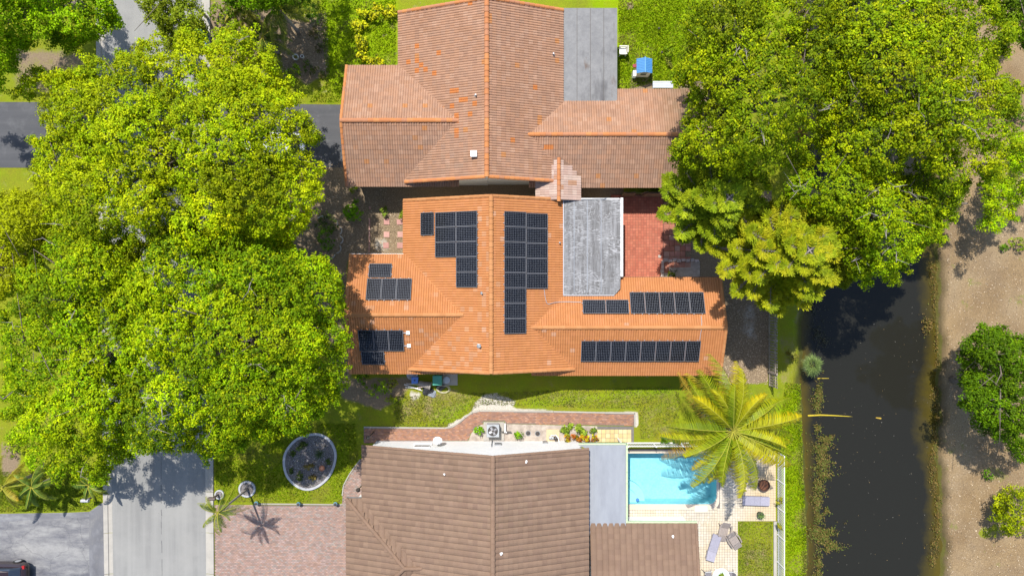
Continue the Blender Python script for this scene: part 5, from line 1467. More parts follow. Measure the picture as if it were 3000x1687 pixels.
def recliner(pos, rz, label):
    t = thing('resin_recliner', label, 'recliner', pos, rz, 'weathered recliners by the lawn plot')
    C_ = (.33, .28, .25)
    for i in range(6):
        b = MB(); b.col(C_); b.box((0, 0, 0), (.55, .085, .03), m=Matrix.Translation((.10, -.25 + i * .1, .40))); b.build('seat_slat', M['attr_matte'], t)
        b = MB(); b.col(tuple(x * 1.05 for x in C_)); b.box((0, 0, 0), (.62, .085, .03), m=Matrix.Translation((-.17, -.25 + i * .1, .40)) @ Matrix.Rotation(.65, 4, 'Y') @ Matrix.Translation((-.31, 0, 0))); b.build('back_slat', M['attr_matte'], t)
        b = MB(); b.col(C_); b.box((0, 0, 0), (.5, .085, .03), m=Matrix.Translation((.37, -.25 + i * .1, .40)) @ Matrix.Rotation(.35, 4, 'Y') @ Matrix.Translation((.25, 0, 0))); b.build('foot_slat', M['attr_matte'], t)
    for s_ in (-1, 1):
        b = MB(); b.col(C_); b.tube([(-.5, s_ * .38, .72), (-.1, s_ * .42, .64), (.35, s_ * .40, .60), (.42, s_ * .36, .40)], .045, 6); b.build('armrest', M['attr_matte'], t)
        for x in (-.35, .4):
            b = MB(); b.col(C_); b.tube([(x, s_ * .36, 0), (x, s_ * .38, .6)], .035, 6); b.build('leg', M['attr_matte'], t)
recliner(zp(905, 690), math.radians(-100), 'taupe slatted recliner closest to the pool')
recliner(zp(1050, 830), math.radians(-58), 'taupe slatted recliner touching the lawn plot edge')
# dining set at the lower edge
t = thing('glass_table', 'round glass topped table with white frame on the deck', 'table', zp(835, 1400))
M['table_glass'] = mat('frosted table glass', (.50, .58, .54), (.45, .53, .50), 3, rough=.15, spec=.6)
b = MB(); b.lathe((0, 0, .70), [(.62, 0), (.62, .015), (.02, .016)], 28); b.build('table_top', M['table_glass'], t)
b = MB(); b.tube([(.62 * math.cos(a), .62 * math.sin(a), .70) for a in np.linspace(0, 2 * math.pi, 29)], .02, 6); b.build('table_rim', M['white_paint'], t)
for k in range(4):
    a = k * math.pi / 2 + .6; b = MB(); b.tube([(.25 * math.cos(a), .25 * math.sin(a), .69), (.5 * math.cos(a), .5 * math.sin(a), 0)], .022, 6); b.build('leg', M['white_paint'], t)
def dining_chair(pos, rz, label):
    t = thing('dining_chair', label, 'chair', pos, rz, 'chairs around the glass table')
    b = MB(); b.col((.20, .19, .21)); b.box((0, 0, .43), (.48, .48, .03)); b.build('seat', M['attr_matte'], t)
    b = MB(); b.col((.22, .21, .23)); b.box((0, 0, 0), (.03, .48, .5), m=Matrix.Translation((-.26, 0, .68)) @ Matrix.Rotation(-.2, 4, 'Y')); b.build('backrest', M['attr_matte'], t)
    for s_ in (-1, 1):
        b = MB(); b.col((.70, .70, .68)); b.tube([(-.34, s_ * .26, .95), (-.22, s_ * .27, .64), (.24, s_ * .27, .64), (.26, s_ * .27, 0)], .018, 6); b.build('frame', M['attr_plastic'], t)
        b = MB(); b.col((.14, .13, .14)); b.tube([(-.22, s_ * .26, .64), (-.38, s_ * .27, 0)], .018, 6); b.build('leg', M['attr_plastic'], t)
dining_chair(zp(650, 1385), math.radians(5), 'dark mesh chair on the house side of the glass table')
dining_chair(zp(985, 1385), math.radians(178), 'dark mesh chair on the lawn side of the glass table')
dining_chair(zp(840, 1560), math.radians(90), 'dark mesh chair south of the glass table')
t = thing('wicker_tub', 'brown round tub full of dry soil on the deck', 'tub', P(2232, 1416))
b = MB(); b.col((.10, .055, .04)); b.lathe((0, 0, .05), [(.30, 0), (.40, .28), (.43, .45), (.39, .45), (.36, .34)], 22); b.build('tub_body', M['attr_matte'], t)
b = MB(); b.col((.20, .085, .045)); b.lathe((0, 0, .36), [(.37, 0), (.33, .06), (.15, .12), (.02, .13)], 18); b.build('soil_mound', M['mulch_red'] if 'mulch_red' in M else M['attr_matte'], t)

# bamboo pole drifting on the canal
t = thing('floating_pole', 'long yellow bamboo pole half sunk in the canal', 'pole', P(2440, 1220) + Vector((0, 0, -.40)))
b = MB(); b.col((.50, .38, .03)); b.tube([P(2373, 1220) + Vector((0, 0, -.38)), P(2410, 1218) + Vector((0, 0, -.375)), P(2450, 1219.5) + Vector((0, 0, -.385)), P(2506, 1223) + Vector((0, 0, -.42))], [.07, .06, .045, .02], 6); b.build('pole_shaft', M['attr_matte'], t, winv(t))
b = MB(); b.col((.42, .28, .04)); b.tube([P(2574, 1226) + Vector((0, 0, -.39)), P(2589, 1228) + Vector((0, 0, -.385))], [.04, .07], 6); b.build('pole_tip', M['attr_matte'], t, winv(t))
mb = MB(); mb.col((.45, .33, .04)); mb.tube([P(2402, 1110) + Vector((0, 0, -.385)), P(2436, 1110) + Vector((0, 0, -.40))], [.045, .02], 6); tag(mb.build('floating_stick', M['attr_matte']), 'short yellow stick floating near the fan palm', 'stick')
# ---------------------------------------------------------------- cars
M['car_glass'] = mat('car glass', (.02, .03, .05), (.03, .04, .06), 2, rough=.05, spec=.8)
M['tyre'] = mat('tyre rubber', (.02, .02, .02), (.03, .03, .03), 8, rough=.9)
def loft(mb, st):
    n_ = 8; vs = []; fs = []
    for x, w, z0, z1 in st:
        e = min(.12, (z1 - z0) * .4)
        for y, z in ((-w, z0 + e), (-w * .92, z0), (w * .92, z0), (w, z0 + e), (w, z1 - e), (w * .85, z1), (-w * .85, z1), (-w, z1 - e)): vs.append((x, y, z))
    for i in range(len(st) - 1):
        for k in range(n_): fs.append((i * n_ + k, i * n_ + (k + 1) % n_, (i + 1) * n_ + (k + 1) % n_, (i + 1) * n_ + k))
    fs.append(tuple(range(n_))[::-1]); fs.append(tuple((len(st) - 1) * n_ + k for k in range(n_)))
    return mb.add(vs, fs)
def car(pos, rz, paint, label):
    pm = finish(*(lambda q: (q[0], q[2], q[3]))(newmat('car paint')), paint, rough=.22, spec=.6, coat=.6)
    t = thing('parked_car', label, 'car', pos, rz)
    b = MB(); loft(b, [(-2.32, .40, .40, .68), (-2.29, .56, .36, .78), (-2.22, .70, .30, .85), (-2.10, .80, .26, .91), (-1.9, .86, .24, .95), (-1.5, .90, .2, .98), (-.5, .915, .2, .97), (.6, .915, .2, .95), (1.3, .90, .2, .92), (1.95, .84, .24, .84), (2.2, .74, .28, .72), (2.30, .60, .34, .62)])
    body = b.build('body', pm, t, smooth=False)
    b = MB(); loft(b, [(-2.02, .70, .85, .95), (-1.50, .71, .85, 1.36), (-.9, .72, .85, 1.44), (0, .72, .85, 1.47), (.45, .70, .85, 1.42), (1.25, .74, .85, .93)]); b.build('windows', M['car_glass'], t)
    b = MB(); loft(b, [(-1.46, .63, 1.33, 1.375), (-.9, .66, 1.38, 1.46), (0, .66, 1.40, 1.49), (.42, .62, 1.38, 1.44)]); b.build('roof', pm, t)
    for s_ in (-1, 1):
        b = MB(); b.col((.35, .01, .01)); b.box((-2.16, s_ * .68, .84), (.18, .22, .12)); b.build('tail_light', M['attr_plastic'], t)
        b = MB(); b.col((.7, .7, .7)); b.box((2.14, s_ * .66, .68), (.2, .22, .1)); b.build('headlight', M['attr_plastic'], t)
        b = MB(); b.box((.75, s_ * .98, .98), (.16, .14, .11)); b.build('mirror', pm, t)
        for x in (-1.4, 1.4):
            b = MB(); b.tube([(x, s_ * .72, .32), (x, s_ * .93, .32)], .32, 18); wh = b.build('wheel', M['tyre'], t)
            b = MB(); b.tube([(x, s_ * .92, .32), (x, s_ * .945, .32)], .2, 14); b.build('rim', M['alu'], wh)
    b = MB(); b.box((-2.30, 0, .52), (.1, 1.3, .16)); b.build('bumper', M['dark_metal'], t)
    b = MB(); b.box((-1.98, 0, .965), (.03, 1.25, .02)); b.build('boot_seam', M['dark_metal'], t)
car(Vector((P(73, 1675, .9).x - 2.3, P(73, 1690, .9).y + .02, .02)), math.pi, (.022, .010, .010), 'dark maroon car parked on the cracked driveway')
car(Vector((P(795, 425, 1.0).x, P(795, 425, 1.0).y, .02)), math.pi, (.72, .73, .75), 'white car on the asphalt drive almost hidden under the large tree')

# ---------------------------------------------------------------- foliage
YG = [(.255, .305, .016), (.20, .27, .012), (.30, .33, .022), (.16, .23, .010), (.23, .27, .015)]
GR = [(.155, .235, .010), (.12, .20, .008), (.19, .26, .012), (.22, .27, .014), (.10, .17, .008)]
OL = [(.15, .195, .012), (.11, .160, .010), (.18, .22, .014), (.13, .185, .010), (.21, .235, .018), (.085, .13, .01)]
DG = [(.075, .145, .010), (.06, .12, .010), (.10, .175, .012), (.085, .16, .012)]
GG = [(.135, .165, .060), (.11, .145, .050), (.165, .19, .075), (.10, .13, .04)]

def clumps_on_lobes(lobes, dens, rg, zlow=-.3, inner=.25):
    Pn = []; Nn = []; Id = []
    L4 = np.array(lobes)
    for i, (x, y, z, r) in enumerate(lobes):
        m = max(6, int(dens * 2 * math.pi * r * r * 1.15))
        d = rg.normal(0, 1, (m * 2, 3)); d /= np.linalg.norm(d, axis=1, keepdims=True); d = d[d[:, 2] > zlow][:m]
        rad = r * np.where(rg.random(len(d)) < inner, rg.uniform(.45, .9, len(d)), rg.normal(1.0, .09, len(d)))
        p = np.array([x, y, z]) + d * rad[:, None] * np.array([1, 1, .72])
        near = np.hypot(L4[:, 0] - x, L4[:, 1] - y) < r * 2.6
        for (a, b_, c, rr) in L4[near]:
            if a == x and b_ == y: continue
            q = ((p[:, 0] - a) / rr) ** 2 + ((p[:, 1] - b_) / rr) ** 2 + ((p[:, 2] - c) / (rr * .72)) ** 2
            keep = q > .55
            p = p[keep]; d = d[keep]
        Pn.append(p); Nn.append(d); Id.append(np.full(len(p), i))
    return np.concatenate(Pn), np.concatenate(Nn), np.concatenate(Id)

def foliage(name, lobes, dens, per, leaf, palette, seed, m=None, spread=.24, aspect=.62, zlow=-.3, inner=.25, up=.55, tipcol=None, tipp=.06, jit=.5, gain=1.0):
    rg = np.random.default_rng(seed)
    p, d, ids = clumps_on_lobes(lobes, dens, rg, zlow, inner)
    nl = len(lobes)
    pal = np.array(palette)
    lobe_t = np.clip(rg.normal(1, .19, (nl, 1)), .55, 1.4); lobe_c = rg.integers(0, len(pal), nl)
    cl_c = np.where((rg.random(len(p)) < .45)[:, None], pal[lobe_c[ids]], pal[rg.integers(0, len(pal), len(p))]) * lobe_t[ids] * rg.normal(1, .15, (len(p), 1))
    k = per
    C = np.repeat(p, k, 0); D = np.repeat(d, k, 0); CC = np.repeat(cl_c, k, 0)
    off = rg.normal(0, 1, (len(C), 3)); off /= np.linalg.norm(off, axis=1, keepdims=True); off *= (rg.random((len(C), 1)) ** .5) * spread
    Nn = D * .55 + off / spread * .55 + rg.normal(0, jit, (len(C), 3)); Nn[:, 2] += up
    C = C + off
    cols = CC * rg.uniform(.78, 1.2, (len(C), 1))
    if tipcol is not None:
        tm = rg.random(len(C)) < tipp; cols[tm] = np.array(tipcol) * rg.uniform(.8, 1.1, (tm.sum(), 1))
    return leaf_quads(name, C, Nn, leaf * rg.uniform(.7, 1.25, len(C)), np.clip(cols * gain, 0.003, .7), m or M['leaf'], aspect, rg, .14)

def poisson(poly, spacing, rg, edge):
    xs = [p[0] for p in poly]; ys = [p[1] for p in poly]
    A = (max(xs) - min(xs)) * (max(ys) - min(ys)); n_ = int(A / spacing ** 2 * 14)
    X = rg.uniform(min(xs), max(xs), n_); Y = rg.uniform(min(ys), max(ys), n_)
    ok = inpoly(X, Y, poly); X = X[ok]; Y = Y[ok]; E = edist(X, Y, poly); k = E > edge; X = X[k]; Y = Y[k]; E = E[k]
    out = []
    for x, y, e in zip(X, Y, E):
        if all((x - a) ** 2 + (y - b) ** 2 > spacing ** 2 for a, b, _ in out): out.append((x, y, e))
    return out

def tree(label, poly, z_edge, z_top, base, palette, seed, lobe_r=(1.0, 1.7), spacing=1.25, dens=13.5, per=18, leaf=.138, trunk_r=.32, name='shade_tree', group='broad shade trees', tip=(.28, .29, .02), bark='bark', gaps=(), spread=.24, limbs=16, tipp=.06, dead=0, tone=1.0):
    rg = np.random.default_rng(seed)
    sc_ = .025 * (1 - z_edge / CAM_H)                       # metres per survey unit at crown height
    wp = [(x * sc_, y * sc_) for x, y in poly]
    cand = poisson(wp, spacing, rg, lobe_r[0] * .5)
    emax = max(c[2] for c in cand)
    lobes = []
    for x, y, e in cand:
        q = min(e / (emax * .85), 1)
        z = z_edge + (z_top - z_edge) * (1 - (1 - q) ** 2) + rg.normal(0, .65)
        if any(math.hypot(x / sc_ - gx, y / sc_ - gy) * sc_ < gr for gx, gy, gr in gaps): continue
        r = min(rg.uniform(*lobe_r), e * .9 + .12)
        w = P(x / sc_, y / sc_, z)
        lobes.append((w.x, w.y, z - r * .4, r))
    # outlying twigs make the outline ragged
    mx, my = sum(q[0] for q in wp) / len(wp), sum(q[1] for q in wp) / len(wp)
    per_ = sum(math.hypot(wp[k][0] - wp[k - 1][0], wp[k][1] - wp[k - 1][1]) for k in range(len(wp)))
    for k in range(int(per_ * 1.5)):
        i = int(rg.integers(0, len(wp))); j = (i + 1) % len(wp); tt = rg.random()
        x = wp[i][0] * (1 - tt) + wp[j][0] * tt; y = wp[i][1] * (1 - tt) + wp[j][1] * tt
        ln = math.hypot(x - mx, y - my) + 1e-6; ux, uy = (x - mx) / ln, (y - my) / ln
        ang = math.atan2(uy, ux) + rg.normal(0, .8); rr_ = rg.uniform(.22, .45); z_ = z_edge + rg.normal(-.3, .5); inw = rg.uniform(.1, .6)
        for q in range(int(rg.integers(1, 4))):
            w = P((x - ux * inw + math.cos(ang) * q * .35) / sc_, (y - uy * inw + math.sin(ang) * q * .35) / sc_, z_ - .1 * q)
            lobes.append((w.x, w.y, z_ - .1 * q, rr_ * (1 - .15 * q)))
    b0 = P(*base)
    t = thing(name, label, 'tree', b0, group=group)
    inv = winv(t)
    o = bpy.data.objects.new('crown', foliage('crown', lobes, dens, per, leaf, palette, seed + 1, tipcol=tip, tipp=tipp, spread=spread, gain=np.array([1.70, 1.76, .18]) * tone)); link(o, t, inv)
    cx = sum(l[0] for l in lobes) / len(lobes); cy = sum(l[1] for l in lobes) / len(lobes)
    fork = Vector((b0.x * .6 + cx * .4, b0.y * .6 + cy * .4, z_edge * .42))
    tr = MB(); tr.tube([(b0.x, b0.y, -.1), (b0.x, b0.y, .4), b0.lerp(fork, .5) + Vector((0, 0, z_edge * .02)), fork], [trunk_r * 1.5, trunk_r * 1.1, trunk_r * .95, trunk_r * .9], 10); tr.build('trunk', M[bark], t, inv, smooth=True)
    big = [l for l in lobes if l[3] > .8]
    for k in range(min(limbs, len(big))):
        l = big[int(rg.integers(0, len(big)))]
        e = Vector((l[0], l[1], l[2] + l[3] * .35)); mid = fork.lerp(e, .5) + Vector((rg.normal(0, .3), rg.normal(0, .3), .25 * (e.z - fork.z)))
        lb = MB(); pts = [fork, fork.lerp(mid, .55) + Vector((rg.normal(0, .12), rg.normal(0, .12), 0)), mid, mid.lerp(e, .6) + Vector((rg.normal(0, .15), rg.normal(0, .15), .1)), e]
        lb.tube(pts, [trunk_r * .55, trunk_r * .42, trunk_r * .28, trunk_r * .16, .02], 7); 
        for q_ in range(3):
            a = mid.lerp(e, .2 + .25 * q_); lb.tube([a, a + Vector((rg.normal(0, .6), rg.normal(0, .6), .5)), a + Vector((rg.normal(0, 1.1), rg.normal(0, 1.1), .8))], [.06, .04, .012], 5)
        lb.build('limb', M[bark], t, inv, smooth=True)
    for k in range(dead):
        l = big[int(rg.integers(0, len(big)))]
        a = Vector((l[0], l[1], l[2] + l[3] * .45)); lb = MB(); an = rg.uniform(0, 6.28)
        e = a + Vector((math.cos(an) * 1.1, math.sin(an) * 1.1, .35)); lb.tube([a - Vector((0, 0, .3)), a.lerp(e, .5) + Vector((0, 0, .1)), e], [.03, .024, .008], 5)
        for q_ in range(4):
            c = a.lerp(e, .3 + .2 * q_); lb.tube([c, c + Vector((rg.normal(0, .35), rg.normal(0, .35), .12))], [.016, .005], 4)
        lb.build('dead_branch', M['palebark'], t, inv)
    return t

tree('huge yellow green shade tree over the asphalt driveway', [(62, 270), (95, 205), (150, 240), (185, 225), (245, 215), (275, 155), (330, 165), (385, 165), (395, 140), (450, 115), (480, 100), (540, 95), (590, 130), (645, 135), (660, 95), (690, 88), (730, 112), (790, 165), (825, 240), (850, 290), (905, 350), (930, 430), (938, 520), (928, 575), (890, 660), (770, 740), (560, 770), (350, 760), (150, 700), (100, 560), (100, 440), (150, 395), (118, 330)],
     8.3, 11.6, (560, 540), YG, 101, gaps=((410, 500, .7), (470, 510, .55), (380, 610, .5)), dead=18, limbs=24, tone=.84)
tree('bright green shade tree leaning over the street kerb', [(10, 930), (50, 810), (90, 720), (230, 660), (370, 720), (430, 850), (420, 960), (400, 1080), (395, 1200), (375, 1310), (335, 1370), (300, 1390), (250, 1402), (150, 1400), (100, 1375), (70, 1330), (60, 1290), (28, 1240), (20, 1150), (32, 1080), (5, 1000)],
     7.2, 10.2, (330, 1040), GR, 102, dead=8, tipp=.07, tone=.90)
tree('large green shade tree between street and orange roof', [(280, 720), (480, 660), (640, 670), (780, 690), (880, 740), (945, 762), (985, 800), (1000, 880), (1018, 985), (1003, 1080), (985, 1150), (945, 1190), (925, 1245), (850, 1265), (790, 1265), (740, 1290), (690, 1310), (620, 1328), (540, 1330), (440, 1322), (352, 1320), (325, 1200), (325, 1080), (330, 960), (320, 850)],
     8.2, 11.6, (760, 960), GR, 103, gaps=((620, 960, .8), (690, 920, .5), (360, 1010, .5)), dead=12, limbs=20, tipp=.08, tone=.90)
tree('olive toned tree at the west edge above the bare patch', [(-120, 555), (50, 560), (150, 620), (150, 720), (110, 800), (50, 870), (-120, 890)], 5.6, 7.2, (70, 740), [(.20, .22, .02), (.17, .19, .018), (.23, .25, .02)], 104, limbs=6, trunk_r=.2)
tree('bright green tree at the north west corner by the street', [(-250, -290), (20, -290), (90, -210), (180, -60), (290, -25), (345, 25), (333, 62), (300, 72), (275, 92), (240, 125), (180, 120), (165, 75), (110, 120), (70, 150), (40, 120), (20, 180), (20, 250), (-60, 280), (-250, 260)], 7.2, 10.5, (240, 20), [(.16, .26, .010), (.13, .22, .01), (.19, .29, .012)], 105, limbs=14, trunk_r=.3, tone=.9)
tree('grey green tree overhanging the street at the north edge', [(415, -60), (590, -60), (592, 60), (588, 95), (560, 120), (520, 135), (490, 125), (475, 85), (450, 55), (425, 20)], 4.6, 6.2, (530, 40), GG, 106, leaf=.13, dens=17, limbs=7, trunk_r=.18, lobe_r=(.6, 1.0), spacing=.8, tip=(.2, .22, .12))
# canal side giants
tree('giant olive green tree over the weathered roof end', [(2012, 50), (2060, -80), (2460, -80), (2530, 120), (2510, 300), (2420, 420), (2330, 500), (2230, 525), (2150, 500), (2060, 480), (1990, 470), (1985, 430), (2012, 385), (2052, 340), (2035, 280), (1992, 230), (2010, 180), (2032, 120)], 9.5, 14.2, (2030, 380), OL, 107, gaps=((2330, 110, .6), (2290, 330, .5)), dead=16, limbs=22, tone=.90, trunk_r=.45, dens=11, spacing=1.3, name='canal_tree', group='giant trees beside the canal')
tree('giant green tree reaching over the canal to the dry bank', [(2390, -80), (2880, -80), (2962, 60), (2965, 100), (2915, 150), (2905, 210), (2960, 250), (2982, 285), (2962, 330), (2972, 400), (2945, 470), (2890, 535), (2780, 590), (2620, 570), (2430, 500), (2410, 300), (2410, 120)], 9.5, 14.0, (2420, 320), OL, 108, gaps=((2660, 440, .55), (2560, 190, .5)), dead=16, limbs=20, tone=.92, trunk_r=.42, spacing=1.3, name='canal_tree', group='giant trees beside the canal')
tree('green tree whose lower boughs hang above the dark water', [(2300, 545), (2380, 480), (2540, 460), (2700, 540), (2830, 550), (2800, 610), (2745, 640), (2748, 690), (2720, 700), (2690, 740), (2655, 770), (2625, 832), (2590, 800), (2520, 815), (2500, 770), (2440, 710), (2390, 640), (2330, 590)], 9.3, 12.6, (2350, 560), [(.15, .215, .010), (.12, .19, .008), (.185, .25, .012), (.215, .26, .014)], 109, gaps=((2610, 490, .9), (2400, 575, .5)), dead=10, limbs=14, tone=.88, trunk_r=.35, spacing=1.3, name='canal_tree', group='giant trees beside the canal')
tree('dark green tree on the dry bank beyond the canal', [(2822, 1010), (2870, 970), (2915, 965), (2960, 1000), (3060, 1010), (3080, 1340), (2990, 1340), (2950, 1300), (2900, 1270), (2860, 1230), (2828, 1170), (2838, 1100)], 4.2, 6.4, (2790, 1110), DG, 110, lobe_r=(.6, 1.0), spacing=.8, leaf=.14, limbs=10, trunk_r=.2, name='bank_tree', group='trees on the dry bank', tip=(.17, .25, .02), gaps=((2885, 1240, .5), (2930, 1120, .45), (2870, 1060, .35), (2960, 1210, .4)), tone=.68)
tree('dark tree cut by the north east picture corner', [(2870, -60), (3060, -60), (3060, 150), (2990, 130), (2960, 80), (2900, 40)], 6.5, 8.5, (2850, 60), [(.055, .10, .02), (.075, .13, .025), (.10, .15, .04)], 111, lobe_r=(.6, 1.1), spacing=.95, limbs=5, trunk_r=.2, name='bank_tree', group='trees on the dry bank', tip=(.12, .18, .03))
tree('feathery bright green tree at the east picture edge', [(2905, 505), (2960, 545), (2985, 600), (2960, 655), (2920, 690), (2885, 680), (2900, 620), (2880, 570)], 3.8, 5.0, (2770, 600), [(.17, .27, .012), (.14, .23, .01), (.22, .29, .015)], 112, lobe_r=(.5, .8), spacing=.75, leaf=.12, limbs=6, trunk_r=.10, name='bank_tree', group='trees on the dry bank')
tree('bright shrubby tree above the feathery one at the east edge', [(2965, 395), (3060, 390), (3060, 560), (2990, 560), (2968, 480)], 3.8, 5.2, (2850, 480), [(.17, .27, .012), (.20, .26, .015), (.13, .22, .01)], 113, lobe_r=(.5, .8), spacing=.8, leaf=.12, limbs=4, trunk_r=.1, name='bank_tree', group='trees on the dry bank')
tree('yellow green leafy shrub tree at the lower east edge', [(2925, 1460), (2960, 1430), (3060, 1430), (3060, 1570), (2960, 1560), (2930, 1530)], 1.8, 2.8, (2960, 1480), [(.24, .26, .015), (.16, .2, .012), (.10, .13, .015)], 114, lobe_r=(.4, .7), spacing=.75, leaf=.13, limbs=4, trunk_r=.08, dens=8, name='bank_tree', group='trees on the dry bank')

tree('dark leafy tree at the north edge above the garden palms', [(620, -220), (900, -220), (935, -60), (905, 12), (820, 0), (760, 20), (690, 8), (640, 15)], 5.4, 7.6, (740, -60), DG, 115, leaf=.13, limbs=6, trunk_r=.18, lobe_r=(.6, 1.0), spacing=.95, dens=11, name='garden_tree', group=None, tip=(.14, .2, .02))
# ---- feathery pines
def pine(label, base, height, spread_r, seed, pal, whorls=13, low=.5):
    rg = np.random.default_rng(seed)
    b0 = Vector(base); t = thing('feathery_pine', label, 'tree', b0, group='feathery pines between terrace and canal'); inv = winv(t)
    tr = MB(); tr.tube([(b0.x, b0.y, -.1), (b0.x + .1, b0.y, height * .5), (b0.x + .15, b0.y + .05, height * .97)], [.26, .17, .03], 9); tr.build('trunk', M['palebark'], t, inv, smooth=True)
    C = []; Nn = []; T = []; S = []; K = []
    pal = np.array(pal)
    for w_ in range(whorls):
        f = w_ / (whorls - 1); z = height * (low + (.97 - low) * f); rad = spread_r * (1 - f) ** .62 * rg.uniform(.85, 1.1) + .35
        nb = int(6 - 2 * f); a0 = rg.uniform(0, 6.28)
        br = MB()
        for k in range(nb):
            a = a0 + 2 * math.pi * k / nb + rg.normal(0, .18); L_ = rad * rg.uniform(.8, 1.1)
            d = Vector((math.cos(a), math.sin(a), 0)); s_ = Vector((-d.y, d.x, 0))
            o = Vector((b0.x + .1, b0.y, z)); pts = [o + d * (L_ * u) + Vector((0, 0, .18 * L_ * u - .22 * L_ * u * u + .35 * L_ * u ** 3)) for u in (0, .3, .6, .85, 1)]
            br.tube(pts, [.045, .032, .020, .012, .006], 5)
            for u in np.linspace(.25, 1.0, int(4 + 5 * L_ / 2)):
                c = o + d * (L_ * u) + Vector((0, 0, .18 * L_ * u - .22 * L_ * u * u + .35 * L_ * u ** 3))
                for sd in (-1, 1, 0):
                    if sd == 0 and u < .9: continue
                    bl_ = (.30 + .75 * L_ * .3 * (1.05 - u)) if sd else .4
                    dirv = (d * .75 + s_ * sd * .9).normalized() if sd else d
                    ce = c + dirv * bl_ + Vector((0, 0, .12))
                    br.tube([c, ce], [.009, .004], 4, cap=False)
                    col = pal[int(rg.integers(0, len(pal)))] * rg.uniform(.85, 1.15)
                    for q_ in range(3):
                        cc = c.lerp(ce, .4 + .3 * q_)
                        m_ = 15
                        for w2 in range(m_):
                            th = (w2 / (m_ - 1) - .5) * 2.6 + rg.normal(0, .1)
                            side = dirv.cross(Vector((0, 0, 1)))
                            dd = dirv * math.cos(th) + side * math.sin(th) + Vector((0, 0, rg.uniform(-.05, .55)))
                            dd.normalize(); ln = rg.uniform(.20, .38)
                            C.append(cc + dd * ln * .5); T.append(dd); S.append(ln); K.append(col * rg.uniform(.75, 1.25))
        br.build('branch_whorl', M['palebark'], t, inv)
    C = np.array([tuple(c) for c in C]); T = np.array([tuple(c) for c in T]); S = np.array(S)[:, None]; K = np.array(K)
    up = np.tile(np.array([[0, 0, 1.]]), (len(C), 1)) + rg.normal(0, .4, (len(C), 3)); B = np.cross(T, up); B /= np.linalg.norm(B, axis=1, keepdims=True)
    wd = .034
    V = np.empty((len(C), 4, 3)); V[:, 0] = C - T * S * .5 - B * wd * .4; V[:, 1] = C - T * S * .5 + B * wd * .4; V[:, 2] = C + T * S * .5 + B * wd * .7; V[:, 3] = C + T * S * .5 - B * wd * .7
    o = bpy.data.objects.new('crown', np_quads('crown', V.reshape(-1, 3), np.clip(K, .003, .6), M['leaf'])); link(o, t, inv)
pine('tall golden green feathery pine with grey branches beside the canal fence', (16.2, 2.05, 0), 13.0, 3.2, 201, [(.35, .37, .010), (.29, .33, .008), (.40, .39, .012), (.22, .28, .008)], 15)
pine('darker feathery pine standing over the red terrace', (12.6, 5.3, 0), 10.4, 2.8, 202, [(.25, .33, .010), (.19, .27, .009), (.31, .37, .012)], 13)
pine('slim feathery pine between the tall pine and the canal', (20.0, 2.5, 0), 10.0, 2.2, 203, [(0.312, 0.328, 0.009), (0.265, 0.296, 0.008), (0.218, 0.265, 0.008)], 11)

# ---- palms
def frond_mesh(L_, droop, pal, rg, pairs=46, lw=.05, ll=.62, rise=.5, vee=.75, lk=.27, rach=(.30, .30, .03)):
    """frond along +x from the origin: arching rachis with drooping leaflets on both sides"""
    us = np.linspace(0, 1, 14)
    bend = rg.normal(0, .14)
    def pt(u): return np.array([L_ * (u - .12 * u ** 3), L_ * bend * u * u, L_ * (rise * u - droop * u * u)])
    V = []; K = []
    pal = np.array(pal)
    base = pal[int(rg.integers(0, len(pal)))]
    for k in range(pairs):
        u = .10 + .90 * (k + .5) / pairs
        p = pt(u); tn = pt(min(1, u + .02)) - pt(u - .02); tn /= np.linalg.norm(tn)
        sd = np.array([0, 1, 0]); nr = np.cross(tn, sd)
        ln = L_ * ll * lk * (math.sin(math.pi * min(1, (.16 + .80 * u))) ** .7 + .12) * rg.uniform(.88, 1.08)
        sw = .35 + .75 * u
        for s_ in (-1, 1):
            d = sd * s_ * math.cos(sw * .75) + tn * math.sin(sw * .75) - nr * vee * rg.uniform(.7, 1.4)
            d = d + rg.normal(0, .05, 3); d /= np.linalg.norm(d)
            mid = p + d * ln * .55; tip = p + d * ln + np.array([0, 0, -ln * rg.uniform(.22, .45)])
            wv = tn * lw * .5
            V += [p - wv, p + wv, mid + wv * 1.05, mid - wv * 1.05, mid - wv * 1.05, mid + wv * 1.05, tip + wv * .15, tip - wv * .15]
            c = base * rg.uniform(.7, 1.2) * np.array([.75 + .6 * u, .85 + .25 * u, 1.0]); tipc = c * np.array([1.2, 1.08, 1.0])
            K += [c, tipc]
    return np.array(V), np.array(K), [pt(u) for u in us]
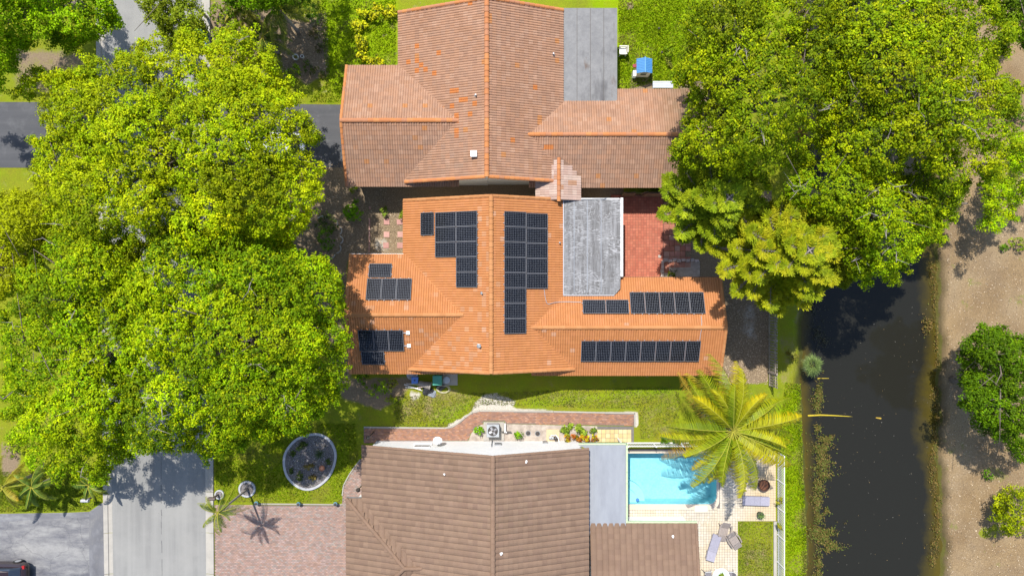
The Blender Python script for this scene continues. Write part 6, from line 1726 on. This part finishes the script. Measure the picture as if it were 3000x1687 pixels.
def palm(label, base, crown, n_, L_, seed, pal, droop=(.35, .8), rise=(.1, 1.2), trunk=(.20, .14), name='coconut_palm', pairs=46, lw=.055, group='palms', nuts=False, oldpal=None):
    rg = np.random.default_rng(seed); base = Vector(base); crown = Vector(crown)
    t = thing(name, label, 'palm', base, group=group); inv = winv(t)
    tr = MB(); pts = [base.lerp(crown, u) + Vector((0, 0, 0)) for u in np.linspace(0, 1, 9)]
    pts[0].z = -.1
    tr.tube(pts, [trunk[0] * 1.35] + [trunk[0] * (1 - u) + trunk[1] * u for u in np.linspace(.1, 1, 8)], 10); tr.build('trunk', M['palebark'], t, inv, smooth=True)
    for k in range(n_):
        f = k / (n_ - 1.0)
        az = k * 2.39996 + rg.normal(0, .22); rs = rise[1] * (1 - f) + rise[0] * f; dr = droop[0] * (1 - f) + droop[1] * f
        V, K, rp = frond_mesh(L_ * rg.uniform(.80, 1.08) * (.75 + .25 * min(1, f * 3)), dr, oldpal if (oldpal is not None and f > .8) else pal, rg, pairs, lw, rise=rs)
        Rz = np.array(Matrix.Rotation(az, 3, 'Z')) @ np.array(Matrix.Rotation(rg.normal(0, .25), 3, 'X'))
        c = np.array(crown) + np.array([0, 0, .15 * (1 - f)])
        V = V @ Rz.T + c
        me = np_quads('frond', V, np.clip(K, .004, .6), M['frond'])
        o = bpy.data.objects.new('frond', me); link(o, t, inv)
        rc = MB(); rc.col((.36, .34, .04)); rc.tube([Rz @ p + c for p in rp], list(np.linspace(.024, .006, 14)), 5); rc.build('rachis', M['attr_matte'], o)
    if nuts:
        for k in range(6):
            a = k * 1.05; b = MB(); b.col((.16, .17, .03)); b.lathe((crown.x + .28 * math.cos(a), crown.y + .28 * math.sin(a), crown.z - .35), [(.02, 0), (.10, .06), (.12, .14), (.07, .24), (.01, .27)], 10); b.build('coconut', M['attr_matte'], t, inv, smooth=True)
    return t
COCO = [(.23, .29, .006), (.31, .34, .008), (.15, .22, .006), (.37, .36, .008), (.19, .26, .006)]
COCO_OLD = [(.38, .28, .02), (.34, .25, .03), (.30, .27, .02)]
cp = P(2146, 1262, 6.6)
palm('large coconut palm with golden green fronds over the pool', (P(2062, 1215).x, P(2062, 1215).y, 0), cp, 34, 4.9, 301, COCO, droop=(.62, .70), rise=(.10, 1.05), name='coconut_palm', nuts=True, oldpal=COCO_OLD, pairs=50, lw=.055)
cp2 = P(640, 1500, 4.9)
palm('small slender palm leaning from the round bed', P(726, 1431), cp2, 18, 1.75, 302, [(.10, .18, .02), (.13, .21, .02), (.08, .14, .015), (.19, .25, .02)], droop=(.65, 1.15), rise=(.15, 1.2), trunk=(.085, .06), name='slender_palm', pairs=30, lw=.026)
for k, (sx, sy, h_, L_, lab) in enumerate(((815, 25, 4.2, 2.8, 'shaded palm at the north edge beside the lawn'), (715, 20, 3.4, 2.2, 'yellowing palm at the north edge beside the grey green tree'), (770, 110, 3.0, 2.2, 'young palm above the stony garden bed'))):
    c = P(sx, sy, h_); palm(lab, (c.x, c.y, 0), c, 14, L_, 310 + k, ([(.10, .15, .02), (.14, .19, .02)] if k != 1 else [(.24, .24, .03), (.20, .17, .03)]), droop=(.5, .95), rise=(.1, .9), trunk=(.13, .09), name='garden_palm', pairs=34, lw=.055)
for k, (sx, sy, h_, L_, lab) in enumerate(((95, 1425, 2.6, 2.0, 'green palm on the corner lawn under the street tree'), (10, 1425, 2.8, 2.2, 'golden palm at the west edge of the corner lawn'), (262, 1420, 2.2, 1.5, 'dark young palm behind the grey mailbox'))):
    c = P(sx, sy, h_); palm(lab, (c.x, c.y, 0), c, 13, L_, 320 + k, ([(.10, .18, .02), (.14, .22, .03)] if k != 1 else [(.28, .26, .02), (.20, .25, .015)]), droop=(.55, .95), rise=(.1, .95), trunk=(.11, .08), name='corner_palm', pairs=34, lw=.055)
def fan_palm(label, base, h, r, n_, seed, pal):
    rg = np.random.default_rng(seed); t = thing('fan_palm', label, 'palm', base); base = Vector(base)
    tr = MB(); tr.tube([(0, 0, -.1), (0, 0, h * .8)], [.13, .10], 9); tr.build('trunk', M['bark'], t)
    for k in range(n_):
        f = k / (n_ - 1.); az = k * 2.4 + rg.normal(0, .15); el = 1.3 * (1 - f) + .08 * f
        d = Vector((math.cos(az) * math.cos(el), math.sin(az) * math.cos(el), math.sin(el))); c = Vector((0, 0, h * .8)) + d * r * rg.uniform(.12, .36)
        s_ = d.cross(Vector((0, 0, 1))).normalized(); u = s_.cross(d)
        V = []; K = []; tone = rg.uniform(.75, 1.15)
        for q_ in range(17):
            th = (q_ / 16. - .5) * 2.5; dd = (d * math.cos(th) + s_ * math.sin(th) * .95 - u * .12).normalized(); w = (s_ * math.cos(th) - d * math.sin(th)) * .02; ln = r * .62 * rg.uniform(.8, 1.1) * (1 - .12 * abs(th))
            m_ = c + dd * ln * .55 + u * .02; tip = c + dd * ln - Vector((0, 0, .10 + .08 * f))
            V += [c - w * .3, c + w * .3, m_ + w, m_ - w, m_ - w, m_ + w, tip + w * .1, tip - w * .1]
            cc = np.array(pal[q_ % len(pal)]) * rg.uniform(.85, 1.15) * tone; K += [cc, cc * 1.15]
        o = bpy.data.objects.new('fan_leaf', np_quads('fan_leaf', np.array([tuple(v) for v in V]), np.array(K), M['frond'])); link(o, t)
        b = MB(); b.col((.2, .24, .05)); b.tube([(0, 0, h * .8), c], [.02, .012], 5); b.build('leaf_stalk', M['attr_matte'], o)
fan_palm('pale blue green fan palm at the canal edge', P(2362, 1066), 1.1, 1.15, 12, 330, [(.15, .21, .06), (.21, .27, .08), (.11, .16, .04)])

# ---- shrubs and small plants
def shrub(label, sx, sy, rx, ry, h, pal, seed, leaf=.14, name='shrub', cat='shrub', group=None, dens=16, per=10, tip=None, z0=0.0):
    rg = np.random.default_rng(seed); c = P(sx, sy, h * .55)
    t = thing(name, label, cat, (c.x, c.y, z0), group=group)
    n_ = max(3, int(rx * ry * 14)); lobes = []
    for k in range(n_):
        a = rg.uniform(0, 6.28); q = rg.random() ** .5
        lobes.append((math.cos(a) * q * rx * .7, math.sin(a) * q * ry * .7, h * .5 * rg.uniform(.7, 1.3) * (1.1 - .4 * q), min(rx, ry) * rg.uniform(.38, .55)))
    o = bpy.data.objects.new('foliage', foliage('foliage', lobes, dens, per, leaf, pal, seed, tipcol=tip, tipp=.12, spread=leaf * 1.1, gain=np.array([1.45, 1.55, .8]))); link(o, t)
    b = MB(); b.tube([(0, 0, -.05), (.02, 0, h * .3), (.0, .03, h * .55)], [.05, .04, .02], 6)
    for k in range(3): b.tube([(0, 0, h * .2), (rx * .4 * math.cos(k * 2.1), ry * .4 * math.sin(k * 2.1), h * .55)], [.03, .012], 5)
    b.build('stem', M['bark'], t)
    return t
LG = [(.13, .26, .008), (.10, .21, .008), (.17, .29, .012)]
shrub('round bright green bush in the west yard', 1031, 618, .70, .70, 1.4, LG, 401, .15)
shrub('spindly yellow green bush beside the stepping stones', 1127, 625, .30, .62, 1.0, [(.14, .19, .03), (.20, .26, .05), (.09, .12, .03)], 402, .13, dens=7, per=7)
shrub('small leafy plant against the orange eave', 1176, 630, .25, .3, .8, [(.16, .19, .03), (.12, .15, .03)], 403, .12, dens=9)
shrub('tall bright green shrub beside the air conditioner', 1404, 1268, .42, .68, 1.25, LG, 404, .15)
shrub('smaller bright green shrub in the middle of the gravel strip', 1519, 1272, .34, .56, 1.05, LG, 405, .14)
YEL = [(.42, .36, .012), (.34, .32, .012), (.16, .18, .012), (.50, .42, .02), (.10, .11, .015)]
for k, (x, y, r_) in enumerate(((1158, 32, .45), (1130, 34, .55), (1100, 32, .6), (1070, 45, .55), (1058, 75, .6), (1050, 108, .55), (1048, 138, .55), (1058, 165, .5), (1084, 182, .5), (1106, 180, .42))):
    shrub('yellow leaved croton bush, %s along the hedge from the pale roof corner' % (ORD + ['ninth', 'tenth'])[k], x, y, r_, r_, 1.0, YEL, 410 + k, .17, 'croton_bush', 'shrub', 'yellow croton hedge by the weathered roof', dens=14)
CRO = [(.36, .09, .02), (.42, .20, .015), (.20, .05, .02), (.40, .28, .02), (.12, .10, .015)]
for k, x in enumerate((1662, 1682, 1702, 1722, 1742)):
    shrub('red and orange croton in the row against the pool gutter, %s from the pump' % ORD[k], x, 1286, .33, .26, .7, CRO, 430 + k, .13, 'red_croton', 'shrub', 'red crotons beside the pool pump', dens=22)
for k, (x, y) in enumerate(((1652, 1258), (1672, 1252), (1664, 1268), (1700, 1262), (1712, 1270), (1738, 1262), (1690, 1250))):
    shrub('small spiky seedling in the gravel strip, %s from the pool pump' % ORD[k], x, y, .22, .22, .35, [(.16, .22, .03), (.22, .27, .05), (.10, .15, .03)], 440 + k, .16, 'seedling', 'plant', 'seedlings in the gravel strip', dens=14, per=8)
for k, (x, y, r_) in enumerate(((1958, 1287, .55), (1990, 1287, .6), (2022, 1289, .55), (2054, 1289, .55))):
    shrub('dark shrub in the hedge behind the pool fence, %s from the flat roof' % ORD[k], x, y, r_, .42, .9, DG, 450 + k, .13, 'hedge_shrub', 'shrub', 'hedge under the coconut palm')
for k, (x, y) in enumerate(((2274, 1460), (2273, 1531))):
    shrub('small potted flower hung on the picket fence, %s the lawn plot corner' % ('above' if k == 0 else 'at'), x, y, .24, .24, .35, [(.20, .18, .03), (.14, .17, .03), (.30, .25, .05)], 460 + k, .10, 'fence_planter', 'plant', None, dens=24, z0=.75)
t = thing('potted_agave', 'green agave in a round dark pot on the deck', 'potted plant', P(2223, 1504))
b = MB(); b.col((.07, .08, .05)); b.lathe((0, 0, .05), [(.18, 0), (.25, .28), (.26, .34), (.22, .34), (.2, .28)], 18); b.build('pot', M['attr_matte'], t)
for k in range(14):
    a = k * 2.4; e = .35 + .9 * (1 - k / 14.); b = MB(); b.col((.14, .22, .06)); d = Vector((math.cos(a) * math.cos(e), math.sin(a) * math.cos(e), math.sin(e))); s_ = Vector((-d.y, d.x, 0)).normalized() * .03; c = Vector((0, 0, .36))
    b.add([c - s_, c + s_, c + d * .25 + s_ * .9, c + d * .25 - s_ * .9, c + d * .48 - Vector((0, 0, .05))], [(0, 1, 2, 3), (3, 2, 4)]); b.build('leaf', M['frond'] if False else M['attr_matte'], t)
shrub('potted plant in the middle of the glass table', 2102, 1677, .22, .22, .45, [(.18, .20, .04), (.12, .16, .03)], 465, .11, 'table_plant', 'potted plant', None, dens=24, z0=.70)
# plants of the oval bed
for k, (x, y, r_, h_, lab) in enumerate(((884, 1310, .40, .5, 'dark spreading succulent at the north of the oval bed'), (858, 1327, .24, .35, 'small dark tuft at the west of the oval bed'), (890, 1300, .2, .35, 'tiny tuft at the top of the oval bed'), (852, 1378, .22, .3, 'small round succulent low in the oval bed'), (880, 1395, .35, .4, 'grey green mound at the south of the oval bed'), (912, 1402, .3, .4, 'dry tuft near the south kerb of the oval bed'), (905, 1365, .38, .5, 'brown dry grass clump in the middle of the oval bed'), (960, 1352, .2, .3, 'dark little bush near the east kerb of the oval bed'))):
    shrub(lab, x, y, r_, r_, h_, [(.055, .075, .03), (.08, .10, .04)] if k not in (6, 5) else [(.22, .16, .08), (.14, .10, .05)], 470 + k, .12, 'succulent', 'plant', None, dens=18, per=8)
t = thing('spiky_agave', 'spiky dark agave rosette in the oval bed', 'plant', P(938, 1328))
for k in range(30):
    a = k * 2.4; e = .15 + 1.1 * (1 - k / 30.); b = MB(); b.col((.08, .12, .04)); d = Vector((math.cos(a) * math.cos(e), math.sin(a) * math.cos(e), math.sin(e))); s_ = Vector((-d.y, d.x, 0)).normalized() * .022; c = Vector((0, 0, .1))
    b.add([c - s_, c + s_, c + d * .3 + s_, c + d * .3 - s_, c + d * .52], [(0, 1, 2, 3), (3, 2, 4)]); b.build('leaf', M['attr_matte'], t)
shrub('yellow green bush in the terrace planter bed', 1968, 795, .42, .45, .8, [(.22, .26, .02), (.15, .19, .02), (.10, .13, .02)], 480, .12, dens=10)
# north garden understorey
for k, (x, y, r_, h_, pal, lab) in enumerate(((640, 40, .9, 1.6, OL, 'olive bush between the grey green tree and the palms'), (665, 85, .8, 1.4, YG, 'yellow green bush beside the green wheeled bin'), (735, 60, .7, 1.2, OL, 'low olive bush below the yellowing palm'), (700, 130, .8, 1.3, DG, 'dark bush above the top of the large tree'), (900, 40, .8, 1.6, DG, 'dark green bush at the lawn edge beside the shaded palm'), (925, 95, .55, 1.0, [(.10, .075, .05), (.13, .10, .07), (.08, .08, .04)], 'brownish bush at the edge of the stony bed'), (932, 135, .5, .9, [(.09, .07, .05), (.07, .08, .04)], 'dark brown bush in the stony bed'), (905, 190, .5, .8, [(.09, .11, .03), (.06, .08, .03)], 'low dark bush south of the white planter'), (860, 205, .6, .6, GR, 'low green tuft south of the stony bed'), (935, 215, .45, .7, [(.08, .10, .03), (.12, .10, .06)], 'small mixed bush nearest the asphalt drive'))):
    shrub(lab, x, y, r_, r_, h_, pal, 490 + k, .14, 'garden_bush', 'shrub', None, dens=10, per=9)
for k, (x, y, r_, h_, pal, lab) in enumerate(((1960, 150, .6, .9, OL, 'low bush at the lawn edge under the giant tree'), (1962, 185, .35, .5, [(.12, .13, .03), (.18, .18, .05)], 'spiky tuft on the back lawn'), (1990, 215, .6, .8, OL, 'low bush beside the white bench'), (1100, 1140, .8, 1.2, GR, 'green bush under the south eave in tree shade'), (1145, 1128, .55, .9, [(.16, .17, .03), (.24, .22, .04), (.10, .10, .03)], 'yellowish bush beside the pipe heap'), (1148, 1165, .4, .7, YG, 'small yellow green bush south of the pipe heap'), (1065, 1110, .5, .8, DG, 'dark bush at the shaded corner of the orange roof'), (1045, 555, .55, .6, OL, 'low weeds beside the weathered eave'), (945, 700, .9, 1.0, DG, 'dark ground cover inside the scalloped edging'), (960, 655, .8, .9, [(.06, .09, .03), (.09, .11, .04)], 'dull green ground cover at the top of the scalloped edging'), (2325, 1045, .45, .8, [(.12, .10, .03), (.16, .15, .04)], 'brown green weed beside the fan palm'), (2900, 1390, .5, .9, DG, 'small dark bush below the bank tree'), (30, 1310, .8, 1.0, OL, 'olive bush at the west edge above the golden palm'), (2962, 300, .9, 1.5, GR, 'green bush on the dry bank just below the north east shade'), (2990, 345, .8, 1.3, DG, 'dark bush at the east edge above the shrubby tree'), (2985, 720, .7, 1.1, OL, 'olive bush at the east edge below the feathery tree'), (2940, 730, .4, .6, DG, 'little dark shrub on the leaf strewn bank'))):
    shrub(lab, x, y, r_, r_, h_, pal, 520 + k, .13, 'low_bush', 'shrub', None, dens=9, per=9)
shrub('leafy sprig growing out over the weathered roof end', 2008, 395, .9, .7, 7.0, OL, 545, .16, 'roof_side_sapling', 'sapling', None, dens=10) if False else None

# ---- water weeds
def weeds(name, label, spots, seed, pal, leaf=.11, z=-.37):
    rg = np.random.default_rng(seed); C = []; 
    for x, y, rx, ry, n_ in spots:
        n_ = int(n_ * .8); a = rg.uniform(0, 6.28, n_); q = np.abs(rg.normal(0, .62, n_)) * (1 + .4 * np.sin(a * 3 + x) + .25 * np.sin(a * 7 + y)); 
        p = np.array(P(x, y)); C.append(np.stack([p[0] + np.cos(a) * q * rx * .025, p[1] + np.sin(a) * q * ry * .025, np.full(n_, z) + np.abs(rg.normal(0, .10, n_))], -1))
    C = np.concatenate(C); n_ = len(C); Nn = rg.normal(0, .45, (n_, 3)); Nn[:, 2] = 1
    cols = np.array(pal)[rg.integers(0, len(pal), n_)] * rg.uniform(.6, 1.25, (n_, 1))
    o = bpy.data.objects.new(name, leaf_quads(name, C, Nn, leaf * rg.uniform(.6, 1.3, n_), cols, M['leaf'], .5, rg)); link(o); tag(o, label, kind='stuff')
WEED = [(.15, .125, .03), (.11, .135, .025), (.20, .15, .045), (.09, .12, .022), (.15, .18, .035), (.22, .155, .05)]
spots = [(2404, 1150, 14, 26, 700), (2400, 1190, 12, 22, 500), (2402, 1258, 10, 14, 260), (2425, 1290, 26, 14, 700), (2412, 1320, 24, 22, 900), (2415, 1360, 26, 26, 1100), (2420, 1395, 22, 16, 600), (2402, 1430, 16, 30, 800), (2400, 1475, 16, 26, 700), (2428, 1500, 9, 11, 200), (2402, 1520, 14, 24, 500), (2412, 1572, 42, 22, 1700), (2440, 1603, 26, 18, 800), (2395, 1560, 26, 18, 700), (2405, 1650, 12, 30, 400), (2400, 1690, 14, 20, 300)]
weeds('water_weeds', 'olive brown water weeds floating along the grassy canal edge', spots, 601, WEED, .13)
weeds('bank_weeds', 'rusty weeds along the dry bank edge of the canal', [(2728, 950, 20, 22, 550), (2740, 800, 14, 40, 300), (2745, 870, 10, 40, 300), (2755, 1060, 8, 20, 160), (2750, 1000, 8, 50, 200)] + [(2748 + 8 * math.sin(k), 1150 + 45 * k, 12, 20, 230) for k in range(12)], 602, [(.22, .14, .04), (.17, .12, .035), (.28, .19, .06), (.12, .10, .03), (.14, .15, .03)], .12)
weeds('shade_weeds', 'dull weeds in the shaded water below the pines', [(2390, 900, 28, 60, 260), (2400, 980, 30, 50, 300), (2420, 1000, 20, 30, 150)], 603, [(.10, .10, .06), (.14, .13, .08)], .10)
# scattered fallen leaves
def litter(name, label, n_, x0, x1, y0, y1, seed, pal, z=.02, leaf=.10, test=None):
    rg = np.random.default_rng(seed); X = rg.uniform(x0, x1, n_); Y = rg.uniform(y0, y1, n_)
    if test is not None:
        k = test(X, Y); X = X[k]; Y = Y[k]
    C = np.stack([(X - 1500) * .025, (843.5 - Y) * .025, np.full(len(X), z)], -1); Nn = rg.normal(0, .25, (len(X), 3)); Nn[:, 2] = 1
    cols = np.array(pal)[rg.integers(0, len(pal), len(X))] * rg.uniform(.6, 1.2, (len(X), 1))
    o = bpy.data.objects.new(name, leaf_quads(name, C, Nn, leaf * rg.uniform(.5, 1.3, len(X)), cols, M['attr_matte'], .5, rg)); link(o); tag(o, label, kind='stuff')
DRYL = [(.46, .34, .21), (.34, .25, .15), (.54, .43, .30), (.22, .16, .10)]
litter('fallen_leaves', 'dry fallen leaves covering the far canal bank', 9000, 2775, 3080, 380, 1720, 611, DRYL)
litter('fallen_leaves', 'dry leaves on the bare soil beside the dark board fence', 3500, 2115, 2248, 820, 1125, 612, DRYL)
litter('fallen_leaves', 'dry leaves and grit in the shaded west yard', 4200, 860, 1178, 480, 745, 613, DRYL, test=lambda X, Y: ~((X > 1000) & (Y < 550)))
litter('fallen_leaves', 'leaf litter in the stony north garden bed', 1600, 800, 960, 40, 230, 614, DRYL)
litter('floating_leaves', 'pale leaves floating on the canal', 130, 2450, 2745, 900, 1700, 615, [(.32, .30, .26), (.25, .22, .16), (.30, .20, .08)], z=-.392, leaf=.06)
def grass_tufts(name, label, n_, poly, seed, pal, leaf=.14):
    rg = np.random.default_rng(seed); xs = [p[0] for p in poly]; ys = [p[1] for p in poly]
    X = rg.uniform(min(xs), max(xs), n_); Y = rg.uniform(min(ys), max(ys), n_); k = inpoly(X, Y, poly); X = X[k]; Y = Y[k]
    C = np.stack([(X - 1500) * .025, (843.5 - Y) * .025, np.full(len(X), .035)], -1); Nn = rg.normal(0, .9, (len(X), 3)); Nn[:, 2] = .6
    cols = np.array(pal)[rg.integers(0, len(pal), len(X))] * rg.uniform(.55, 1.25, (len(X), 1))
    w1 = np.sin(X / 31 + seed) + np.sin(Y / 23 - seed * 2) + np.sin((X + Y) / 17.) + np.sin((X - 1.7 * Y) / 41.) + rg.normal(0, .5, len(X))
    k1 = np.clip((w1 - .9) / 1.2, 0, .85)[:, None]; k2 = np.clip((-w1 - .8) / 1.4, 0, .6)[:, None]
    cols = cols * (1 - k1) + np.array([.30, .26, .07]) * rg.uniform(.7, 1.2, (len(X), 1)) * k1
    cols = cols * (1 - k2 * .5)
    keep_ = rg.random(len(X)) > k1[:, 0] * .5; X, Y, C, Nn, cols = X[keep_], Y[keep_], C[keep_], Nn[keep_], cols[keep_]
    o = bpy.data.objects.new(name, leaf_quads(name, C, Nn, leaf * rg.uniform(.5, 1.3, len(X)), cols, M['leaf'], .35, rg)); link(o); tag(o, label, kind='stuff')
GT = [(.27, .44, .003), (.34, .47, .004), (.38, .46, .01), (.21, .36, .003)]
grass_tufts('grass', 'bright mown grass of the north back garden', 26000, [(1812, -40), (2090, -40), (2060, 240), (1945, 235), (1840, 262), (1812, 290)], 621, GT)
grass_tufts('grass', 'bright grass beside the yellow croton hedge', 14000, [(925, -40), (1160, -40), (1160, 190), (1010, 195), (1002, 300), (900, 300), (960, 240)], 622, GT)
grass_tufts('grass', 'bright grass strip along the canal bank', 16000, [(2300, 1120), (2345, 1125), (2352, 1350), (2362, 1560), (2364, 1700), (2302, 1700), (2302, 1325), (2280, 1290)], 623, GT)
grass_tufts('grass', 'patchy grass between orange roof and paver path', 22000, [(1160, 1160), (1990, 1130), (1990, 1285), (1876, 1285), (1872, 1198), (1410, 1185), (1310, 1250), (1150, 1250)], 624, [(.22, .30, .02), (.29, .29, .07), (.34, .29, .12), (.18, .31, .01)], .12)
grass_tufts('grass', 'shaded front lawn around the oval bed', 20000, [(632, 1240), (1040, 1240), (1050, 1340), (1002, 1440), (1000, 1470), (632, 1470)], 625, GT, .12)
grass_tufts('grass', 'grass of the corner lawn beside the cracked driveway', 9000, [(0, 1380), (302, 1380), (300, 1468), (260, 1494), (0, 1500)], 626, [(.24, .33, .02), (.30, .35, .03), (.19, .30, .01)], .12)
grass_tufts('grass', 'green lawn plot inside the pool fence', 6000, [(2164, 1528), (2262, 1528), (2262, 1700), (2164, 1700)], 627, [(.20, .32, .01), (.26, .31, .05), (.32, .29, .09)], .11)
